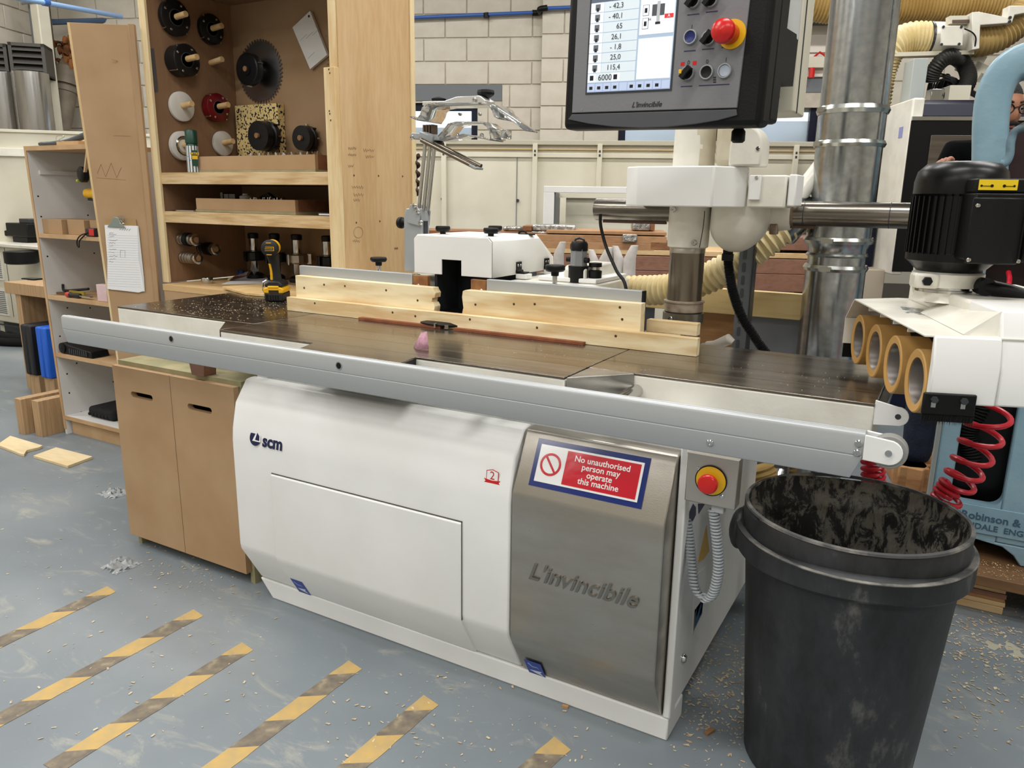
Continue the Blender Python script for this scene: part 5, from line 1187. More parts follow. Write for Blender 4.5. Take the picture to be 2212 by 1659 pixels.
# tool arbors standing at the back of the counter
for i, (px, pyt, lab) in enumerate(((546, 502, 'black and steel cutter arbor standing left of the cordless driver in the cupboard'), (592, 503, 'tall cutter arbor standing behind the cordless driver'), (640, 505, 'steel cutter arbor with a bright toothed collar in the lower bay'), (706, 508, 'cutter arbor standing in the right corner of the lower bay'))):
    tp = P(px, pyt, y=CYB - .10); h = tp.z - cz0
    o_ = Vector((tp.x, CYB - .10, cz0))
    t = thing('cutter_arbor', lab, 'arbor', o_)
    obj('arbor_shaft', MB().lathe([(.021, .001), (.021, .04), (.024, .045), (.024, h - .03), (0, h - .03)], o_, (0, 0, 1), 24), CHROME if i != 1 else BK, t)
    obj('arbor_nut', MB().lathe([(.025, 0), (.027, .003), (.027, .024), (.02, .028), (0, .028)], o_ + Vector((0, 0, h - .03)), (0, 0, 1), 20), BLACKP, t)
    obj('arbor_ring', MB().lathe([(.0245, 0), (.025, .0015), (.0245, .003)], o_ + Vector((0, 0, h - .10)), (0, 0, 1), 20), BLACKM, t)
    cm = STEEL if i == 2 else BK
    co = obj('cutter_collar', MB().lathe([(.024, 0), (.052, .004), (.055, .01), (.055, .045), (.05, .05), (.024, .052)], o_ + Vector((0, 0, .09)), (0, 0, 1), 14), cm, t, ang=20)
    for k in range(3):
        a = .6 + 2.1 * k; obj('collar_tip', MB().cbox(o_ + Vector((math.cos(a) * .058, math.sin(a) * .058, .115)), .02, .008, .05, a), cm, co)
    obj('arbor_base', MB().lathe([(.045, .001), (.045, .02), (.03, .03), (.021, .03)], o_, (0, 0, 1), 20), BK, t)
# counter clutter
rg = P(448, 612, z=cz0 + .0005)
tag(obj('bearing_ring', MB().lathe([(.018, 0), (.026, 0), (.027, .002), (.027, .026), (.026, .028), (.018, .028), (.018, 0)], rg, (0, 0, 1), 28), CHROME, loc=rg), 'short steel bearing ring standing on the cupboard counter', 'ring')
pa = [P(*p, z=cz0 + .0006) for p in ((478, 614), (548, 588), (640, 592), (600, 612))]
tag(obj('paper_sheet', MB().slab(pa, (0, 0, 1), .0006), PAPER, loc=pa[0]), 'white sheet of paper lying on the counter behind the driver', 'paper')
kn = P(505, 607, z=cz0 + .001)
sk = thing('scraper', 'brown scraper blade with a pale handle on the counter', 'scraper', kn)
obj('blade', MB().hull8([kn + Vector(q_) for q_ in ((-.012, -.02, .002), (.06, .03, .03), (.065, .04, .05), (-.015, .01, .02))], [kn + Vector(q_) + Vector((.004, .012, -.001)) for q_ in ((-.012, -.02, .002), (.06, .03, .03), (.065, .04, .05), (-.015, .01, .02))]), M('brown_blade', '#3e2418', .4), sk)
obj('handle', MB().hull8([kn + Vector(q_) for q_ in ((-.05, 0, 0), (-.012, -.012, 0), (-.01, -.008, .018), (-.045, .006, .012))], [kn + Vector(q_) for q_ in ((-.045, .02, 0), (-.01, .012, 0), (-.008, .014, .018), (-.04, .02, .012))]), M('pale_handle', '#c2a878', .6), sk)
rgc = MB(); rp = P(522, 590, z=cz0 + .016)
for i in range(9): rgc.ball(rp + Vector((random.uniform(-.025, .025), random.uniform(-.012, .02), random.uniform(-.003, .008))), random.uniform(.010, .016), n=8, m=6)
tag(obj('rag', rgc, M('blue_cloth', '#4c5f9e', .9, bump=.5, bscale=40), loc=rp), 'crumpled blue rag on the counter', 'rag', kind='stuff')
# plywood board sticking out over the counter
bt = [P(*p, z=.8935) for p in ((462, 646), (560, 607), (640, 612), (640, 634))]
bt = [Vector((-2.62, 2.30, 0)), Vector((-2.10, 2.33, 0)), Vector((-2.10, 2.62, 0)), Vector((-2.80, 2.62, 0)), Vector((-2.88, 2.40, 0))]
tag(obj('plywood_offcut', MB().prism([(p.x, p.y) for p in bt], 'z', TZ + .0008, TZ + .011), PINEY, bev=.001), 'thin plywood offcut lying across the table end under the paper', 'plywood')
tag(obj('plywood_offcut', MB().box(-2.30, -2.06, 2.36, 2.50, TZ + .0115, TZ + .032), PINE, bev=.001), 'pine block lying on the plywood offcut behind the fence boards', 'block')
# ------------------------------------------------------------------ cordless driver on the table
dv = P(588, 650, z=TZ); dvo = Vector((dv.x, dv.y + .03, TZ))
dd = thing('cordless_driver', 'yellow and black cordless impact driver standing upright on its battery on the table', 'cordless driver', dvo, rz=math.radians(30))
DY = M('tool_yellow', '#e5ae1c', .4); DB = M('tool_black', '#1b1b1c', .55)
k = lambda name, mb, mat, **kw: obj(name, mb, mat, dd, world=False, **kw)
# local: x right along the face, -y toward the viewer
bat = k('battery', MB().box(-.038, .038, -.055, .055, .001, .036), DB, bev=.006)
obj('battery_rib', MB().box(-.030, -.022, -.0565, -.054, .004, .03), RUBBER, bat, world=False)
for i in range(4): obj('battery_rib', MB().box(-.014 + i * .010, -.010 + i * .010, -.0565, -.054, .004, .026), RUBBER, bat, world=False)
k('battery_top', MB().prism([(-.040, .034), (.040, .034), (.040, .05), (.030, .058), (-.030, .058), (-.040, .05)], 'y', -.056, .05), DY, bev=.004)
k('battery_label', MB().box(-.018, .022, -.0570, -.056, .036, .047), DB)
k('battery_clip', MB().box(-.022, .022, -.0575, -.04, .054, .064), DY, bev=.003)
k('foot', MB().prism([(-.036, .058), (.036, .058), (.034, .070), (.020, .082), (-.018, .082), (-.036, .070)], 'y', -.05, .05), DB, bev=.005)
k('belt_hook', MB().tube([(-.040, -.03, .03), (-.048, -.03, .045), (-.046, -.03, .075), (-.036, -.02, .082)], .0035, 6), CHROME)
k('grip', MB().tube([(0, .0, .08), (0, -.002, .11), (-.003, -.006, .15), (-.006, -.012, .185)], [.022, .0185, .021, .025], 16), DB)
k('grip_inlay', MB().tube([(-.014, -.014, .085), (-.014, -.016, .12), (-.016, -.018, .15)], [.007, .006, .008], 8), DY)
k('motor_housing', MB().lathe([(0, -.002), (.026, .0), (.031, .008), (.032, .03), (.031, .075), (.026, .09), (.018, .105), (.012, .115), (0, .115)], (-.006, -.055, .212), (-.1, 1, .02), 28), DY)
cap = k('rear_cap', MB().lathe([(0, -.004), (.022, -.004), (.0325, .002), (.034, .012), (.033, .030), (.030, .031)], (-.006, -.056, .212), (-.1, 1, .02), 28), DB)
obj('cap_badge', MB().box(-.026, .014, -.0615, -.0595, .2035, .2195), DY, cap, world=False)
obj('cap_badge_face', MB().box(-.024, .012, -.0620, -.0610, .2055, .2175), DB, cap, world=False)
obj('cap_stripe', MB().box(-.016, .004, -.0615, -.0595, .233, .236), DY, cap, world=False)
obj('cap_stripe', MB().box(-.016, .004, -.0615, -.0595, .187, .190), DY, cap, world=False)
text('tool_lettering', 'BRUSHLESS', .0062, DY, cap, Matrix.Translation((-.006, -.0623, .2115)) @ Matrix.Rotation(math.pi / 2, 4, 'X'), ext=.0001, world=False)
k('chuck', MB().lathe([(.012, 0), (.012, .02), (.007, .024), (.007, .03)], (-.018, .058, .2145), (-.1, 1, .02), 16), DARKG)
# ------------------------------------------------------------------ white open shelving at the left
RY = 2.32; RD = .42
rx0, rx1 = -4.165, -3.56
rk = thing('shelf_rack', 'tall white melamine shelf rack with raw wood edges left of the open door', 'shelf rack', ((rx0 + rx1) / 2, RY + RD / 2, 0))
EDGE = M('oak_lipping', '#c4a37b', .6, col2='#b5926a', scale=6)
RT = 1.50
obj('side_panel', MB().box(rx0, rx0 + .018, RY + .004, RY + RD, .0, RT), WPANEL, rk)
obj('side_lipping', MB().box(rx0, rx0 + .018, RY, RY + .004, .03, RT), EDGE, rk)
obj('side_panel', MB().box(rx1 - .018, rx1, RY + .004, RY + RD, .0, RT), WPANEL, rk)
obj('back_panel', MB().box(rx0 + .018, rx1 - .018, RY + RD - .008, RY + RD, .02, RT), WPANEL, rk)
obj('top_panel', MB().box(rx0, rx1, RY, RY + RD, RT, RT + .022), EDGE, rk)
rsh = []
for z in (1.086, .765, .455, .105):
    s_ = obj('shelf', MB().box(rx0 + .018, rx1 - .018, RY + .008, RY + RD - .008, z - .02, z), WPANEL if z < .2 else EDGE, rk); rsh.append(z)
    obj('shelf_lipping', MB().box(rx0 + .018, rx1 - .018, RY + .002, RY + .008, z - .02, z), EDGE, rk)
obj('rack_plinth', MB().box(rx0 + .03, rx1, RY + .03, RY + .05, 0, .084), EDGE, rk)
obj('shelf_batten', MB().box(rx0 + .018, rx0 + .028, RY + .05, RY + .30, 1.385, 1.405), WPANEL, rk)
for px, py in ((86, 424), (92, 468), (193, 465), (104, 554), (205, 547), (145, 665), (194, 665), (128, 726), (163, 784), (142, 807), (146, 848), (241, 824), (231, 878), (171, 889)):
    p = P(px, py, x=rx0 + .0182)
    if p.y < RY + RD: obj('shelf_pin_hole', MB().cyl(p, p + Vector((.0006, 0, 0)), .0045, n=8), BLACKM, rk)
for o_ in [c_ for c_ in rk.children]:                 # the rack stands slightly out of plumb
    for v in o_.data.vertices:
        zz_ = (mw(o_) @ v.co).z; v.co.x -= (zz_ - .75) * .03
def at_rack(px, py, z): return P(px, py, z=z)
# blocks on the first shelf
for i, (a, b_, lab) in enumerate(((92, 136, 'square MDF block at the left end of the upper rack shelf'), (138, 176, 'square MDF block between two others on the upper rack shelf'), (178, 214, 'square MDF block beside the open door on the upper rack shelf'))):
    xa, xb_ = P(a, 500, y=RY + .03).x, P(b_, 505, y=RY + .03).x
    tag(obj('mdf_block', MB().box(xa + .004, xb_ - .002, RY + .03 + .02 * i, RY + .20, 1.0865, 1.161), MDFD, bev=.001, loc=((xa + xb_) / 2, RY + .1, 1.0865)), lab, 'block')
# red tape measure with strap
tp_ = P(200, 506, y=RY + .02); tp_.z = 1.0865
tm = thing('tape_measure', 'red and black pocket tape measure with a wrist strap on the upper rack shelf', 'tape measure', tp_ + Vector((.01, 0, 0)))
obj('case', MB().box(tp_.x - .022, tp_.x + .05, RY - .004, RY + .028, 1.0868, 1.128), M('dark_case', '#2b2527', .5), tm, bev=.006)
obj('red_side', MB().box(tp_.x + .012, tp_.x + .05, RY - .006, RY - .003, 1.092, 1.124), REDP, tm, bev=.003)
obj('strap', MB().tube(smoothpath([P(190, 503, y=RY - .004), P(175, 508, y=RY - .01), P(167, 518, y=RY - .012), P(167, 530, y=RY - .012), P(171, 534, y=RY - .012), P(172, 520, y=RY - .014), P(185, 506, y=RY - .006)], 5), .003, 6), BLACKP, tm)
# lime tape measure hung at the top, with stick
lp = P(180, 377, y=RY + .05)
lt = thing('tape_measure', 'black and lime tape measure hanging near the top of the rack', 'tape measure', lp + Vector((0, 0, -.04)))
obj('case', MB().lathe([(0, -.018), (.030, -.018), (.038, -.012), (.038, .012), (.030, .018), (0, .018)], lp, (.2, 1, 0), 20), BLACKP, lt)
obj('lime_face', MB().lathe([(0, .0185), (.022, .019), (.024, .016), (.024, 0)][::-1], lp + Vector((.008, 0, .002)), (-.2, -1, 0), 20), M('lime_plastic', '#a9b52a', .4), lt)
obj('lime_button', MB().box(lp.x - .036, lp.x - .024, RY + .03, RY + .05, lp.z - .036, lp.z - .024), MATS['lime_plastic'], lt, bev=.002)
sa, sb_ = P(188, 300, y=RY - .02), P(180, 372, y=RY - .02)
tag(obj('wooden_stick', MB().hull8([sa, sa + Vector((.012, 0, 0)), sb_ + Vector((.01, 0, 0)), sb_], [sa + Vector((0, .02, 0)), sa + Vector((.012, .02, 0)), sb_ + Vector((.01, .012, 0)), sb_ + Vector((0, .012, 0))]), EDGE), 'thin wooden stick hanging beside the lime tape measure', 'stick')
# yellow drill half hidden behind the door
yd_ = P(192, 418, y=RY + .10)
yt = thing('cordless_drill', 'yellow and black drill on the rack half hidden by the open door', 'drill', (yd_.x + .03, RY + .12, 1.0865))
obj('gearbox', MB().lathe([(.012, -.002), (.022, .0), (.024, .02), (.022, .022), (.026, .024), (.026, .05), (.030, .055), (.030, .15), (0, .16)], (yd_.x - .02, RY + .10, yd_.z), (1, .15, 0), 22), DY, yt)
obj('handle', MB().tube([(yd_.x + .06, RY + .11, yd_.z - .01), (yd_.x + .064, RY + .11, yd_.z - .06), (yd_.x + .07, RY + .11, 1.09)], [.020, .017, .022], 14), DB, yt)
obj('lower_shell', MB().hull8([(yd_.x + .0, RY + .09, yd_.z - .034), (yd_.x + .09, RY + .09, yd_.z - .04), (yd_.x + .09, RY + .09, yd_.z - .015), (yd_.x, RY + .09, yd_.z - .02)], [(yd_.x + .0, RY + .13, yd_.z - .034), (yd_.x + .09, RY + .13, yd_.z - .04), (yd_.x + .09, RY + .13, yd_.z - .015), (yd_.x, RY + .13, yd_.z - .02)]), DB, yt)
# second shelf: chisel, rulers, pink block
z2 = .7655
ch = P(148, 645, y=RY + .02); 
cht = thing('chisel', 'red and black handled chisel lying on the middle rack shelf', 'chisel', (ch.x + .05, RY + .02, z2))
obj('handle', MB().lathe([(0, 0), (.012, .003), (.014, .02), (.014, .03), (.011, .045), (.013, .09), (.012, .105), (.006, .11)], (ch.x, RY + .014, z2 + .0145), (1, .05, 0), 18), M('black_grip', '#26211f', .5), cht)
obj('handle_end', MB().lathe([(0, -.003), (.011, 0), (.0145, .008), (.0148, .028), (.0142, .03)], (ch.x - .001, RY + .014, z2 + .0145), (1, .05, 0), 18), M('red_grip', '#c43a32', .4), cht)
obj('blade', MB().box(ch.x + .108, ch.x + .20, RY + .012, RY + .03, z2 + .012, z2 + .017), CHROME, cht)
hm = P(145, 640, y=RY + .10)
ht = thing('scraper', 'dark hooked pull scraper lying behind the chisel on the middle rack shelf', 'scraper', (hm.x + .08, RY + .10, z2))
obj('hook', MB().tube(smoothpath([(hm.x - .008, RY + .09, z2 + .05), (hm.x - .012, RY + .09, z2 + .03), (hm.x, RY + .09, z2 + .018), (hm.x + .06, RY + .1, z2 + .022), (hm.x + .17, RY + .12, z2 + .035)], 5), .007, 8), M('dark_tool_steel', '#3b3c3d', .4, .6), ht)
obj('wood_handle', MB().box(hm.x - .01, hm.x + .15, RY + .05, RY + .075, z2 + .0005, z2 + .012), M('brown_handle', '#6e5134', .6), ht)
tag(obj('folding_rule', MB().box(hm.x + .06, hm.x + .19, RY + .078, RY + .088, z2 + .0005, z2 + .024), M('olive_rule', '#a08e2b', .5)), 'yellow rule standing on edge behind the chisel', 'ruler')
pkp = P(222, 650, y=RY + .02)
tag(obj('abrasive_block', MB().box(pkp.x - .03, pkp.x + .05, RY + .012, RY + .05, z2 + .0005, z2 + .085), M('pale_pink', '#dcc3c3', .7, col2='#d4b5b8', scale=6), bev=.002), 'pale pink abrasive block standing next to the clipboard', 'block')
# third shelf: black tool case; bottom: black bag; top: grey tool
z3 = .4555
gp = P(150, 752, y=RY + .05)
gt = thing('battery_charger', 'black ribbed battery charger on the rack shelf under the bar', 'charger', (gp.x + .10, RY + .06, z3))
obj('body', MB().prism([(gp.x, z3 + .002), (gp.x + .26, z3 + .002), (gp.x + .25, z3 + .034), (gp.x + .06, z3 + .05), (gp.x + .01, z3 + .06)], 'y', RY + .01, RY + .11), BLACKP, gt, bev=.005)
for i in range(9): obj('rib', MB().box(gp.x + .07 + i * .018, gp.x + .079 + i * .018, RY + .005, RY + .01, z3 + .008, z3 + .036), DARKG, gt)
obj('end_bumper', MB().lathe([(0, -.06), (.028, -.055), (.03, 0), (.028, .055), (0, .06)], (gp.x + .006, RY + .06, z3 + .032), (0, 1, 0), 16), BLACKP, gt)
bgp = P(214, 905, y=RY + .12)
bgt = MB().box(bgp.x, bgp.x + .22, RY + .06, RY + .24, .1055, .165)
o = obj('tool_roll', bgt, M('black_fabric', '#161618', .9, bump=.4, bscale=30), bev=.02, seg=3, loc=(bgp.x + .1, RY + .15, .1055)); tag(o, 'black fabric tool roll on the bottom board of the rack', 'tool roll')
for i in range(6): obj('loop', MB().ball((bgp.x + .02 + i * .03, RY + .06, .125), .010, n=8, m=5), MATS['black_fabric'], o)
tgp = P(90, 318, y=RY + .06); zt4 = RT + .0225
tg = thing('grey_hand_tool', 'dark grey spanner like tool lying on top of the rack', 'hand tool', (tgp.x + .15, RY + .08, zt4))
obj('bar', MB().tube(smoothpath([(tgp.x, RY + .05, zt4 + .012), (tgp.x + .08, RY + .07, zt4 + .014), (tgp.x + .2, RY + .09, zt4 + .024), (tgp.x + .36, RY + .10, zt4 + .06)], 5), [.008, .010, .012, .012, .012, .012, .013, .014, .014, .014, .015, .016, .016, .016, .015, .013], 10), M('blue_grey_steel', '#4e565c', .35, .5), tg)
obj('wire_loop', MB().tube(smoothpath([(tgp.x + .13, RY + .06, zt4 + .03), (tgp.x + .15, RY + .06, zt4 + .05), (tgp.x + .19, RY + .07, zt4 + .045), (tgp.x + .16, RY + .06, zt4 + .03), (tgp.x + .21, RY + .06, zt4 + .02)], 5), .0015, 5), CHROME, tg)
tag(obj('wood_offcut', MB().box(tgp.x + .20, tgp.x + .38, RY + .02, RY + .07, zt4, zt4 + .018), EDGE), 'flat wood strip lying on top of the rack', 'offcut')
# ------------------------------------------------------------------ bench of laminated ply behind the rack
LAM = M('laminated_ply_edge', '#b59671', .7, col2='#a2825d', scale=5, stretch=(18, 18, .6), rng=(.4, .62))
bz_ = .80; by0 = 2.78
ba_ = P(12, 630, z=bz_)
bx0 = P(12, 640, y=by0).x; bx1 = bx0 + 1.15
zb3 = P(20, 610, y=by0).z
bn = thing('workbench', 'small bench with thick striped ply top behind the shelf rack', 'bench', (bx0 + .5, by0 + .3, 0))
obj('bench_top', MB().box(bx0, bx1, by0, by0 + .50, zb3 - .075, zb3), LAM, bn, bev=.002)
obj('bench_leg', MB().box(bx0 + .10, bx0 + .16, by0 + .01, by0 + .49, 0, zb3 - .075), LAM, bn)
obj('bench_leg', MB().box(bx1 - .12, bx1 - .06, by0 + .01, by0 + .49, 0, zb3 - .075), LAM, bn)
obj('bench_board', MB().box(bx0 + .16, bx1 - .12, by0 + .40, by0 + .42, .2, zb3 - .075), MDFD, bn)
obj('bench_shelf', MB().box(bx0 + .16, bx1 - .12, by0 + .02, by0 + .40, .24, .27), LAM, bn)
ph = P(70, 604, z=zb3)
pht = thing('mobile_phone', 'flat black phone lying on the ply bench', 'phone', ph)
obj('case', MB().cbox(ph + Vector((0, 0, .006)), .13, .07, .009, .1), BLACKP, pht, bev=.003)
obj('screen', MB().cbox(ph + Vector((0, 0, .011)), .11, .058, .001, .1), DARKG, pht)
# tool cases under the bench
for (px, w_, mat, lab) in ((72, .055, M('black_case', '#1d1d1f', .5), 'black plastic tool case standing on edge under the bench'), (103, .055, M('blue_case', '#1f5fc9', .4), 'bright blue plastic tool case standing beside the rack')):
    c = P(px, 850, y=by0 - .10)
    t = thing('tool_case', lab, 'tool case', (c.x, by0 + .05, .0))
    zc0 = .272
    y0c = by0 - .10
    for s_ in (0, 1): obj('case_half', MB().box(c.x - w_ + s_ * w_, c.x - .003 + s_ * w_, y0c, y0c + .34, zc0 - .13, zc0 + .20), mat, t, bev=.012)
    obj('case_foot', MB().box(c.x - w_, c.x + w_ - .003, y0c + .02, y0c + .30, 0, zc0 - .13), LAM, t)
for i, (px0, py0, lab) in enumerate(((41, 936, 'laminated ply block leg on the floor, the farther left of two'), (103, 948, 'laminated ply block leg on the floor next to the rack'))):
    c = P(px0, py0, z=0)
    if i: c.x = -4.238
    tag(obj('ply_block', MB().box(c.x, c.x + .06, c.y, c.y + .32, 0, .20), LAM, bev=.001, loc=(c.x + .03, c.y + .1, 0)), lab, 'block')
# ------------------------------------------------------------------ plywood offcuts on the floor
PALE = wood('pale_ply', '#e4d0a8', '#d2b784', 'x', 8)
def floor_poly(name, pix, th, mat, lab, cat):
    pts = [P(px, py, z=th) for px, py in pix]
    o = obj(name, MB().prism([(p.x, p.y) for p in pts], 'z', .0005, th), mat, bev=.001, loc=(pts[0].x, pts[0].y, 0)); return tag(o, lab, cat)
floor_poly('plywood_offcut', [(-6, 960), (22, 941), (92, 962), (84, 966), (58, 972), (52, 981), (45, 980)], .014, PALE, 'torn pale plywood offcut on the floor at the left edge', 'plywood')
floor_poly('plywood_offcut', [(72, 984), (121, 966), (200, 986), (146, 1006)], .014, PALE, 'pale rectangular plywood offcut with a dark end on the floor', 'plywood')
# ------------------------------------------------------------------ cream machine behind the bench
cmx = P(100, 620, y=3.750).x
cm = thing('cream_machine_cabinet', 'cream steel machine cabinet with grilles behind the bench', 'machine', (cmx - .3, 4.150, 0))
zc_ = P(30, 527, y=3.750).z
obj('cabinet_body', MB().box(cmx - .9, cmx + .3, 3.750, 4.05, .14, zc_ - .03), CREAMP, cm, bev=.01)
obj('cabinet_top', MB().box(cmx - .9, cmx + .3, 3.700, 4.08, zc_ - .03, zc_), WHITE2, cm, bev=.006)
obj('cabinet_foot', MB().box(cmx - .85, cmx + .2, 3.800, 4.0, 0, .14), DARKG, cm)
xs_ = P(18, 600, y=3.750).x
obj('door_gap', MB().box(xs_, xs_ + .006, 3.748, 3.753, .2, zc_ - .04), DARKG, cm)
obj('door_gap', MB().box(cmx - .9, cmx + .3, 3.748, 3.753, P(20, 705, y=3.750).z, P(20, 702, y=3.750).z), DARKG, cm)
for (pya, pyb) in ((545, 605), (622, 680)):
    za, zb2 = P(5, pyb, y=3.750).z, P(5, pya, y=3.750).z; xg1 = P(16, 640, y=3.750).x
    g = obj('grille_panel', MB().box(xg1 - .35, xg1, 3.742, 3.750, za, zb2), WHITE2, cm)
    nn = 12
    for i in range(nn): obj('louvre', MB().box(xg1 - .33, xg1 - .02, 3.739, 3.742, za + .02 + (zb2 - za - .04) * i / nn, za + .02 + (zb2 - za - .04) * (i + .45) / nn), GREYP, g)
# black fixtures on and beside it
for px, py, w_, h_, lab in ((8, 508, .22, .10, 'black machine fixture at the photo edge on the cream cabinet'), (44, 505, .34, .17, 'black clamping fixture standing on the cream cabinet')):
    c = P(px, 522, y=3.900)
    t = thing('clamp_fixture', lab, 'fixture', (c.x, 3.950, zc_))
    obj('base', MB().box(c.x - w_ * .35, c.x + w_ * .35, 3.900, 4.050, zc_ + .001, zc_ + .05), BLACKP, t, bev=.004)
    obj('body', MB().box(c.x - w_ / 2, c.x + w_ / 2, 3.880, 4.070, zc_ + .05, zc_ + h_), BLACKP, t, bev=.008)
    obj('cap', MB().box(c.x, c.x + w_ / 2.2, 3.910, 4.030, zc_ + h_, zc_ + h_ + .04), DARKG, t, bev=.006)
sp3 = P(64, 553, y=3.700)
fx2 = thing('suction_pod', 'black cylindrical suction pod fixed to the cream cabinet front', 'suction pod', (sp3.x, 3.670, sp3.z - .06))
obj('pod', MB().lathe([(.11, 0), (.125, .01), (.125, .10), (.12, .105), (0, .105)], (sp3.x, 3.630, sp3.z - .06), (0, 0, 1), 28), BLACKP, fx2)
obj('mount', MB().box(sp3.x - .04, sp3.x + .04, 3.650, 3.750, sp3.z - .05, sp3.z + .02), DARKG, fx2)
for i in range(3):
    p0_, p1_ = P(-20, 722 + i * 11, y=3.550), P(60, 730 + i * 10, y=3.600)
    r_ = .035 + .01 * (i == 1)
    tag(obj('black_hose', MB().tube(smoothpath([(p0_.x, 3.550 + i * .08, r_ + .001), ((p0_.x + p1_.x) / 2, 3.500 + i * .09, r_ + .001), (p1_.x, 3.600 + i * .08, r_ + .001)], 6), r_, 12), RUBBER), ('thin black hose on the floor nearest the cream machine front', 'thick black hose on the floor between two others', 'black hose on the floor tucked under the cream machine')[i], 'hose')
# rear cream partition on the left with a rail
PDp = lambda px, py, d: CAM + ray(px, py) * d
pA, pB = PDp(-60, 279, 6.7), PDp(330, 297, 7.1)
dv_ = (pB - pA); dv_.z = 0; dv_.normalize(); nv_ = Vector((dv_.y, -dv_.x, 0))
ln_ = (pB - pA).length
PMt = basis((pA.x, pA.y, 0), dv_, -nv_, (0, 0, 1))
lp_ = thing('cream_partition', 'cream sheet metal partition with a top rail far left behind the rack', 'partition', (pA.x, pA.y, 0), rot=PMt.to_3x3())
hP = pA.z
k = lambda n_, mb, mat, **kw: obj(n_, mb, mat, lp_, world=False, **kw)
k('sheet', MB().box(0, ln_ + 1, 0, .03, .0, hP), CREAMP)
k('top_rail', MB().box(0, ln_ + 1, -.02, .05, hP - .015, hP + .01), CREAMP, bev=.003)
k('rail', MB().box(0, ln_ + 1, -.03, 0, hP - .22, hP - .15), WHITE2, bev=.004)
for x in (.55, .70, 2.2): k('rail_slot', MB().box(x, x + .05, -.033, -.029, hP - .195, hP - .175), DARKG)
k('sheet_bolt', MB().cyl((.62, -.006, .9), (.62, 0, .9), .012, n=8), DARKG)
VENT = M('dark_vent_metal', '#4b4844', .5, .3)
# louvred heater vents and silver tanks behind the partition
for i, (pa_, pb2, pt_, pbm, lab) in enumerate(((-30, 12, 92, 160, 'dark louvred vent at the left photo edge'), (15, 92, 90, 160, 'dark louvred vent above the silver tank'))):
    a, b_ = PDp(pa_, pt_, 7.35), PDp(pb2, pbm, 7.35)
    xa = dv_ * (b_ - a).dot(dv_)
    o0 = Vector((a.x, a.y, b_.z)); w_ = abs((b_ - a).dot(dv_)); h_ = a.z - b_.z
    t = thing('louvred_vent', lab, 'vent', o0, rot=PMt.to_3x3())
    obj('casing', MB().box(0, .03, 0, .3, 0, h_).box(w_ - .03, w_, 0, .3, 0, h_).box(0, w_, 0, .3, h_ - .03, h_).box(0, w_, 0, .3, 0, .02).box(0, w_, .28, .3, 0, h_), VENT, t, world=False)
    obj('back_plate', MB().box(.03, w_ - .03, .2, .21, .02, h_ - .03), BLACKM, t, world=False)
    for j in range(4):
        z = h_ * (.16 + .2 * j); obj('louvre', MB().hull8([(.03, 0, z), (w_ - .03, 0, z), (w_ - .03, 0, z + .015), (.03, 0, z + .015)], [(.03, .09, z + .07), (w_ - .03, .09, z + .07), (w_ - .03, .09, z + .085), (.03, .09, z + .085)]), VENT, t, world=False)
TANK = M('polished_tank_steel', '#b1afab', .2, 1., col2='#8f8d89', scale=3, stretch=(3, 3, .3))
for i, (px, rpx, lab) in enumerate(((8, 32, 'polished steel cylinder at the far left edge under a vent'), (72, 36, 'polished steel cylinder right of another one under the louvred vent'))):
    c = PDp(px, 220, 7.5); r_ = rpx * 7.5 / FPX
    t = thing('steel_cylinder', lab, 'tank', (c.x, c.y, 0))
    zt5 = PDp(px, 160, 7.5).z
    obj('shell', MB().lathe([(r_, 0), (r_, zt5), (r_ * .9, zt5 + .01), (0, zt5 + .01)], (c.x, c.y, 0), (0, 0, 1), 40), TANK, t)
    obj('seam', MB().box(c.x - .012, c.x + .012, c.y - r_ - .004, c.y - r_ + .004, 0, zt5), CHROME, t)
# downpipe with conduit and the rusty flue in the corner
c0_, c1_ = PDp(83, 0, 7.9), PDp(118, 285, 7.9)
t = thing('conduit_pair', 'pale square downpipe with a dark conduit beside it in the left corner', 'downpipe', (c1_.x, c1_.y, 0))
obj('downpipe', MB().box(c1_.x - .07, c1_.x + .06, c1_.y - .06, c1_.y + .06, 0, 4.35), CREAMP, t, bev=.01)
obj('dark_conduit', MB().cyl((c1_.x - .13, c1_.y, 0), (c1_.x - .13, c1_.y, 4.35), .035, n=12), GREYP, t)
for z in (2.0, 2.5, 3.1): obj('pipe_clip', MB().box(c1_.x - .18, c1_.x + .08, c1_.y - .075, c1_.y - .065, z, z + .02), GREYP, t)
fa2, fb3 = PDp(150, 130, 8.2), PDp(132, 285, 8.2)
t = thing('flue_pipe', 'brown grey flue pipe with a rusty top beside the open door', 'pipe', (fb3.x, fb3.y, 0))
FL = M('dusty_flue', '#8a8172', .6, .2, col2='#756b5d', scale=6)
vx_ = (fb3 - fa2)
obj('flue', MB().tube([fa2 + vx_ * s_ for s_ in (0, .1, .12, .45, .46, .85, 1)] + [Vector((fb3.x, fb3.y, 0))], [.07, .10, .115, .12, .11, .095, .08, .08], 20), FL, t)
obj('flue_collar', MB().tube([fa2 + vx_ * .28, fa2 + vx_ * .36], .15, 20), FL, t)
ru = MB()
for i in range(90): ru.ball(fa2 + Vector((random.gauss(0, .07), random.uniform(-.08, .08), random.uniform(-.06, .2))), random.uniform(.012, .04), random.uniform(.012, .04), random.uniform(.015, .06), n=5, m=4)
obj('rusty_foam', ru, M('rust_foam', '#9a6336', .95, col2='#5f3a1e', scale=14, bump=.6, bscale=30), t, kind='stuff')
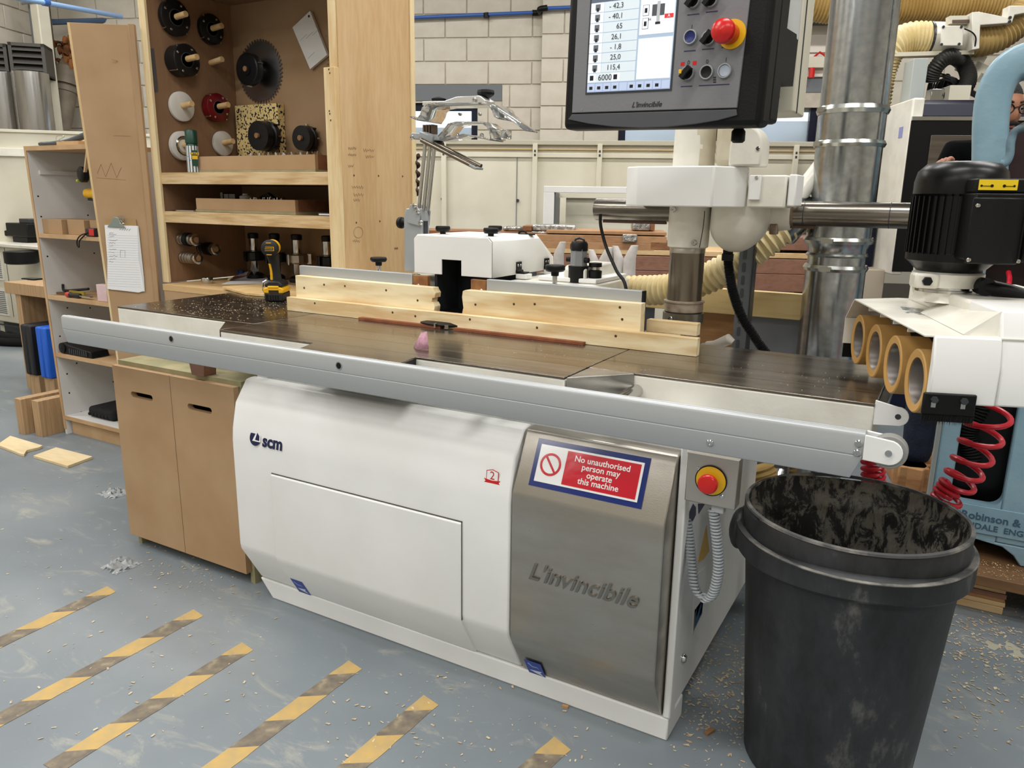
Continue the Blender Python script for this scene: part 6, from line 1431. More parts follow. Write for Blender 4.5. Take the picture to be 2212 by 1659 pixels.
# blue compressed air pipe
BLUEPIPE = M('blue_air_pipe', '#3b62a8', .3)
def wp(px, py, n=0.): return PP(px, py, WO + WN * (n - .05), WN)
ap = thing('air_pipe', 'thin blue compressed air pipe clipped along the block wall', 'pipe', wp(1020, 35))
obj('pipe', MB().tube([wp(560, 52), wp(1155, 27)], .018, 10), BLUEPIPE, ap)
obj('pipe', MB().tube([wp(1180, 18, NP), wp(1330, 12, NP)], .018, 10), BLUEPIPE, ap)
obj('elbow', MB().tube(smoothpath([wp(1150, 28), wp(1166, 27), wp(1166, 20, NP), wp(1182, 17, NP)], 4), .028, 10), BLACKP, ap)
obj('pipe_clip', MB().cyl(wp(1050, 28), wp(1051, 38), .03, n=10), BLACKP, ap)
ap2 = thing('air_pipe', 'bright blue compressed air pipe running along the left wall above the vents', 'pipe', PDp(150, 20, 7.0))
obj('pipe', MB().tube([PDp(20, -8, 6.4), PDp(262, 36, 7.6)], .022, 10), M('pale_blue_pipe', '#8fb0dc', .3), ap2)
obj('joint', MB().tube([PDp(92, 4, 6.72), PDp(104, 6, 6.78)], .032, 10), BLUEPIPE, ap2)
ap3 = tag(obj('blue_bracket_rail', MB().tube([PDp(112, 48, 8.0), PDp(230, 44, 8.3)], .028, 8), M('blue_grey_rail', '#4b5d78', .4)), 'short blue grey rail on the wall above the rusty flue', 'rail')
# ------------------------------------------------------------------ cream partition across the back
n1 = -1.0
def W1(px, py, n=n1): return RW(px, py, n)
zp = W1(1200, 306).z
pt = thing('cream_partition', 'long cream panelled partition in front of the block wall and windows', 'partition', RMX @ Vector((W1(1300, 400).x, n1, 0)), WA)
ux = lambda px, py=400: W1(px, py).x - W1(1300, 400).x
k = lambda nm, mb, mat, **kw: obj(nm, mb, mat, pt, world=False, **kw)
k('sheet', MB().box(ux(560), ux(2000), .02, .05, 0, zp), CREAMP)
k('top_rail', MB().box(ux(560), ux(2000), -.02, .07, zp - .03, zp + .012), M('greyed_rail', '#b4ae9c', .5), bev=.004)
z_a, z_b = W1(1200, 333).z, W1(1200, 324).z
k('cable_rail', MB().box(ux(560), ux(2000), 0, .02, z_a - .03, z_a + .012), CREAMP, bev=.003)
k('cable_strip', MB().box(ux(560), ux(2000), -.004, .02, z_b, z_b + .01), M('dusty_ledge', '#c3a878', .7), bev=.002)
for px in (960, 1155, 1293, 1590, 1712):
    p_ = k('post', MB().box(ux(px) - .022, ux(px) + .022, -.035, .02, 0, zp - .02), CREAMP, bev=.003)
    for dz in (0, .035): obj('post_slot', MB().box(ux(px) - .008, ux(px) + .008, -.037, -.034, z_a + dz - .02, z_a + dz), DARKG, p_, world=False)
for px in (958, 1115): k('sheet_seam', MB().box(ux(px), ux(px) + .006, .014, .021, 0, z_a - .03), GREYP)
for px, py in ((955, 430), (1118, 433)): k('sheet_bolt', MB().cyl((ux(px, py), .0, W1(px, py).z), (ux(px, py), .02, W1(px, py).z), .014, n=8), DARKG)
# white open frame in front of it
n2 = -1.9
fr_o = RMX @ Vector((RW(1280, 410, n2).x, n2, 0))
wf = thing('white_frame', 'white open rectangular steel frame standing before the cream partition', 'frame', fr_o, WA)
fu = lambda px, py=410: RW(px, py, n2).x - RW(1280, 410, n2).x
zf = RW(1280, 403, n2).z
obj('top_bar', MB().box(fu(1175), fu(1560), 0, .05, zf - .05, zf), WHITE, wf, world=False, bev=.003)
for px in (1175, 1500): obj('upright', MB().box(fu(px), fu(px) + .085, 0, .05, 0, zf - .05), WHITE, wf, world=False, bev=.003)
obj('inner_rail', MB().box(fu(1195), fu(1200), .02, .6, 0, zf - .05), GREYP, wf, world=False)
obj('rear_panel', MB().box(fu(1215), fu(1500), .55, .58, 0, zf - .08), CREAMP, wf, world=False)
obj('top_rail_back', MB().box(fu(1195), fu(1560), .5, .55, zf - .09, zf - .03), CREAMP, wf, world=False)
# ------------------------------------------------------------------ timber stack on bearers
n3 = -3.72
def TS(px, py, n=n3): return RW(px, py, n)
def tbox(name, pxa, pxb, pya, pyb, dep, mat, lab, cat='timber', n=n3, bev=.003, group='timber lengths in the stack'):
    a, b_ = TS(pxa, pya, n), TS(pxb, pyb, n)
    z1, z0_ = TS((pxa + pxb) / 2, pya, n).z, TS((pxa + pxb) / 2, pyb, n).z
    return tag(obj(name, room(MB().box(a.x, b_.x, n, n + dep, z0_, z1)), mat, bev=bev, loc=RMX @ Vector(((a.x + b_.x) / 2, n + dep / 2, z0_))), lab, cat, group)
RED = wood('reddish_timber', '#8d6450', '#6f4b3c', 'x', 10); TANW = wood('tan_timber', '#b58a62', '#9a6f4b', 'x', 10); PALEW = wood('pale_timber', '#d8b98c', '#c39c68', 'x', 8)
tbox('timber_beam', 1000, 1790, 585, 622, .5, RED, 'lowest reddish beam of the timber stack behind the feeder column')
tbox('timber_beam', 1000, 1800, 553, 584.5, .5, RED, 'upper reddish beam of the stack just above the lowest one')
tbox('timber_beam', 1100, 1790, 541, 552.5, .5, PALEW, 'pale thin board lying on the reddish beams')
tbox('timber_beam', 1120, 1413, 523, 540.5, .42, TANW, 'short tan length with a square end in the middle of the stack')
tbox('timber_beam', 1000, 1440, 507, 522.5, .36, TANW, 'tan board ending behind the feeder head')
tbox('timber_beam', 1180, 1440, 499, 506.5, .32, TANW, 'top tan board of the stack near the white head')
tbox('timber_beam', 905, 1150, 499, 506.5, .3, OAKB, 'dark brown board end showing above the white hood')
tbox('timber_beam', 1600, 1790, 512, 540.5, .4, RED, 'dark reddish lengths right of the feeder beneath the duct joint')
tbox('timber_beam', 1405, 1447, 523, 540.5, .4, OAKB, 'dark stepped timber ends next to the feeder head')
FOIL = M('shiny_packing_film', '#cfcfcd', .2, .8, col2='#8f8d8a', scale=40, rng=(.4, .6), bump=.6, bscale=60)
for pxa, pxb, pya, pyb, lab in ((1150, 1243, 486, 499, 'long bundle wrapped in shiny film on the timber stack'), (1147, 1190, 499.5, 506.4, 'small shiny film wrap round a board above the hood'), (1365, 1404, 480, 498, 'shiny film wrapped bundle on top of the stack left of the feeder'), (1086, 1124, 490, 499, 'crumpled shiny film on the boards behind the hood')):
    tbox('wrapped_bundle', pxa, pxb, pya, pyb, .2, FOIL, lab, 'bundle', n=n3 + .04, bev=.008, group=None)
tbox('film_band', 1345, 1376, 506.5, 523, .02, FOIL, 'band of shiny film round the tan boards', 'film', n=n3 - .021, bev=.004, group=None)
tbox('timber_end', 1129, 1149, 488, 499, .2, OAKB, 'brown timber end beside the long film bundle', n=n3 + .05)
tbox('timber_end', 1405, 1414, 480, 498.5, .2, OAKB, 'dark timber end beside the film wrapped bundle near the feeder', n=n3 + .05)
for i, px in enumerate((1050, 1400, 1740)):
    a = TS(px, 622)
    tag(obj('trestle_leg', room(MB().box(a.x - .05, a.x + .05, n3 + .05, n3 + .45, 0, a.z)), DARKG), ('dark trestle leg hidden under the left of the timber stack', 'dark trestle leg under the middle of the timber stack', 'dark trestle leg under the right of the timber stack')[i], 'trestle')
# white filter bags
BAG = M('white_fleece_bag', '#d3cfcb', .9, col2='#c2bdb9', scale=12, bump=.4, bscale=20)
for i, (px, w_, pyt, lab) in enumerate(((1208, 24, 522, 'white fleece filter bag tip showing over the hood'), (1285, 22, 540, 'smallest white filter bag behind the adjuster motor'), (1310, 34, 534, 'wide white filter bag left of the feeder cable'), (1338, 22, 532, 'narrow white filter bag crossed by the feeder cable'), (1362, 28, 530, 'white filter bag nearest the feeder column'))):
    a = P(px, 600, y=3.35); tp5 = P(px, pyt, y=3.35)
    hw = w_ / 2 / FPX * 3.35
    b = MB()
    levels = [(0, 1.), (.3, 1.05), (.6, .98), (.88, .9), (1., .55)]
    zb5 = .62; hh = tp5.z - zb5
    ring = 12
    for f_, s_ in levels:
        for j in range(ring):
            an = 2 * math.pi * j / ring
            b.v.append(Vector((tp5.x + math.cos(an) * hw * s_ * 1.1 + (.02 * (f_ > .9) * (-1) ** i), 3.35 + math.sin(an) * .03 * s_, zb5 + hh * f_)))
    b.f = [(l * ring + j, l * ring + (j + 1) % ring, (l + 1) * ring + (j + 1) % ring, (l + 1) * ring + j) for l in range(4) for j in range(ring)] + [tuple(range(4 * ring, 5 * ring)), tuple(range(ring - 1, -1, -1))]
    tag(obj('filter_bag', b, BAG, loc=(tp5.x, 3.35, zb5)), lab, 'filter bag', 'filter bags behind the machine')
a = P(1290, 600, y=3.35)
tag(obj('bag_rack', MB().box(a.x - .55, a.x + .25, 3.28, 3.42, .58, .6195), GREYP), 'grey rail carrying the white filter bags', 'rail')
for s_ in (-.5, .2): tag(obj('rail_leg', MB().box(a.x + s_ - .02, a.x + s_ + .02, 3.33, 3.37, 0, .58), GREYP), 'grey leg under the %s end of the bag rail' % ('left' if s_ < 0 else 'right'), 'leg')
# ------------------------------------------------------------------ galvanised extraction duct
dX, dY = -.328, 2.70
du = thing('extraction_duct', 'galvanised round extraction duct rising behind the table to the roof', 'duct', (dX, dY, 0))
zz = lambda py, px=1800: P(px, py, y=dY - .05).z
z1, z2, z3, z4, z5 = zz(236, 1843), zz(310, 1837), zz(520, 1808), zz(552, 1803), zz(580, 1800)
obj('duct_section', MB().cyl((dX, dY, z1 + .012), (dX, dY, 4.39), .098, n=48, cap=False), GALV, du)
obj('duct_section', MB().cyl((dX, dY, z2 + .01), (dX, dY, z1 - .012), .098, n=48, cap=False), GALV, du)
obj('duct_section', MB().cyl((dX, dY, z3 + .01), (dX, dY, z2 - .01), .098, n=48, cap=False), GALV, du)
obj('duct_reducer', MB().lathe([(.088, z4), (.089, z4 + .02), (.098, z3 - .01)], (dX, dY, 0), (0, 0, 1), 48), GALV, du)
obj('duct_section', MB().cyl((dX, dY, z5 + .008), (dX, dY, z4), .088, n=48, cap=False), GALV, du)
obj('duct_section', MB().cyl((dX, dY, 0.02), (dX, dY, z5 - .008), .092, n=48, cap=False), GALV, du)
CL = M('clamp_ring_steel', '#b9bab3', .25, 1.)
for z, r_, h_ in ((z1, .104, .012), (z2, .104, .010), (z3, .104, .010), (z4, .092, .006), (z5, .096, .010)):
    rg_ = obj('clamp_ring', MB().lathe([(r_ - .010, -h_), (r_ - .002, -h_), (r_ + .003, 0), (r_ - .002, h_), (r_ - .010, h_), (r_ - .010, -h_)], (dX, dY, z), (0, 0, 1), 48), CL, du)
    a = math.radians(-100 if z < 1.35 else -140)
    if h_ > .008: obj('ring_latch', MB().cbox((dX + math.cos(a) * (r_ + .004), dY + math.sin(a) * (r_ + .004), z), .035, .008, .014, a + math.pi / 2), CL, rg_)
obj('duct_seam', MB().cyl((dX + .098 * math.cos(-.5), dY + .098 * math.sin(-.5), z2), (dX + .098 * math.cos(-.5), dY + .098 * math.sin(-.5), 4.38), .006, n=8), GALV, du)
obj('duct_branch', MB().cyl(P(1745, 440, y=2.62), P(1690, 500, y=2.66), .05, .055, n=28), GALV, du)
obj('duct_branch', MB().cyl(P(1700, 455, y=2.62), P(1785, 345, y=2.72), .028, .028, n=20), WHITE2, du)
# cream corrugated hose from hood to duct
hpts = smoothpath([(P(1215, 615, y=2.66).x, 2.68, .985), P(1300, 628, y=2.66), P(1370, 627, y=2.66), P(1440, 625, y=2.64), P(1510, 608, y=2.63), P(1570, 580, y=2.62), P(1630, 540, y=2.62), P(1690, 495, y=2.64), P(1735, 462, y=2.68)], 8)
hs = thing('extraction_hose', 'cream corrugated suction hose running from the hood to the duct', 'hose', hpts[0])
obj('hose', ribbed(MB(), hpts, .050, .021, .0045, 28, 6), HOSE, hs)
# slotted angle post, planks and panels behind the table
ps = thing('slotted_post', 'grey slotted steel angle post behind the table', 'post', (P(1610, 700, y=2.56).x, 2.56, 0))
px0_ = P(1612, 640, y=2.56).x
obj('flange', MB().box(px0_ - .032, px0_ + .014, 2.556, 2.56, 0, P(1625, 480, y=2.56).z), GREYP, ps)
obj('web', MB().box(px0_ + .012, px0_ + .016, 2.552, 2.60, 0, P(1625, 480, y=2.56).z), DARKG, ps)
for i in range(9):
    z = P(1612, 550 + i * 28, y=2.555).z
    obj('slot', MB().prism([(px0_ - .014 + .006 * math.cos(a), z + (.010 if math.sin(a) > 0 else -.010) + .006 * math.sin(a)) for a in [math.radians(15 + 30 * j) for j in range(12)]], 'y', 2.5545, 2.5565), M('slot_shadow_steel', '#4f5458', .5, .3), ps)
a, b_ = P(1515, 628, y=2.80), P(1745, 690, y=2.80)
tag(obj('pine_plank', MB().box(P(1300, 640, y=2.80).x, P(1760, 640, y=2.80).x, 2.80, 2.835, P(1630, 684, y=2.80).z, P(1630, 629, y=2.80).z), wood('olive_pine', '#d6bd86', '#b79b62', 'x', 8), bev=.002), 'long pine plank on edge behind the duct and slotted post', 'plank')
zt6 = P(1550, 683, y=2.79).z
tag(obj('plywood_sheet', MB().box(P(1440, 700, y=2.84).x, P(1604, 700, y=2.84).x, 2.838, 2.855, 0, zt6 + .02), wood('brown_plywood', '#a67a4c', '#7d5633', 'x', 8, knots=(4, .08, '#4e3018')), bev=.001), 'brown knotty plywood panel below the pine plank', 'panel')
tag(obj('laminate_sheet', MB().box(P(1606, 700, y=2.84).x, P(1790, 700, y=2.84).x, 2.838, 2.855, 0, zt6 + .02), M('grey_laminate', '#7e8186', .5), bev=.001), 'plain grey laminate panel standing below the pine plank', 'panel')
for px in (1330, 1770): tag(obj('plank_prop', MB().box(P(px, 700, y=2.80).x, P(px, 700, y=2.80).x + .04, 2.80, 2.834, 0, P(1630, 684, y=2.80).z - .001), GREYP), 'grey prop under the %s of the pine plank' % ('left end' if px < 1500 else 'right end, behind the duct'), 'prop')
lv = [P(1545, 745, y=2.36), P(1575, 733, y=2.34)]
tag(obj('grey_lever', MB().tube([Vector((lv[0].x - .03, 2.38, .86)), lv[0], lv[1], lv[1] + Vector((.012, 0, -.008))], [.012, .014, .017, .010], 14), M('pale_grey_plastic', '#a39d92', .5)), 'rounded grey lever behind the right table end', 'lever')
tag(obj('lever_stand', MB().box(lv[0].x - .05, lv[0].x - .01, 2.36, 2.40, 0, .862), GREYP), 'grey stand carrying the rounded lever behind the table', 'stand')
# red valve by the wall
rv = RMX @ RW(1764, 135, NP - .06)
t = thing('red_fitting', 'small red push fitting on a wall bracket between panel arm and duct', 'fitting', rv)
obj('bracket', MB().cbox(rv, .18, .05, .10, WA), CREAMP, t, bev=.004)
obj('red_body', MB().cyl(rv + Vector((-.03, -.03, -.14)), rv + Vector((-.03, -.03, -.05)), .028, n=12), REDP, t)
obj('red_loop', MB().tube([rv + Vector((-.03, 0, .05)), rv + Vector((.02, 0, .09)), rv + Vector((.08, 0, .05))], .01, 8), REDP, t)
wpn = RMX @ RW(1740, 100, NP - .02)
for i, (pxa, pxb, pya, pyb) in enumerate(((1722, 1800, 55, 113), (1722, 1800, 117, 166), (1690, 1719, 50, 166))):
    a, b_ = RW(pxa, pya, NP - .02), RW(pxb, pyb, NP - .02)
    tag(obj('wall_panel', room(MB().box(a.x, b_.x, NP - .02, NP - .003, b_.z, a.z)), M('white_wall_board', '#dcd6cd', .6), bev=.004), ('upper white board on the wall left of the duct', 'lower white board on the wall left of the duct', 'narrow white board on the wall beside the panel arm')[i], 'wall panel')
a, b_ = RW(1640, -30, NP - .3), RW(1800, 44, NP - .3)
tag(obj('dark_beam', room(MB().box(a.x, b_.x + 1.2, NP - .3, NP - .1, b_.z, b_.z + .22)), M('dark_beam_paint', '#4c4c4a', .7)), 'dark beam high on the wall under the big yellow hose', 'beam')
# ------------------------------------------------------------------ CNC machine at the right
cd0 = 4.25
cf = CAM + ray(1975, 211) * cd0
CFM = basis((cf.x, cf.y, 0), WU, WN, (0, 0, 1)); CI = CFM.inverted()
cn_ = thing('cnc_machine', 'navy and white enclosed CNC machine with a black glazed front', 'machine', (cf.x, cf.y, 0), WA)
def cq(px, py, n=0.):
    return CI @ PP(px, py, Vector((cf.x, cf.y, 0)) + WN * n, WN)
k = lambda nm, mb, mat, **kw: obj(nm, mb, mat, cn_, world=False, **kw)
zt7 = cf.z; zs7 = cq(2050, 250).z
k('side_panel', MB().box(-.004, .06, 0, 1.6, .9, zt7), WHITE2, bev=.01)
k('top_cowl', MB().prism([(.0, zs7), (.0, zt7 - .10), (.03, zt7 - .03), (.10, zt7), (1.5, zt7), (1.5, zs7)], 'x', .06, 2.2), NAVY)
k('trim_strip', MB().box(.0, 2.2, -.012, 0, zs7 - .025, zs7 - .005), CHROME)
k('front_door', MB().box(.0, 2.2, -.006, .05, .92, zs7 - .026), BLACKM)
g0_, g1_ = cq(2010, 292), cq(2075, 362)
k('door_window', MB().box(g0_.x, g0_.x + .8, -.012, -.006, g1_.z - .1, g0_.z), M('smoked_window', '#4c443c', .15, col2='#5d5348', scale=3, stretch=(.2, .2, 9)), bev=.002)
k('side_lower', MB().box(-.35, .0, .1, 1.6, .70, .92), M('ledge_cream', '#b8ab98', .5), bev=.006)
k('lower_body', MB().box(-.30, 2.2, .02, 1.6, .06, .70), NAVY, bev=.006)
k('side_navy', MB().box(-.26, -.02, .3, 1.5, .92, cq(1885, 470, .3).z), NAVY, bev=.006)
k('plinth', MB().box(-.25, 2.15, .1, 1.5, 0, .06), BLACKM)
st = cq(1958, 282); k('side_sticker', MB().box(-.006, -.004, .10, .16, st.z - .03, st.z + .03), M('lilac_label', '#8d92c4', .5))
# gear on top: post, hose loop, boxes
gx0, gx1 = cq(1965, 200, .25).x, cq(1997, 200, .25).x
k('top_post', MB().box(gx0, gx1, .25, .40, zt7 - .2, cq(1980, 126, .25).z), M('grey_green_paint', '#a9b0ae', .5), bev=.004)
lc_ = cq(2052, 165, .45); R_ = (cq(2092, 165, .45).x - cq(2012, 165, .45).x) / 2
lp2 = [(lc_.x + R_ * math.cos(a), .45 + .03 * math.sin(2 * a), lc_.z + R_ * 1.06 * math.sin(a)) for a in [math.radians(-70 + 300 * i / 40 - 40) for i in range(41)]][::-1]
k('hose_loop', ribbed(MB(), smoothpath(lp2, 3), .045, .012, .002, 14, 4), M('black_ribbed_hose', '#1d1c1a', .5))
for i in range(10):
    k('cable', MB().tube(smoothpath([(lc_.x - .10 + .012 * i, .5 + .01 * i, lc_.z - .12), (lc_.x - .08 + .01 * i, .5, lc_.z + .02 * math.sin(i)), (lc_.x + .05, .48, lc_.z - .01 - .006 * i), (lc_.x + .09 + .004 * i, .5, lc_.z - .10)], 5), .005, 6), BLACKP)
b0_, b1_ = cq(2053, 184, .35), cq(2096, 208, .35)
k('control_box', MB().box(b0_.x, b1_.x, .35, .5, zt7, b0_.z), CREAMP, bev=.003)
b0_ = cq(2094, 172, .5); k('black_box', MB().box(b1_.x - .08, b1_.x + .01, .5, .7, zt7, b0_.z), BLACKP)
b0_ = cq(2035, 190, .4); k('valve_block', MB().box(b0_.x - .05, b0_.x + .03, .42, .5, zt7, b0_.z), CHROME, bev=.004)
for i, (pa_, pb2) in enumerate((((2080, 122), (2100, 118)), ((2090, 145), (2110, 140)), ((2098, 170), (2118, 165)))):
    p_ = cq(*pa_, .6); k('drag_chain_link', MB().cbox((p_.x + .05, .6, p_.z - .04), .10, .12, .11, m=Matrix.Rotation(math.radians(25), 4, 'Y')), CREAMP, bev=.004)
# suction hoses above the machine
def HP(px, py, n): return CFM @ cq(px, py, n)
h1 = thing('suction_hose', 'large dull yellow corrugated hose running across the top behind the duct', 'hose', HP(1900, 20, .9))
obj('hose', ribbed(MB(), smoothpath([HP(1450, -150, .9), HP(1560, -70, .9), HP(1660, -20, .9), HP(1800, 10, .9), HP(1950, 8, .9), HP(2100, 6, .9), HP(2190, 12, .9), HP(2300, 20, .9)], 8), .115, .020, .005, 24, 4), HOSED, h1)
h2 = thing('suction_hose', 'pale corrugated hose elbow left of the white valve housing', 'hose', HP(1960, 90, .5))
obj('hose', ribbed(MB(), smoothpath([HP(1890, 230, .55), HP(1902, 160, .55), HP(1925, 105, .5), HP(1965, 82, .5), HP(2012, 82, .5)], 8), .087, .022, .005, 24, 4), HOSE, h2)
obj('hose_clip', MB().tube([HP(2005, 82, .5), HP(2010, 82, .5)], .092, 24), DARKG, h2)
h3 = thing('suction_hose', 'pale corrugated hose curving right from the white valve housing', 'hose', HP(2130, 90, .5))
obj('hose', ribbed(MB(), smoothpath([HP(2088, 88, .5), HP(2120, 88, .5), HP(2160, 75, .5), HP(2200, 45, .5), HP(2240, 0, .5)], 8), .087, .022, .005, 24, 4), M('olive_hose', '#b59a62', .5), h3)
vh = thing('valve_housing', 'white air valve housing with a square bolted plate between two hoses', 'valve', HP(2040, 110, .5))
obj('barrel', MB().tube([HP(2010, 82, .5), HP(2085, 84, .5)], .090, 28), WHITE2, vh)
pl_ = [HP(px, py, .38) for px, py in ((2032, 56), (2080, 56), (2078, 100), (2030, 100))]
sqp = obj('square_plate', MB().slab(pl_, -WN, .012), WHITE2, vh, bev=.005)
for px, py in ((2038, 58), (2077, 58), (2034, 96), (2072, 95)): obj('plate_bolt', MB().cyl(HP(px, py, .37), HP(px, py, .362), .008, n=8), DARKG, sqp)
obj('bracket', MB().slab([HP(*p, .36) for p in ((2100, 26), (2115, 25), (2180, 38), (2178, 50), (2118, 54), (2116, 105), (2100, 108))], WN, .10), WHITE2, vh, bev=.004)
obj('bracket_arm', MB().slab([HP(*p, .36) for p in ((2180, 12), (2225, 12), (2225, 26), (2192, 32), (2186, 50), (2176, 48))], WN, .08), WHITE2, vh, bev=.004)
for px, py in ((2182, 38), (2181, 47)): obj('bracket_bolt', MB().cyl(HP(px, py, .36), HP(px, py, .352), .009, n=8), DARKG, vh)
obj('actuator', MB().slab([HP(*p, .40) for p in ((2052, 34), (2100, 33), (2100, 50), (2052, 51))], WN, .06), CREAMP, vh)
obj('actuator_rod', MB().slab([HP(*p, .395) for p in ((2058, 43), (2098, 42), (2098, 49), (2058, 50))], WN, .01), M('brown_strip', '#5b4a40', .5), vh)
obj('beam', MB().slab([HP(*p, .42) for p in ((1925, 113), (2104, 108), (2104, 117), (1925, 122))], WN, .08), CREAMP, vh)
obj('wire', MB().tube(smoothpath([HP(2083, 62, .36), HP(2100, 70, .35), HP(2108, 82, .35), HP(2106, 100, .36)], 5), .004, 6), BLACKP, vh)
# ------------------------------------------------------------------ blue bandsaw on timber packing
BY = 2.86
bs = thing('bandsaw', 'old light blue cast iron bandsaw with raised maker lettering at the right edge', 'bandsaw', (.5, BY + .2, .142))
def bq(px, py, y=BY): p = P(px, py, y=y); return p
lft = bq(1996, 1060); topz = 1.22
lx = bq(2035, 920).x
zbm = bq(2150, 1172).z
o0, o1 = bq(2066, 1090), bq(2195, 880)
ox0, ox1, oz0 = bq(2058, 1040).x, bq(2172, 1040).x, bq(2120, 1092).z
outer = [(lx - .005, zbm), (ox1 + .55, zbm), (ox1 + .55, topz), (lx - .005, topz)]
fr2 = MB()
fr2.box(lx, ox0, BY, BY + .05, zbm, topz).box(ox0, ox1 + .55, BY, BY + .05, zbm, oz0).box(ox1, ox1 + .55, BY, BY + .05, oz0, topz).box(ox0, ox1, BY, BY + .05, topz - .06, topz)
obj('frame_face', MB().box(lx, ox0, BY, BY + .05, zbm, topz), BLUEP, bs, bev=.006)
obj('frame_face', MB().box(ox0, ox1, BY + .0005, BY + .0495, zbm, oz0), BLUEP, bs)
obj('frame_face', MB().box(ox1, ox1 + .55, BY, BY + .05, zbm, topz), BLUEP, bs, bev=.006)
obj('frame_face', MB().box(ox0, ox1, BY + .0005, BY + .0495, topz - .06, topz), BLUEP, bs)
for (cx2, cz2, sx, sz) in ((ox0, oz0, 1, 1), (ox1, oz0, -1, 1)):
    fil = [(cx2, cz2)] + [(cx2 + sx * (.04 - .04 * math.sin(math.radians(a))), cz2 + sz * (.04 - .04 * math.cos(math.radians(a)))) for a in range(0, 91, 15)]
    obj('opening_fillet', MB().prism(fil, 'y', BY + .001, BY + .049), BLUEP, bs)
obj('frame_side', MB().box(lx - .012, lx, BY + .002, BY + .40, zbm, topz), M('lit_blue_edge', '#8d9391', .5), bs)  # same blue casting; the grey of its lit side edge is painted into the colour
obj('wheel_well', MB().box(ox0 - .02, ox1 + .5, BY + .12, BY + .14, zbm + .05, topz + .05), BLACKM, bs)
obj('foot', MB().prism([(bq(2100, 1160).x, zbm), (ox1 + .55, zbm), (ox1 + .55, .1435), (bq(2203, 1222).x, .1435), (bq(2190, 1195).x, zbm - .035), (bq(2165, 1180).x, zbm - .012)], 'y', BY, BY + .30), BLUEP, bs, bev=.004)
obj('rear_foot', MB().box(lx + .02, ox1 + .5, BY + .14, BY + .40, .1435, zbm), BLACKM, bs)
pz = bq(2150, 1128)
obj('name_plate', MB().box(bq(2075, 1100).x, ox1 + .50, BY - .004, BY, bq(2150, 1158).z, bq(2150, 1098).z), BLUEP, bs, bev=.002)
LB = M('lettering_blue', '#3d586c', .5)
text('raised_lettering', 'Robinson & Son, Ltd', .036, LB, bs, basis((bq(2076, 1108).x, BY - .0045, bq(2080, 1109).z), (1, 0, 0), (0, 0, 1), (0, -1, 0)), ext=.001, align='LEFT', bold=.0006)
text('raised_lettering', 'ROCHDALE  ENGLAND', .028, LB, bs, basis((bq(2045, 1130).x, BY - .0045, bq(2092, 1132).z), (1, 0, 0), (0, 0, 1), (0, -1, 0)), ext=.001, align='LEFT', bold=.0004)
spg = [(bq(2110, 880).x + .012 * math.sin(i / 7.), BY + .06, bq(2110, 880).z - i * .0045 + .05) for i in range(60)]
obj('ribbed_conduit', ribbed(MB(), [Vector(p) for p in spg], .030, .010, .004, 14, 4), RUBBER, bs)
# upper goose neck of the frame
gp_ = smoothpath([bq(2138, 420), bq(2140, 330), bq(2142, 250), bq(2152, 190), bq(2180, 145), bq(2230, 122), bq(2290, 115)], 8)
neck = MB(); up_ = []
for i, p in enumerate(gp_):
    t_ = (gp_[min(i + 1, len(gp_) - 1)] - gp_[max(i - 1, 0)]); t_.y = 0; t_.normalize(); nn_ = Vector((-t_.z, 0, t_.x))
    w_ = .050
    for a in range(16):
        an = 2 * math.pi * a / 16; ca, sa_ = math.cos(an), math.sin(an)
        e = lambda c_: math.copysign(abs(c_) ** .45, c_)
        neck.v.append(p + nn_ * w_ * e(ca) + Vector((0, .06, 0)) * e(sa_) + Vector((0, .06, 0)))
m_ = len(gp_)
neck.f = [(i * 16 + a, i * 16 + (a + 1) % 16, (i + 1) * 16 + (a + 1) % 16, (i + 1) * 16 + a) for i in range(m_ - 1) for a in range(16)] + [tuple(range(15, -1, -1)), tuple(range((m_ - 1) * 16, m_ * 16))]
obj('goose_neck', neck, BLUEP, bs)
obj('neck_column', MB().box(bq(2118, 500).x, bq(2160, 500).x, BY + .0, BY + .12, topz - .02, bq(2140, 410).z + .05), BLUEP, bs, bev=.012)
obj('guide_casting', MB().tube(smoothpath([bq(2230, 275, BY - .05), bq(2195, 282, BY - .05), bq(2184, 305, BY - .05), bq(2181, 335, BY - .05), bq(2172, 352, BY - .05), bq(2160, 352, BY - .05)], 5), .012, 10), M('blue_grey_casting', '#6d8794', .5, col2='#3f4e55', scale=12), bs)
obj('guide_rod', MB().cyl(bq(2167, 350, BY - .05), bq(2163, 420, BY - .05), .006), CHROME, bs)
obj('wheel_guard', MB().lathe([(0, 0), (.33, 0), (.34, .01), (.34, .05), (0, .05)], bq(2330, 470, BY + .1), (0, 1, 0), 40), M('maroon_guard', '#2a1212', .5), bs)
obj('blue_boss', MB().box(bq(2188, 520, BY - .05).x, bq(2260, 520, BY - .05).x, BY - .06, BY, bq(2200, 545, BY - .05).z, bq(2200, 420, BY - .05).z), BLUEP, bs, bev=.02)
obj('brass_disc', MB().lathe([(0, .02), (.02, .02), (.045, .01), (.05, 0)][::-1], bq(2212, 465, BY - .06), (0, -1, 0), 28), M('brass', '#b8973a', .3, .9), bs)
obj('brass_centre', MB().lathe([(0, .034), (.012, .034), (.016, .02)][::-1], bq(2214, 462, BY - .06), (0, -1, 0), 16), CHROME, bs)
obj('cable_loop', MB().tube(smoothpath([bq(2150, 548, BY - .1), bq(2165, 565, BY - .1), bq(2190, 562, BY - .1), bq(2205, 540, BY - .1), bq(2208, 515, BY - .1), bq(2215, 500, BY - .1)], 5), .008, 8), BLACKP, bs)
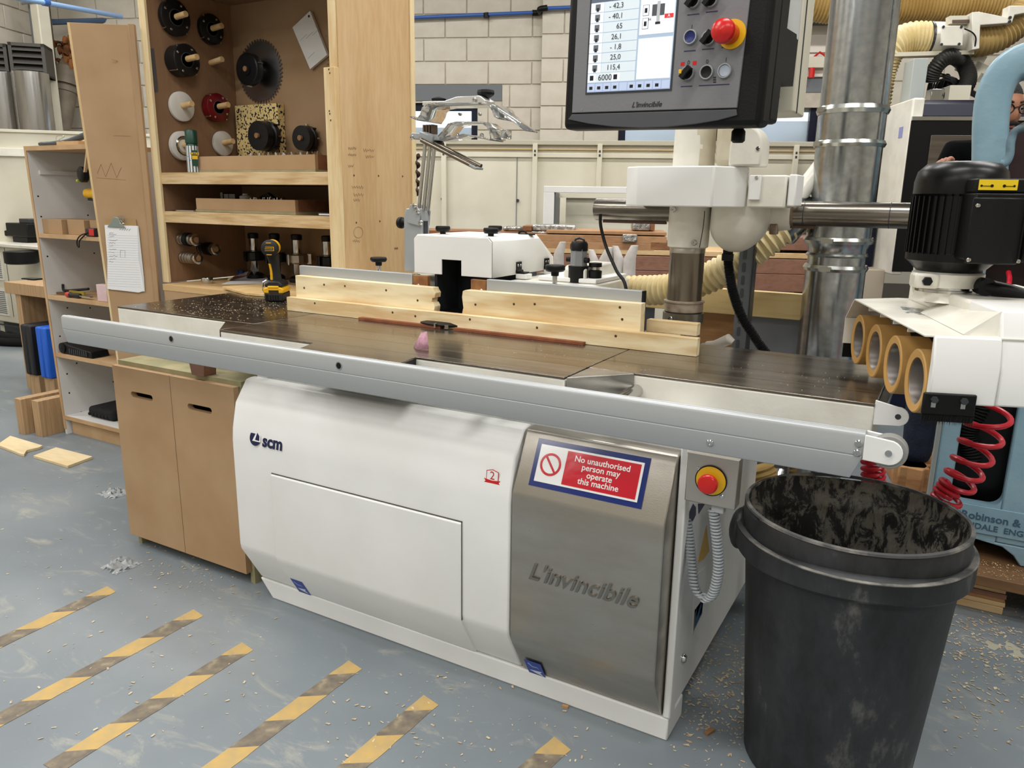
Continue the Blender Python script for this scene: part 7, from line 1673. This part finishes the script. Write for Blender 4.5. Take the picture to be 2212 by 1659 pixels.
# packing under the bandsaw
xa = bq(2075, 1300, 2.77).x
top_z = .2875
WETW = wood('dusty_brown_board', '#7c5c3c', '#5f4228', 'x', 8)
tag(obj('base_board', MB().box(bq(2020, 1200, 2.72).x, 1.35, 2.72, 3.30, .1055, .142), WETW, bev=.003), 'thick brown board under the blue bandsaw covered in sawdust', 'board')
lay = [(.0005, .0245, PALEW), (.025, .0395, PALEW), (.040, .0545, OAKL), (.055, .0715, RED), (.072, .0885, PALEW), (.089, .105, OAKB)]
names = ('lowest', 'second lowest', 'third lowest', 'fourth', 'fifth', 'topmost')
for i, (z0_, z1_, m__) in enumerate(lay):
    tag(obj('packing_timber', MB().box(xa - .08, bq(2166, 1320, 2.77).x + (.004 if i % 2 else 0), 2.77 + .004 * (i % 3), 3.2, z0_, z1_), m__, bev=.0015), '%s strip in the pile of packing timbers under the bandsaw' % names[i], 'timber', 'packing timbers under the bandsaw')
tag(obj('packing_block', MB().box(.95, 1.25, 2.80, 3.2, .0005, .105), OAKB, bev=.002), 'dark packing block under the right of the bandsaw board', 'timber')
# red coiled air hoses
def coil(name, pts, r0, r1, turns, lab, tr=.006, tail=()):
    pts = smoothpath(pts, 20); n = len(pts); out = []
    N = turns * 22
    for i in range(N + 1):
        f_ = i / N * (n - 1); a = int(min(f_, n - 2)); p = pts[a].lerp(pts[a + 1], f_ - a); t_ = (pts[min(a + 1, n - 1)] - pts[max(a - 1, 0)]).normalized()
        u_, v_, _ = frame_of(t_); R2 = r0 + (r1 - r0) * i / N; an = 2 * math.pi * turns * i / N
        out.append(p + (u_ * math.cos(an) + v_ * math.sin(an)) * R2)
    if tail: out = smoothpath(list(tail) + [out[0] + (out[0] - out[1]) * 2, out[0]], 6) + out[1:]
    o = obj(name, MB().tube(out, tr, 8), M('red_air_hose', '#c4202f', .3), loc=out[-1]); return tag(o, lab, 'air hose')
yc_ = 2.35
coil('coiled_air_hose', [P(2150, 830, y=yc_), P(2135, 905, y=yc_), P(2115, 960, y=yc_), P(2090, 1010, y=yc_), P(2070, 1045, y=yc_), P(2050, 1070, y=yc_), P(2042, 1082, y=yc_)], .054, .034, 8, 'stretched red coiled air hose hanging in front of the bandsaw opening', .0075, (Vector((P(2150, 760, y=BY).x, BY - .006, 1.10)), Vector((P(2150, 760, y=BY).x, BY - .10, 1.05))))
coil('coiled_air_hose', [P(1886, 980, y=2.30), P(1886, 1020, y=2.30), P(1888, 1060, y=2.30), P(1890, 1120, y=2.30)], .028, .028, 10, 'tight red coiled air hose hanging behind the bin below the bar end', .0055, (Vector((-.16, 2.262, .76)), Vector((-.15, 2.29, .74))))
# ------------------------------------------------------------------ big timber lengths on the floor behind
for i, (px, py, rz, lab) in enumerate(((1935, 1065, .25, 'square brown timber on the floor behind the bin'), (1985, 1075, -.25, 'angled brown timber on the floor leaning towards the boot'))):
    c = P(px, py, z=0)
    tag(obj('floor_timber', MB().cbox((0, 0, .06), .15, .7, .118, rz), OAKL, bev=.003, loc=None).__class__ and obj('floor_timber', MB().cbox((c.x, c.y + .3, .0595), .13, .5, .118, rz), OAKL, bev=.006, loc=(c.x, c.y + .3, 0)), lab, 'timber')
for o in [o for o in bpy.data.objects if o.name.startswith('floor_timber') and 'label' not in o]: bpy.data.objects.remove(o)
# yellow hose seen low between machine and bin
tag(obj('floor_hose', ribbed(MB(), smoothpath([P(1640, 1010, y=2.6), P(1650, 1040, y=2.6), P(1670, 1080, y=2.6), P(1700, 1130, y=2.6)], 8), .05, .02, .004, 18, 4), HOSED), 'short yellow hose bend low between the machine and the bin', 'hose')
tag(obj('silver_duct_end', MB().cyl(P(1690, 1020, y=2.9), P(1660, 1100, y=2.8), .07, n=24), CHROME), 'shiny foil duct end low behind the bin', 'duct')
# ------------------------------------------------------------------ black rubbish bin
BC = Vector((-.119, 1.772, 0)); BR = .245; BH = .635
binm, nt, b_s = newmat('scuffed_black_bin_plastic')
nz = node(nt, 'ShaderNodeTexNoise'); nz.inputs['Scale'].default_value = 7; nz.inputs['Detail'].default_value = 9; nz.inputs['Roughness'].default_value = .7
nt.links.new(coords(nt, (1, 1, .45)), nz.inputs['Vector'])
nt.links.new(ramp(nt, nz.outputs['Fac'], [(.42, lin('#17181a')), (.58, lin('#2a2b2e')), (.78, lin('#7d7b76'))]), b_s.inputs['Base Color']); b_s.inputs['Roughness'].default_value = .5
bp2 = node(nt, 'ShaderNodeBump'); bp2.inputs['Strength'].default_value = .25; bp2.inputs['Distance'].default_value = .01; nt.links.new(nz.outputs['Fac'], bp2.inputs['Height']); nt.links.new(bp2.outputs[0], b_s.inputs['Normal'])
inm, nt, b_s = newmat('filthy_bin_inside')
nz = node(nt, 'ShaderNodeTexNoise'); nz.inputs['Scale'].default_value = 22; nz.inputs['Detail'].default_value = 12; nz.inputs['Roughness'].default_value = .78; nz.inputs['Distortion'].default_value = .6
nt.links.new(coords(nt, (1, 1, .5)), nz.inputs['Vector'])
nt.links.new(ramp(nt, nz.outputs['Fac'], [(.44, lin('#0d0d0e')), (.485, lin('#1d1c1b')), (.51, lin('#625e57')), (.7, lin('#8b8374'))]), b_s.inputs['Base Color']); b_s.inputs['Roughness'].default_value = .6
rb = thing('rubbish_bin', 'large scuffed black plastic rubbish bin with a broken rim at the right front', 'bin', BC)
outp = [(.175, .0), (.185, .004), (.222, BH - .115), (.226, BH - .112), (.240, BH - .105), (.246, BH - .098), (.246, BH - .055), (.240, BH - .050), (.232, BH - .048), (.232, BH - .004), (.229, BH)]
def wob(mb):
    for i, v in enumerate(mb.v):
        d = v - BC; a = math.atan2(d.y, d.x)
        f_ = 1 + .012 * math.sin(2 * a + .6) * (v.z / BH) ** 2
        mb.v[i] = Vector((BC.x + d.x * f_, BC.y + d.y * f_, v.z - .006 * (v.z / BH) ** 3 * math.cos(3 * a + 1)))
    return mb
obj('bin_wall', wob(MB().lathe(outp, BC, (0, 0, 1), 72)), binm, rb)
bpy.data.objects[[o.name for o in rb.children][0]]
wall_o = rb.children[0]
me = wall_o.data
bmx = bmesh.new(); bmx.from_mesh(me); top = [f for f in bmx.faces if len(f.verts) > 10 and f.calc_center_median().z > .3]
bmesh.ops.delete(bmx, geom=top, context='FACES_ONLY'); bmx.to_mesh(me); bmx.free()
inp = [(.229, BH), (.226, BH - .002), (.224, BH - .05), (.214, BH - .062), (.210, BH - .075), (.180, .02), (0, .015)]
io = obj('bin_inside', wob(MB().lathe(inp, BC, (0, 0, 1), 72)), inm, rb)
me = io.data; bmx = bmesh.new(); bmx.from_mesh(me); top = [f for f in bmx.faces if len(f.verts) > 10 and f.calc_center_median().z > .3]
bmesh.ops.delete(bmx, geom=top, context='FACES_ONLY'); bmx.to_mesh(me); bmx.free()
lgp = BC + Vector((-.236, -.03, BH - .085))
obj('lug_handle', MB().ball(lgp, .025, .05, .05, 14, 10), binm, rb)
obj('broken_rim', MB().lathe([(.226, .002), (.2345, .003), (.2335, .008), (.226, .009), (.226, .002)], BC + Vector((0, 0, BH - .004)), (0, 0, 1), 72), M('chalky_rim_plastic', '#4a4a4a', .6, col2='#a7a39a', scale=12, rng=(.45, .7), bump=.3, bscale=60), rb)
obj('rim_shoulder', MB().lathe([(.235, .004), (.2465, 0), (.2485, .003), (.2465, .006), (.235, .004)], BC + Vector((0, 0, BH - .056)), (0, 0, 1), 72), MATS['chalky_rim_plastic'], rb)
# ------------------------------------------------------------------ worn hazard tapes on the floor
def tape_mat():
    m, nt, b = newmat('worn_hazard_tape'); L = nt.links
    sx = node(nt, 'ShaderNodeSeparateXYZ'); L.new(coords(nt), sx.inputs[0])
    ad = node(nt, 'ShaderNodeMath', operation='MULTIPLY_ADD'); ad.inputs[1].default_value = .75; L.new(sx.outputs['Y'], ad.inputs[0]); L.new(sx.outputs['X'], ad.inputs[2])
    pp = node(nt, 'ShaderNodeMath', operation='PINGPONG'); pp.inputs[1].default_value = .115; L.new(ad.outputs[0], pp.inputs[0])
    gt = node(nt, 'ShaderNodeMath', operation='GREATER_THAN'); gt.inputs[1].default_value = .0575; L.new(pp.outputs[0], gt.inputs[0])
    nz = node(nt, 'ShaderNodeTexNoise'); nz.inputs['Scale'].default_value = 26; nz.inputs['Detail'].default_value = 9; L.new(coords(nt), nz.inputs['Vector'])
    ye = ramp(nt, nz.outputs['Fac'], [(.35, lin('#c2a160')), (.7, lin('#b0986a'))]); da2 = ramp(nt, nz.outputs['Fac'], [(.38, lin('#6a6157')), (.56, lin('#7f7462')), (.72, lin('#a2967d'))])
    mx = node(nt, 'ShaderNodeMixRGB'); L.new(gt.outputs[0], mx.inputs[0]); L.new(ye, mx.inputs[1]); L.new(da2, mx.inputs[2])
    L.new(mx.outputs[0], b.inputs['Base Color']); b.inputs['Roughness'].default_value = .7
    return m
TAPE = tape_mat()
strips = [((244, 1271), (-30, 1403), 'worn hazard tape strip farthest from the machine at the left'), ((432, 1322), (-30, 1571), 'worn hazard tape strip second from the left on the floor'),
          ((538, 1394), (110, 1662), 'worn hazard tape strip in front of the cupboard doors'), ((770, 1434), (440, 1680), 'worn hazard tape strip below the blue arrow sticker of the white cover'),
          ((934, 1510), (740, 1675), 'short worn hazard tape strip in front of the machine middle'), ((1218, 1603), (1120, 1690), 'hazard tape stub at the bottom edge near the steel cover')]
for a, b_, lab in strips:
    p0_, p1_ = P(*a, z=0), P(*b_, z=0); d = p1_ - p0_; an = math.atan2(d.y, d.x); Ln = d.length; hw = .030
    n_ = max(6, int(Ln / .03)); pts = []
    for i in range(n_ + 1): pts.append((Ln * i / n_, hw + random.uniform(-.0015, .0008)))
    for i in range(n_, -1, -1): pts.append((Ln * i / n_, -hw + random.uniform(-.0008, .0015)))
    pts[0] = (.012, hw)
    o = obj('floor_tape', MB().prism(pts, 'z', .0004, .0012), TAPE)
    o.matrix_world = Matrix.Translation((p0_.x, p0_.y, 0)) @ Matrix.Rotation(an, 4, 'Z'); tag(o, lab, 'floor tape', 'hazard tapes on the floor')
# ------------------------------------------------------------------ shavings and plastic scraps
CH = M('wood_shaving', '#b39c7c', .8, col2='#d4c6a8', scale=30); cb = MB()
def chip(x, y, s_):
    a = random.uniform(0, 6.28); t_ = random.uniform(-.3, .3)
    c, s2 = math.cos(a), math.sin(a); w_, l_ = s_ * random.uniform(.3, .6), s_
    q_ = [(-l_, -w_), (l_, -w_ * .6), (l_ * .9, w_), (-l_ * .8, w_ * .7)]
    cb.add([(x + u * c - v * s2, y + u * s2 + v * c, .001 + s_ * .25 * random.random()) for u, v in q_], [(0, 1, 2, 3)])
for i in range(1500):
    r = random.random()
    if r < .35: p = P(random.uniform(1480, 1620), random.gauss(1480, 90), z=0)
    elif r < .6: p = P(random.uniform(2040, 2230), random.gauss(1420, 90), z=0)
    elif r < .72: p = P(random.uniform(300, 560), random.gauss(1190, 40) + 30, z=0)
    elif r < .85: p = P(random.uniform(700, 1500), random.uniform(1450, 1660), z=0)
    else: p = P(random.uniform(0, 600), random.uniform(900, 1600), z=0)
    if p.y > 6 or p.y < .3: continue
    chip(p.x, p.y, random.choice((.0025, .003, .004, .006)))
for i in range(420):
    chip(random.uniform(.1, .6), random.uniform(2.4, 2.7), random.choice((.004, .006)))
tag(obj('wood_shavings', cb, CH), 'scattered wood shavings and sawdust chips on the grey floor', 'shavings', kind='stuff')
cb = MB()
_c = chip
for i in range(260):
    x, y = random.uniform(-2.7, -.15), random.uniform(1.8, 2.06)
    s_ = random.choice((.001, .0015, .002)); cb.add([(x, y, TZ + .0008), (x + s_, y, TZ + .0012), (x + s_, y + s_, TZ + .0008), (x, y + s_ * .7, TZ + .0015)], [(0, 1, 2, 3)])
for i in range(420):
    x, y = random.gauss(-2.35, .2), random.uniform(1.80, 2.3)
    if -2.72 < x < -2.05:
        s_ = random.choice((.0015, .002, .003)); cb.add([(x, y, TZ + .0008), (x + s_ * 2, y, TZ + .0012), (x + s_ * 2, y + s_, TZ + .0008), (x, y + s_ * .7, TZ + .0015)], [(0, 1, 2, 3)])
tag(obj('sawdust', cb, M('pale_sawdust', '#cdbb98', .9)), 'fine pale sawdust sprinkled on the dark table', 'sawdust', kind='stuff')
cb = MB()
for i in range(700):
    x, y = random.uniform(.12, .75), random.uniform(2.73, 2.855); chip_z = .1425
    a = random.uniform(0, 6.28); s_ = random.choice((.003, .005, .007))
    cb.add([(x, y, chip_z), (x + s_ * math.cos(a), y + s_ * math.sin(a), chip_z + .002), (x + s_ * math.cos(a + .7), y + s_ * math.sin(a + .7), chip_z + .001)], [(0, 1, 2)])
tag(obj('wood_shavings', cb, M('brown_shavings', '#a2784a', .9, col2='#d8c49c', scale=60)), 'brown shavings heaped on the bandsaw base board', 'shavings', kind='stuff')
FILM = M('clear_packing_film', '#f4f6f6', .1, trans=.7, ior=1.4, bump=.4, bscale=40)
def film(px, py, w_, d_, h_, lab):
    c = P(px, py, z=0); g = MB(); n = 12
    for j in range(n):
        for i in range(n):
            u, v = i / (n - 1) - .5, j / (n - 1) - .5
            fall = max(0, 1 - (2 * u) ** 2) * max(0, 1 - (2 * v) ** 2)
            g.v.append(Vector((c.x + u * w_ + random.uniform(-.006, .006), c.y + v * d_ + random.uniform(-.006, .006), .0015 + h_ * fall * random.uniform(.15, 1))))
    g.f = [(j * n + i, j * n + i + 1, (j + 1) * n + i + 1, (j + 1) * n + i) for j in range(n - 1) for i in range(n - 1) if random.random() > .12]
    tag(obj('plastic_scrap', g, FILM, ang=10, loc=(c.x, c.y, 0)), lab, 'plastic film')
film(262, 1222, .10, .10, .035, 'crumpled clear plastic scrap on the floor in front of the cupboard')
film(248, 1066, .12, .10, .030, 'crumpled clear film partly behind the low cupboard')
tag(obj('wood_chip', MB().cbox(P(1533, 1580, z=.004) , .012, .03, .008, -.4), M('brown_chip', '#8d6a4a', .8), bev=.001), 'small brown wood offcut on the floor right of the machine corner', 'offcut')
tag(obj('wood_chip', MB().cbox(P(1221, 1526, z=.003), .016, .008, .006, .1), M('tan_chip', '#b98e5f', .8)), 'tiny tan splinter lying against the machine plinth', 'offcut')
for i, (px, py) in enumerate(((2145, 1395), (2185, 1398), (2200, 1415))):
    c = P(px, py, z=0); pts = [(c.x + (.03 + .012 * math.sin(k * 2.3 + i)) * math.cos(k * .7) * .7, c.y + (.022 + .01 * math.cos(k * 1.9 + i)) * math.sin(k * .7)) for k in range(9)]
    tag(obj('floor_scrap', MB().prism(pts, 'z', .0004, .0011), M('bare_concrete', '#a9a695', .9)), ('chipped bare patch on the floor nearest the bin', 'middle chipped bare patch on the floor by the bandsaw', 'chipped bare patch on the floor at the right edge')[i], 'floor patch')
# ------------------------------------------------------------------ person behind the bandsaw
SKIN = M('skin', '#a8745a', .55, col2='#9c6a50', scale=12); TOP = M('black_sweater', '#050608', .95, spec=.1, bump=.2, bscale=60)
JEAN = M('dark_jeans', '#141c2e', .85, col2='#1d273c', scale=14, bump=.25, bscale=90); BOOT = M('black_boot', '#0b0b0c', .5); HAIR = M('dark_grey_hair', '#1b1a1a', .8, bump=.5, bscale=80)
pr_ = thing('person', 'person in black top, dark jeans and glasses standing half hidden behind the blue bandsaw', 'person', (.10, 4.02, 0))
def skin(name, verts, edges, radii, mat, root=0, sub=2, make=True):
    me = bpy.data.meshes.new(name); me.from_pydata([tuple(Vector(v) - Vector((.10, 4.02, 0))) for v in verts], edges, [])
    o = bpy.data.objects.new(name, me); COL.objects.link(o)
    sk_ = o.modifiers.new('skin', 'SKIN'); sk_.use_smooth_shade = True
    for i, r_ in enumerate(radii):
        d = me.skin_vertices[0].data[i]; d.radius = (r_, r_) if not isinstance(r_, tuple) else r_; d.use_root = (i == root)
    ss = o.modifiers.new('sub', 'SUBSURF'); ss.levels = sub; ss.render_levels = sub
    dg = bpy.context.evaluated_depsgraph_get(); m2 = bpy.data.meshes.new_from_object(o.evaluated_get(dg))
    bpy.data.objects.remove(o)
    m2.materials.clear(); m2.materials.append(mat); m2.polygons.foreach_set('use_smooth', [True] * len(m2.polygons))
    if not make: return m2
    q_ = bpy.data.objects.new(name, m2); COL.objects.link(q_); q_.parent = pr_; MW[q_.name] = mw(pr_); return q_
PDq = lambda px, py, d: CAM + ray(px, py) * d
HC = PDq(2157, 238, 3.12)
J = {'pel': (.11, 4.06, .95), 'bel': (.11, 4.06, 1.10), 'che': (.115, 4.06, 1.30), 'nk0': tuple(PDq(2150, 338, 3.25)), 'nk1': tuple(PDq(2155, 298, 3.2)),
     'shl': tuple(PDq(2072, 334, 3.2)), 'ell': (-.13, 3.93, 1.20), 'wrl': tuple(PDq(2060, 378, 3.0)), 'hal': tuple(PDq(2047, 356, 2.95)),
     'shr': (.295, 4.08, 1.455), 'elr': (.36, 4.02, 1.18), 'wrr': (.28, 3.82, 1.10), 'har': (.25, 3.75, 1.10),
     'hpl': (.02, 4.05, .93), 'knl': (-.04, 3.98, .50), 'anl': (-.03, 3.99, .09), 'tol': (-.03, 3.87, .035),
     'hpr': (.20, 4.07, .93), 'knr': (.22, 4.03, .50), 'anr': (.22, 4.06, .09), 'tor': (.23, 3.94, .035)}
names_ = list(J); V = [J[n] for n in names_]; ix = {n: i for i, n in enumerate(names_)}
E_ = [(ix[a], ix[b]) for a, b in (('pel', 'bel'), ('bel', 'che'), ('che', 'nk0'), ('nk0', 'nk1'), ('nk0', 'shl'), ('shl', 'ell'), ('ell', 'wrl'), ('wrl', 'hal'), ('nk0', 'shr'), ('shr', 'elr'), ('elr', 'wrr'), ('wrr', 'har'), ('pel', 'hpl'), ('hpl', 'knl'), ('knl', 'anl'), ('anl', 'tol'), ('pel', 'hpr'), ('hpr', 'knr'), ('knr', 'anr'), ('anr', 'tor'))]
rad = {'pel': .13, 'bel': .125, 'che': .14, 'nk0': .085, 'nk1': .055, 'shl': .06, 'ell': .043, 'wrl': .028, 'hal': .032, 'shr': .06, 'elr': .043, 'wrr': .028, 'har': .032, 'hpl': .085, 'knl': .056, 'anl': .036, 'tol': .03, 'hpr': .085, 'knr': .056, 'anr': .036, 'tor': .03}
bm3 = skin('body', V, E_, [rad[n] * .92 for n in names_], SKIN, 0, 2, make=False)
# fingers of the raised hand, curled over, as short chains rooted in the palm
fm_ = []
hv = Vector(J['hal'])
for i in range(4):
    b0 = hv + Vector((.012 - .012 * i + .004, -.020, .018 - .004 * i)); L_ = (.030, .034, .033, .026)[i]
    c1 = b0 + Vector((-.010, -.012, .006)) * (L_ / .03); c2 = c1 + Vector((-.008, -.012, -.014)) * (L_ / .03); c3 = c2 + Vector((.0, -.004, -.018)) * (L_ / .03)
    fm_.append(skin('finger', [hv + Vector((.004 - .008 * i, 0, .006)), b0, c1, c2, c3], [(0, 1), (1, 2), (2, 3), (3, 4)], [.012, .0105, .0095, .0085, .007], SKIN, 0, 1, make=False))
th0 = hv + Vector((.022, -.004, .002)); fm_.append(skin('thumb', [hv, th0, th0 + Vector((.014, -.018, .004)), th0 + Vector((.010, -.036, -.002))], [(0, 1), (1, 2), (2, 3)], [.014, .013, .011, .009], SKIN, 0, 1, make=False))
# head: ellipsoid with brow, nose and chin shaped in
hd_ = MB().ball((0, 0, 0), .076, .096, .118, 36, 26)
F_ = Vector((-.06, -1, -.02)).normalized(); Sx = Vector((0, 0, 1)).cross(F_).normalized() * -1; Uz = Sx.cross(F_) * -1
Uz = Vector((0, 0, 1))
def shape(v):
    x, y, z = v
    f_ = -y                                                   # forward
    if z < -.02: x *= 1 - .28 * min(1, (-.02 - z) / .1); y *= 1 - .12 * min(1, (-.02 - z) / .1)
    if f_ > .05:
        y -= .024 * math.exp(-(x / .013) ** 2) * max(0, 1 - abs((z + .022) / .034)) * 1.0       # nose
        y -= .006 * math.exp(-((z - .022) / .012) ** 2) * math.exp(-(x / .05) ** 4)              # brow
        y += .008 * math.exp(-((z - .004) / .012) ** 2) * (math.exp(-((x - .032) / .016) ** 2) + math.exp(-((x + .032) / .016) ** 2))   # eye sockets
        y -= .005 * math.exp(-((z + .066) / .008) ** 2) * math.exp(-(x / .025) ** 2)             # lips
        y -= .008 * math.exp(-((z + .098) / .018) ** 2) * math.exp(-(x / .03) ** 2)              # chin
    return Vector((x, y, z))
hd_.v = [shape(v) for v in hd_.v]
for s_ in (-1, 1): hd_.ball((s_ * .080, .012, -.006), .010, .020, .033, 10, 8)                    # ears
rotH = Matrix.Rotation(math.radians(36), 4, 'Z') @ Matrix.Rotation(math.radians(4), 4, 'X')
HM = Matrix.Translation(HC - Vector((.10, 4.02, 0))) @ rotH
hd_.xf(HM)
bmz = bmesh.new(); bmz.from_mesh(bm3)
for m_ in fm_: bmz.from_mesh(m_)
hmz = mesh_of(hd_, 'head'); bmz.from_mesh(hmz)
me = bpy.data.meshes.new('body'); bmz.to_mesh(me); bmz.free(); me.materials.append(SKIN); me.polygons.foreach_set('use_smooth', [True] * len(me.polygons))
bo = bpy.data.objects.new('body', me); COL.objects.link(bo); bo.parent = pr_; MW['body'] = mw(pr_)
def hobj(name, mb, mat): return obj(name, mb.xf(HM), mat, pr_, world=False)
hair = MB().ball((0, .008, .012), .081, .100, .116, 30, 22)
keep = [i for i, v in enumerate(hair.v)]
hair.f = [f for f in hair.f if not (sum(hair.v[i].z for i in f) / len(f) < .055 and sum(hair.v[i].y for i in f) / len(f) < .02) and sum(hair.v[i].z for i in f) / len(f) > -.04]
hobj('hair', hair, HAIR)
hobj('moustache', MB().ball((0, -.096, -.052), .030, .008, .008, 14, 8), HAIR)
hobj('stubble', MB().ball((0, -.068, -.085), .040, .028, .026, 16, 10), M('stubble_skin', '#6e4d3e', .7))
hobj('mouth', MB().ball((0, -.094, -.067), .020, .006, .004, 12, 6), M('lips', '#8a5247', .6))
for s_ in (-1, 1):
    hobj('eye', MB().ball((s_ * .032, -.078, .004), .011, .011, .009, 12, 8), M('eye_white', '#d8d4cc', .3))
    hobj('pupil', MB().ball((s_ * .032, -.0885, .004), .005, .003, .005, 10, 6), BLACKM)
    hobj('eyebrow', MB().tube([(s_ * .014, -.095, .026), (s_ * .03, -.096, .031), (s_ * .05, -.086, .025)], .004, 6), HAIR)
    rim = [(s_ * .034 + .024 * math.cos(a), -.101 + .006 * abs(s_ * .034 + .024 * math.cos(a)) / .05, .002 + .018 * math.sin(a)) for a in [2 * math.pi * k / 20 for k in range(21)]]
    hobj('glasses_rim', MB().tube(rim, .0022, 6), BLACKM)
    hobj('glasses_arm', MB().tube([(s_ * .058, -.094, .006), (s_ * .080, -.05, .008), (s_ * .083, .01, .004)], .002, 6), BLACKM)
hobj('glasses_bridge', MB().tube([(-.011, -.102, .006), (0, -.108, .009), (.011, -.102, .006)], .002, 6), BLACKM)
up = ['pel', 'bel', 'che', 'nk0', 'shl', 'ell', 'wrl', 'shr', 'elr', 'wrr']; iu = {n: i for i, n in enumerate(up)}
skin('sweater', [J[n] for n in up], [(iu[a], iu[b]) for a, b in (('pel', 'bel'), ('bel', 'che'), ('che', 'nk0'), ('nk0', 'shl'), ('shl', 'ell'), ('ell', 'wrl'), ('nk0', 'shr'), ('shr', 'elr'), ('elr', 'wrr'))], [.15, .148, .165, .105, .085, .062, .040, .085, .062, .040], TOP, 0)
lw = ['pel', 'hpl', 'knl', 'anl', 'hpr', 'knr', 'anr']; il = {n: i for i, n in enumerate(lw)}
JJ = dict(J); JJ['anl'] = (-.03, 3.985, .085); JJ['anr'] = (.22, 4.055, .085)
skin('jeans', [JJ[n] for n in lw], [(0, 1), (1, 2), (2, 3), (0, 4), (4, 5), (5, 6)], [.145, .10, .078, .070, .10, .078, .070], JEAN, 0)
for s_ in ('l', 'r'):
    a = Vector(J['an' + s_]); t_ = Vector(J['to' + s_])
    skin('boot', [a + Vector((0, .02, .03)), a + Vector((0, .03, -.045)), (a + t_) / 2 + Vector((0, 0, -.02)), t_ + Vector((0, -.01, .005))], [(0, 1), (1, 2), (2, 3)], [.050, .044, .045, .036], BOOT, 1, 2)
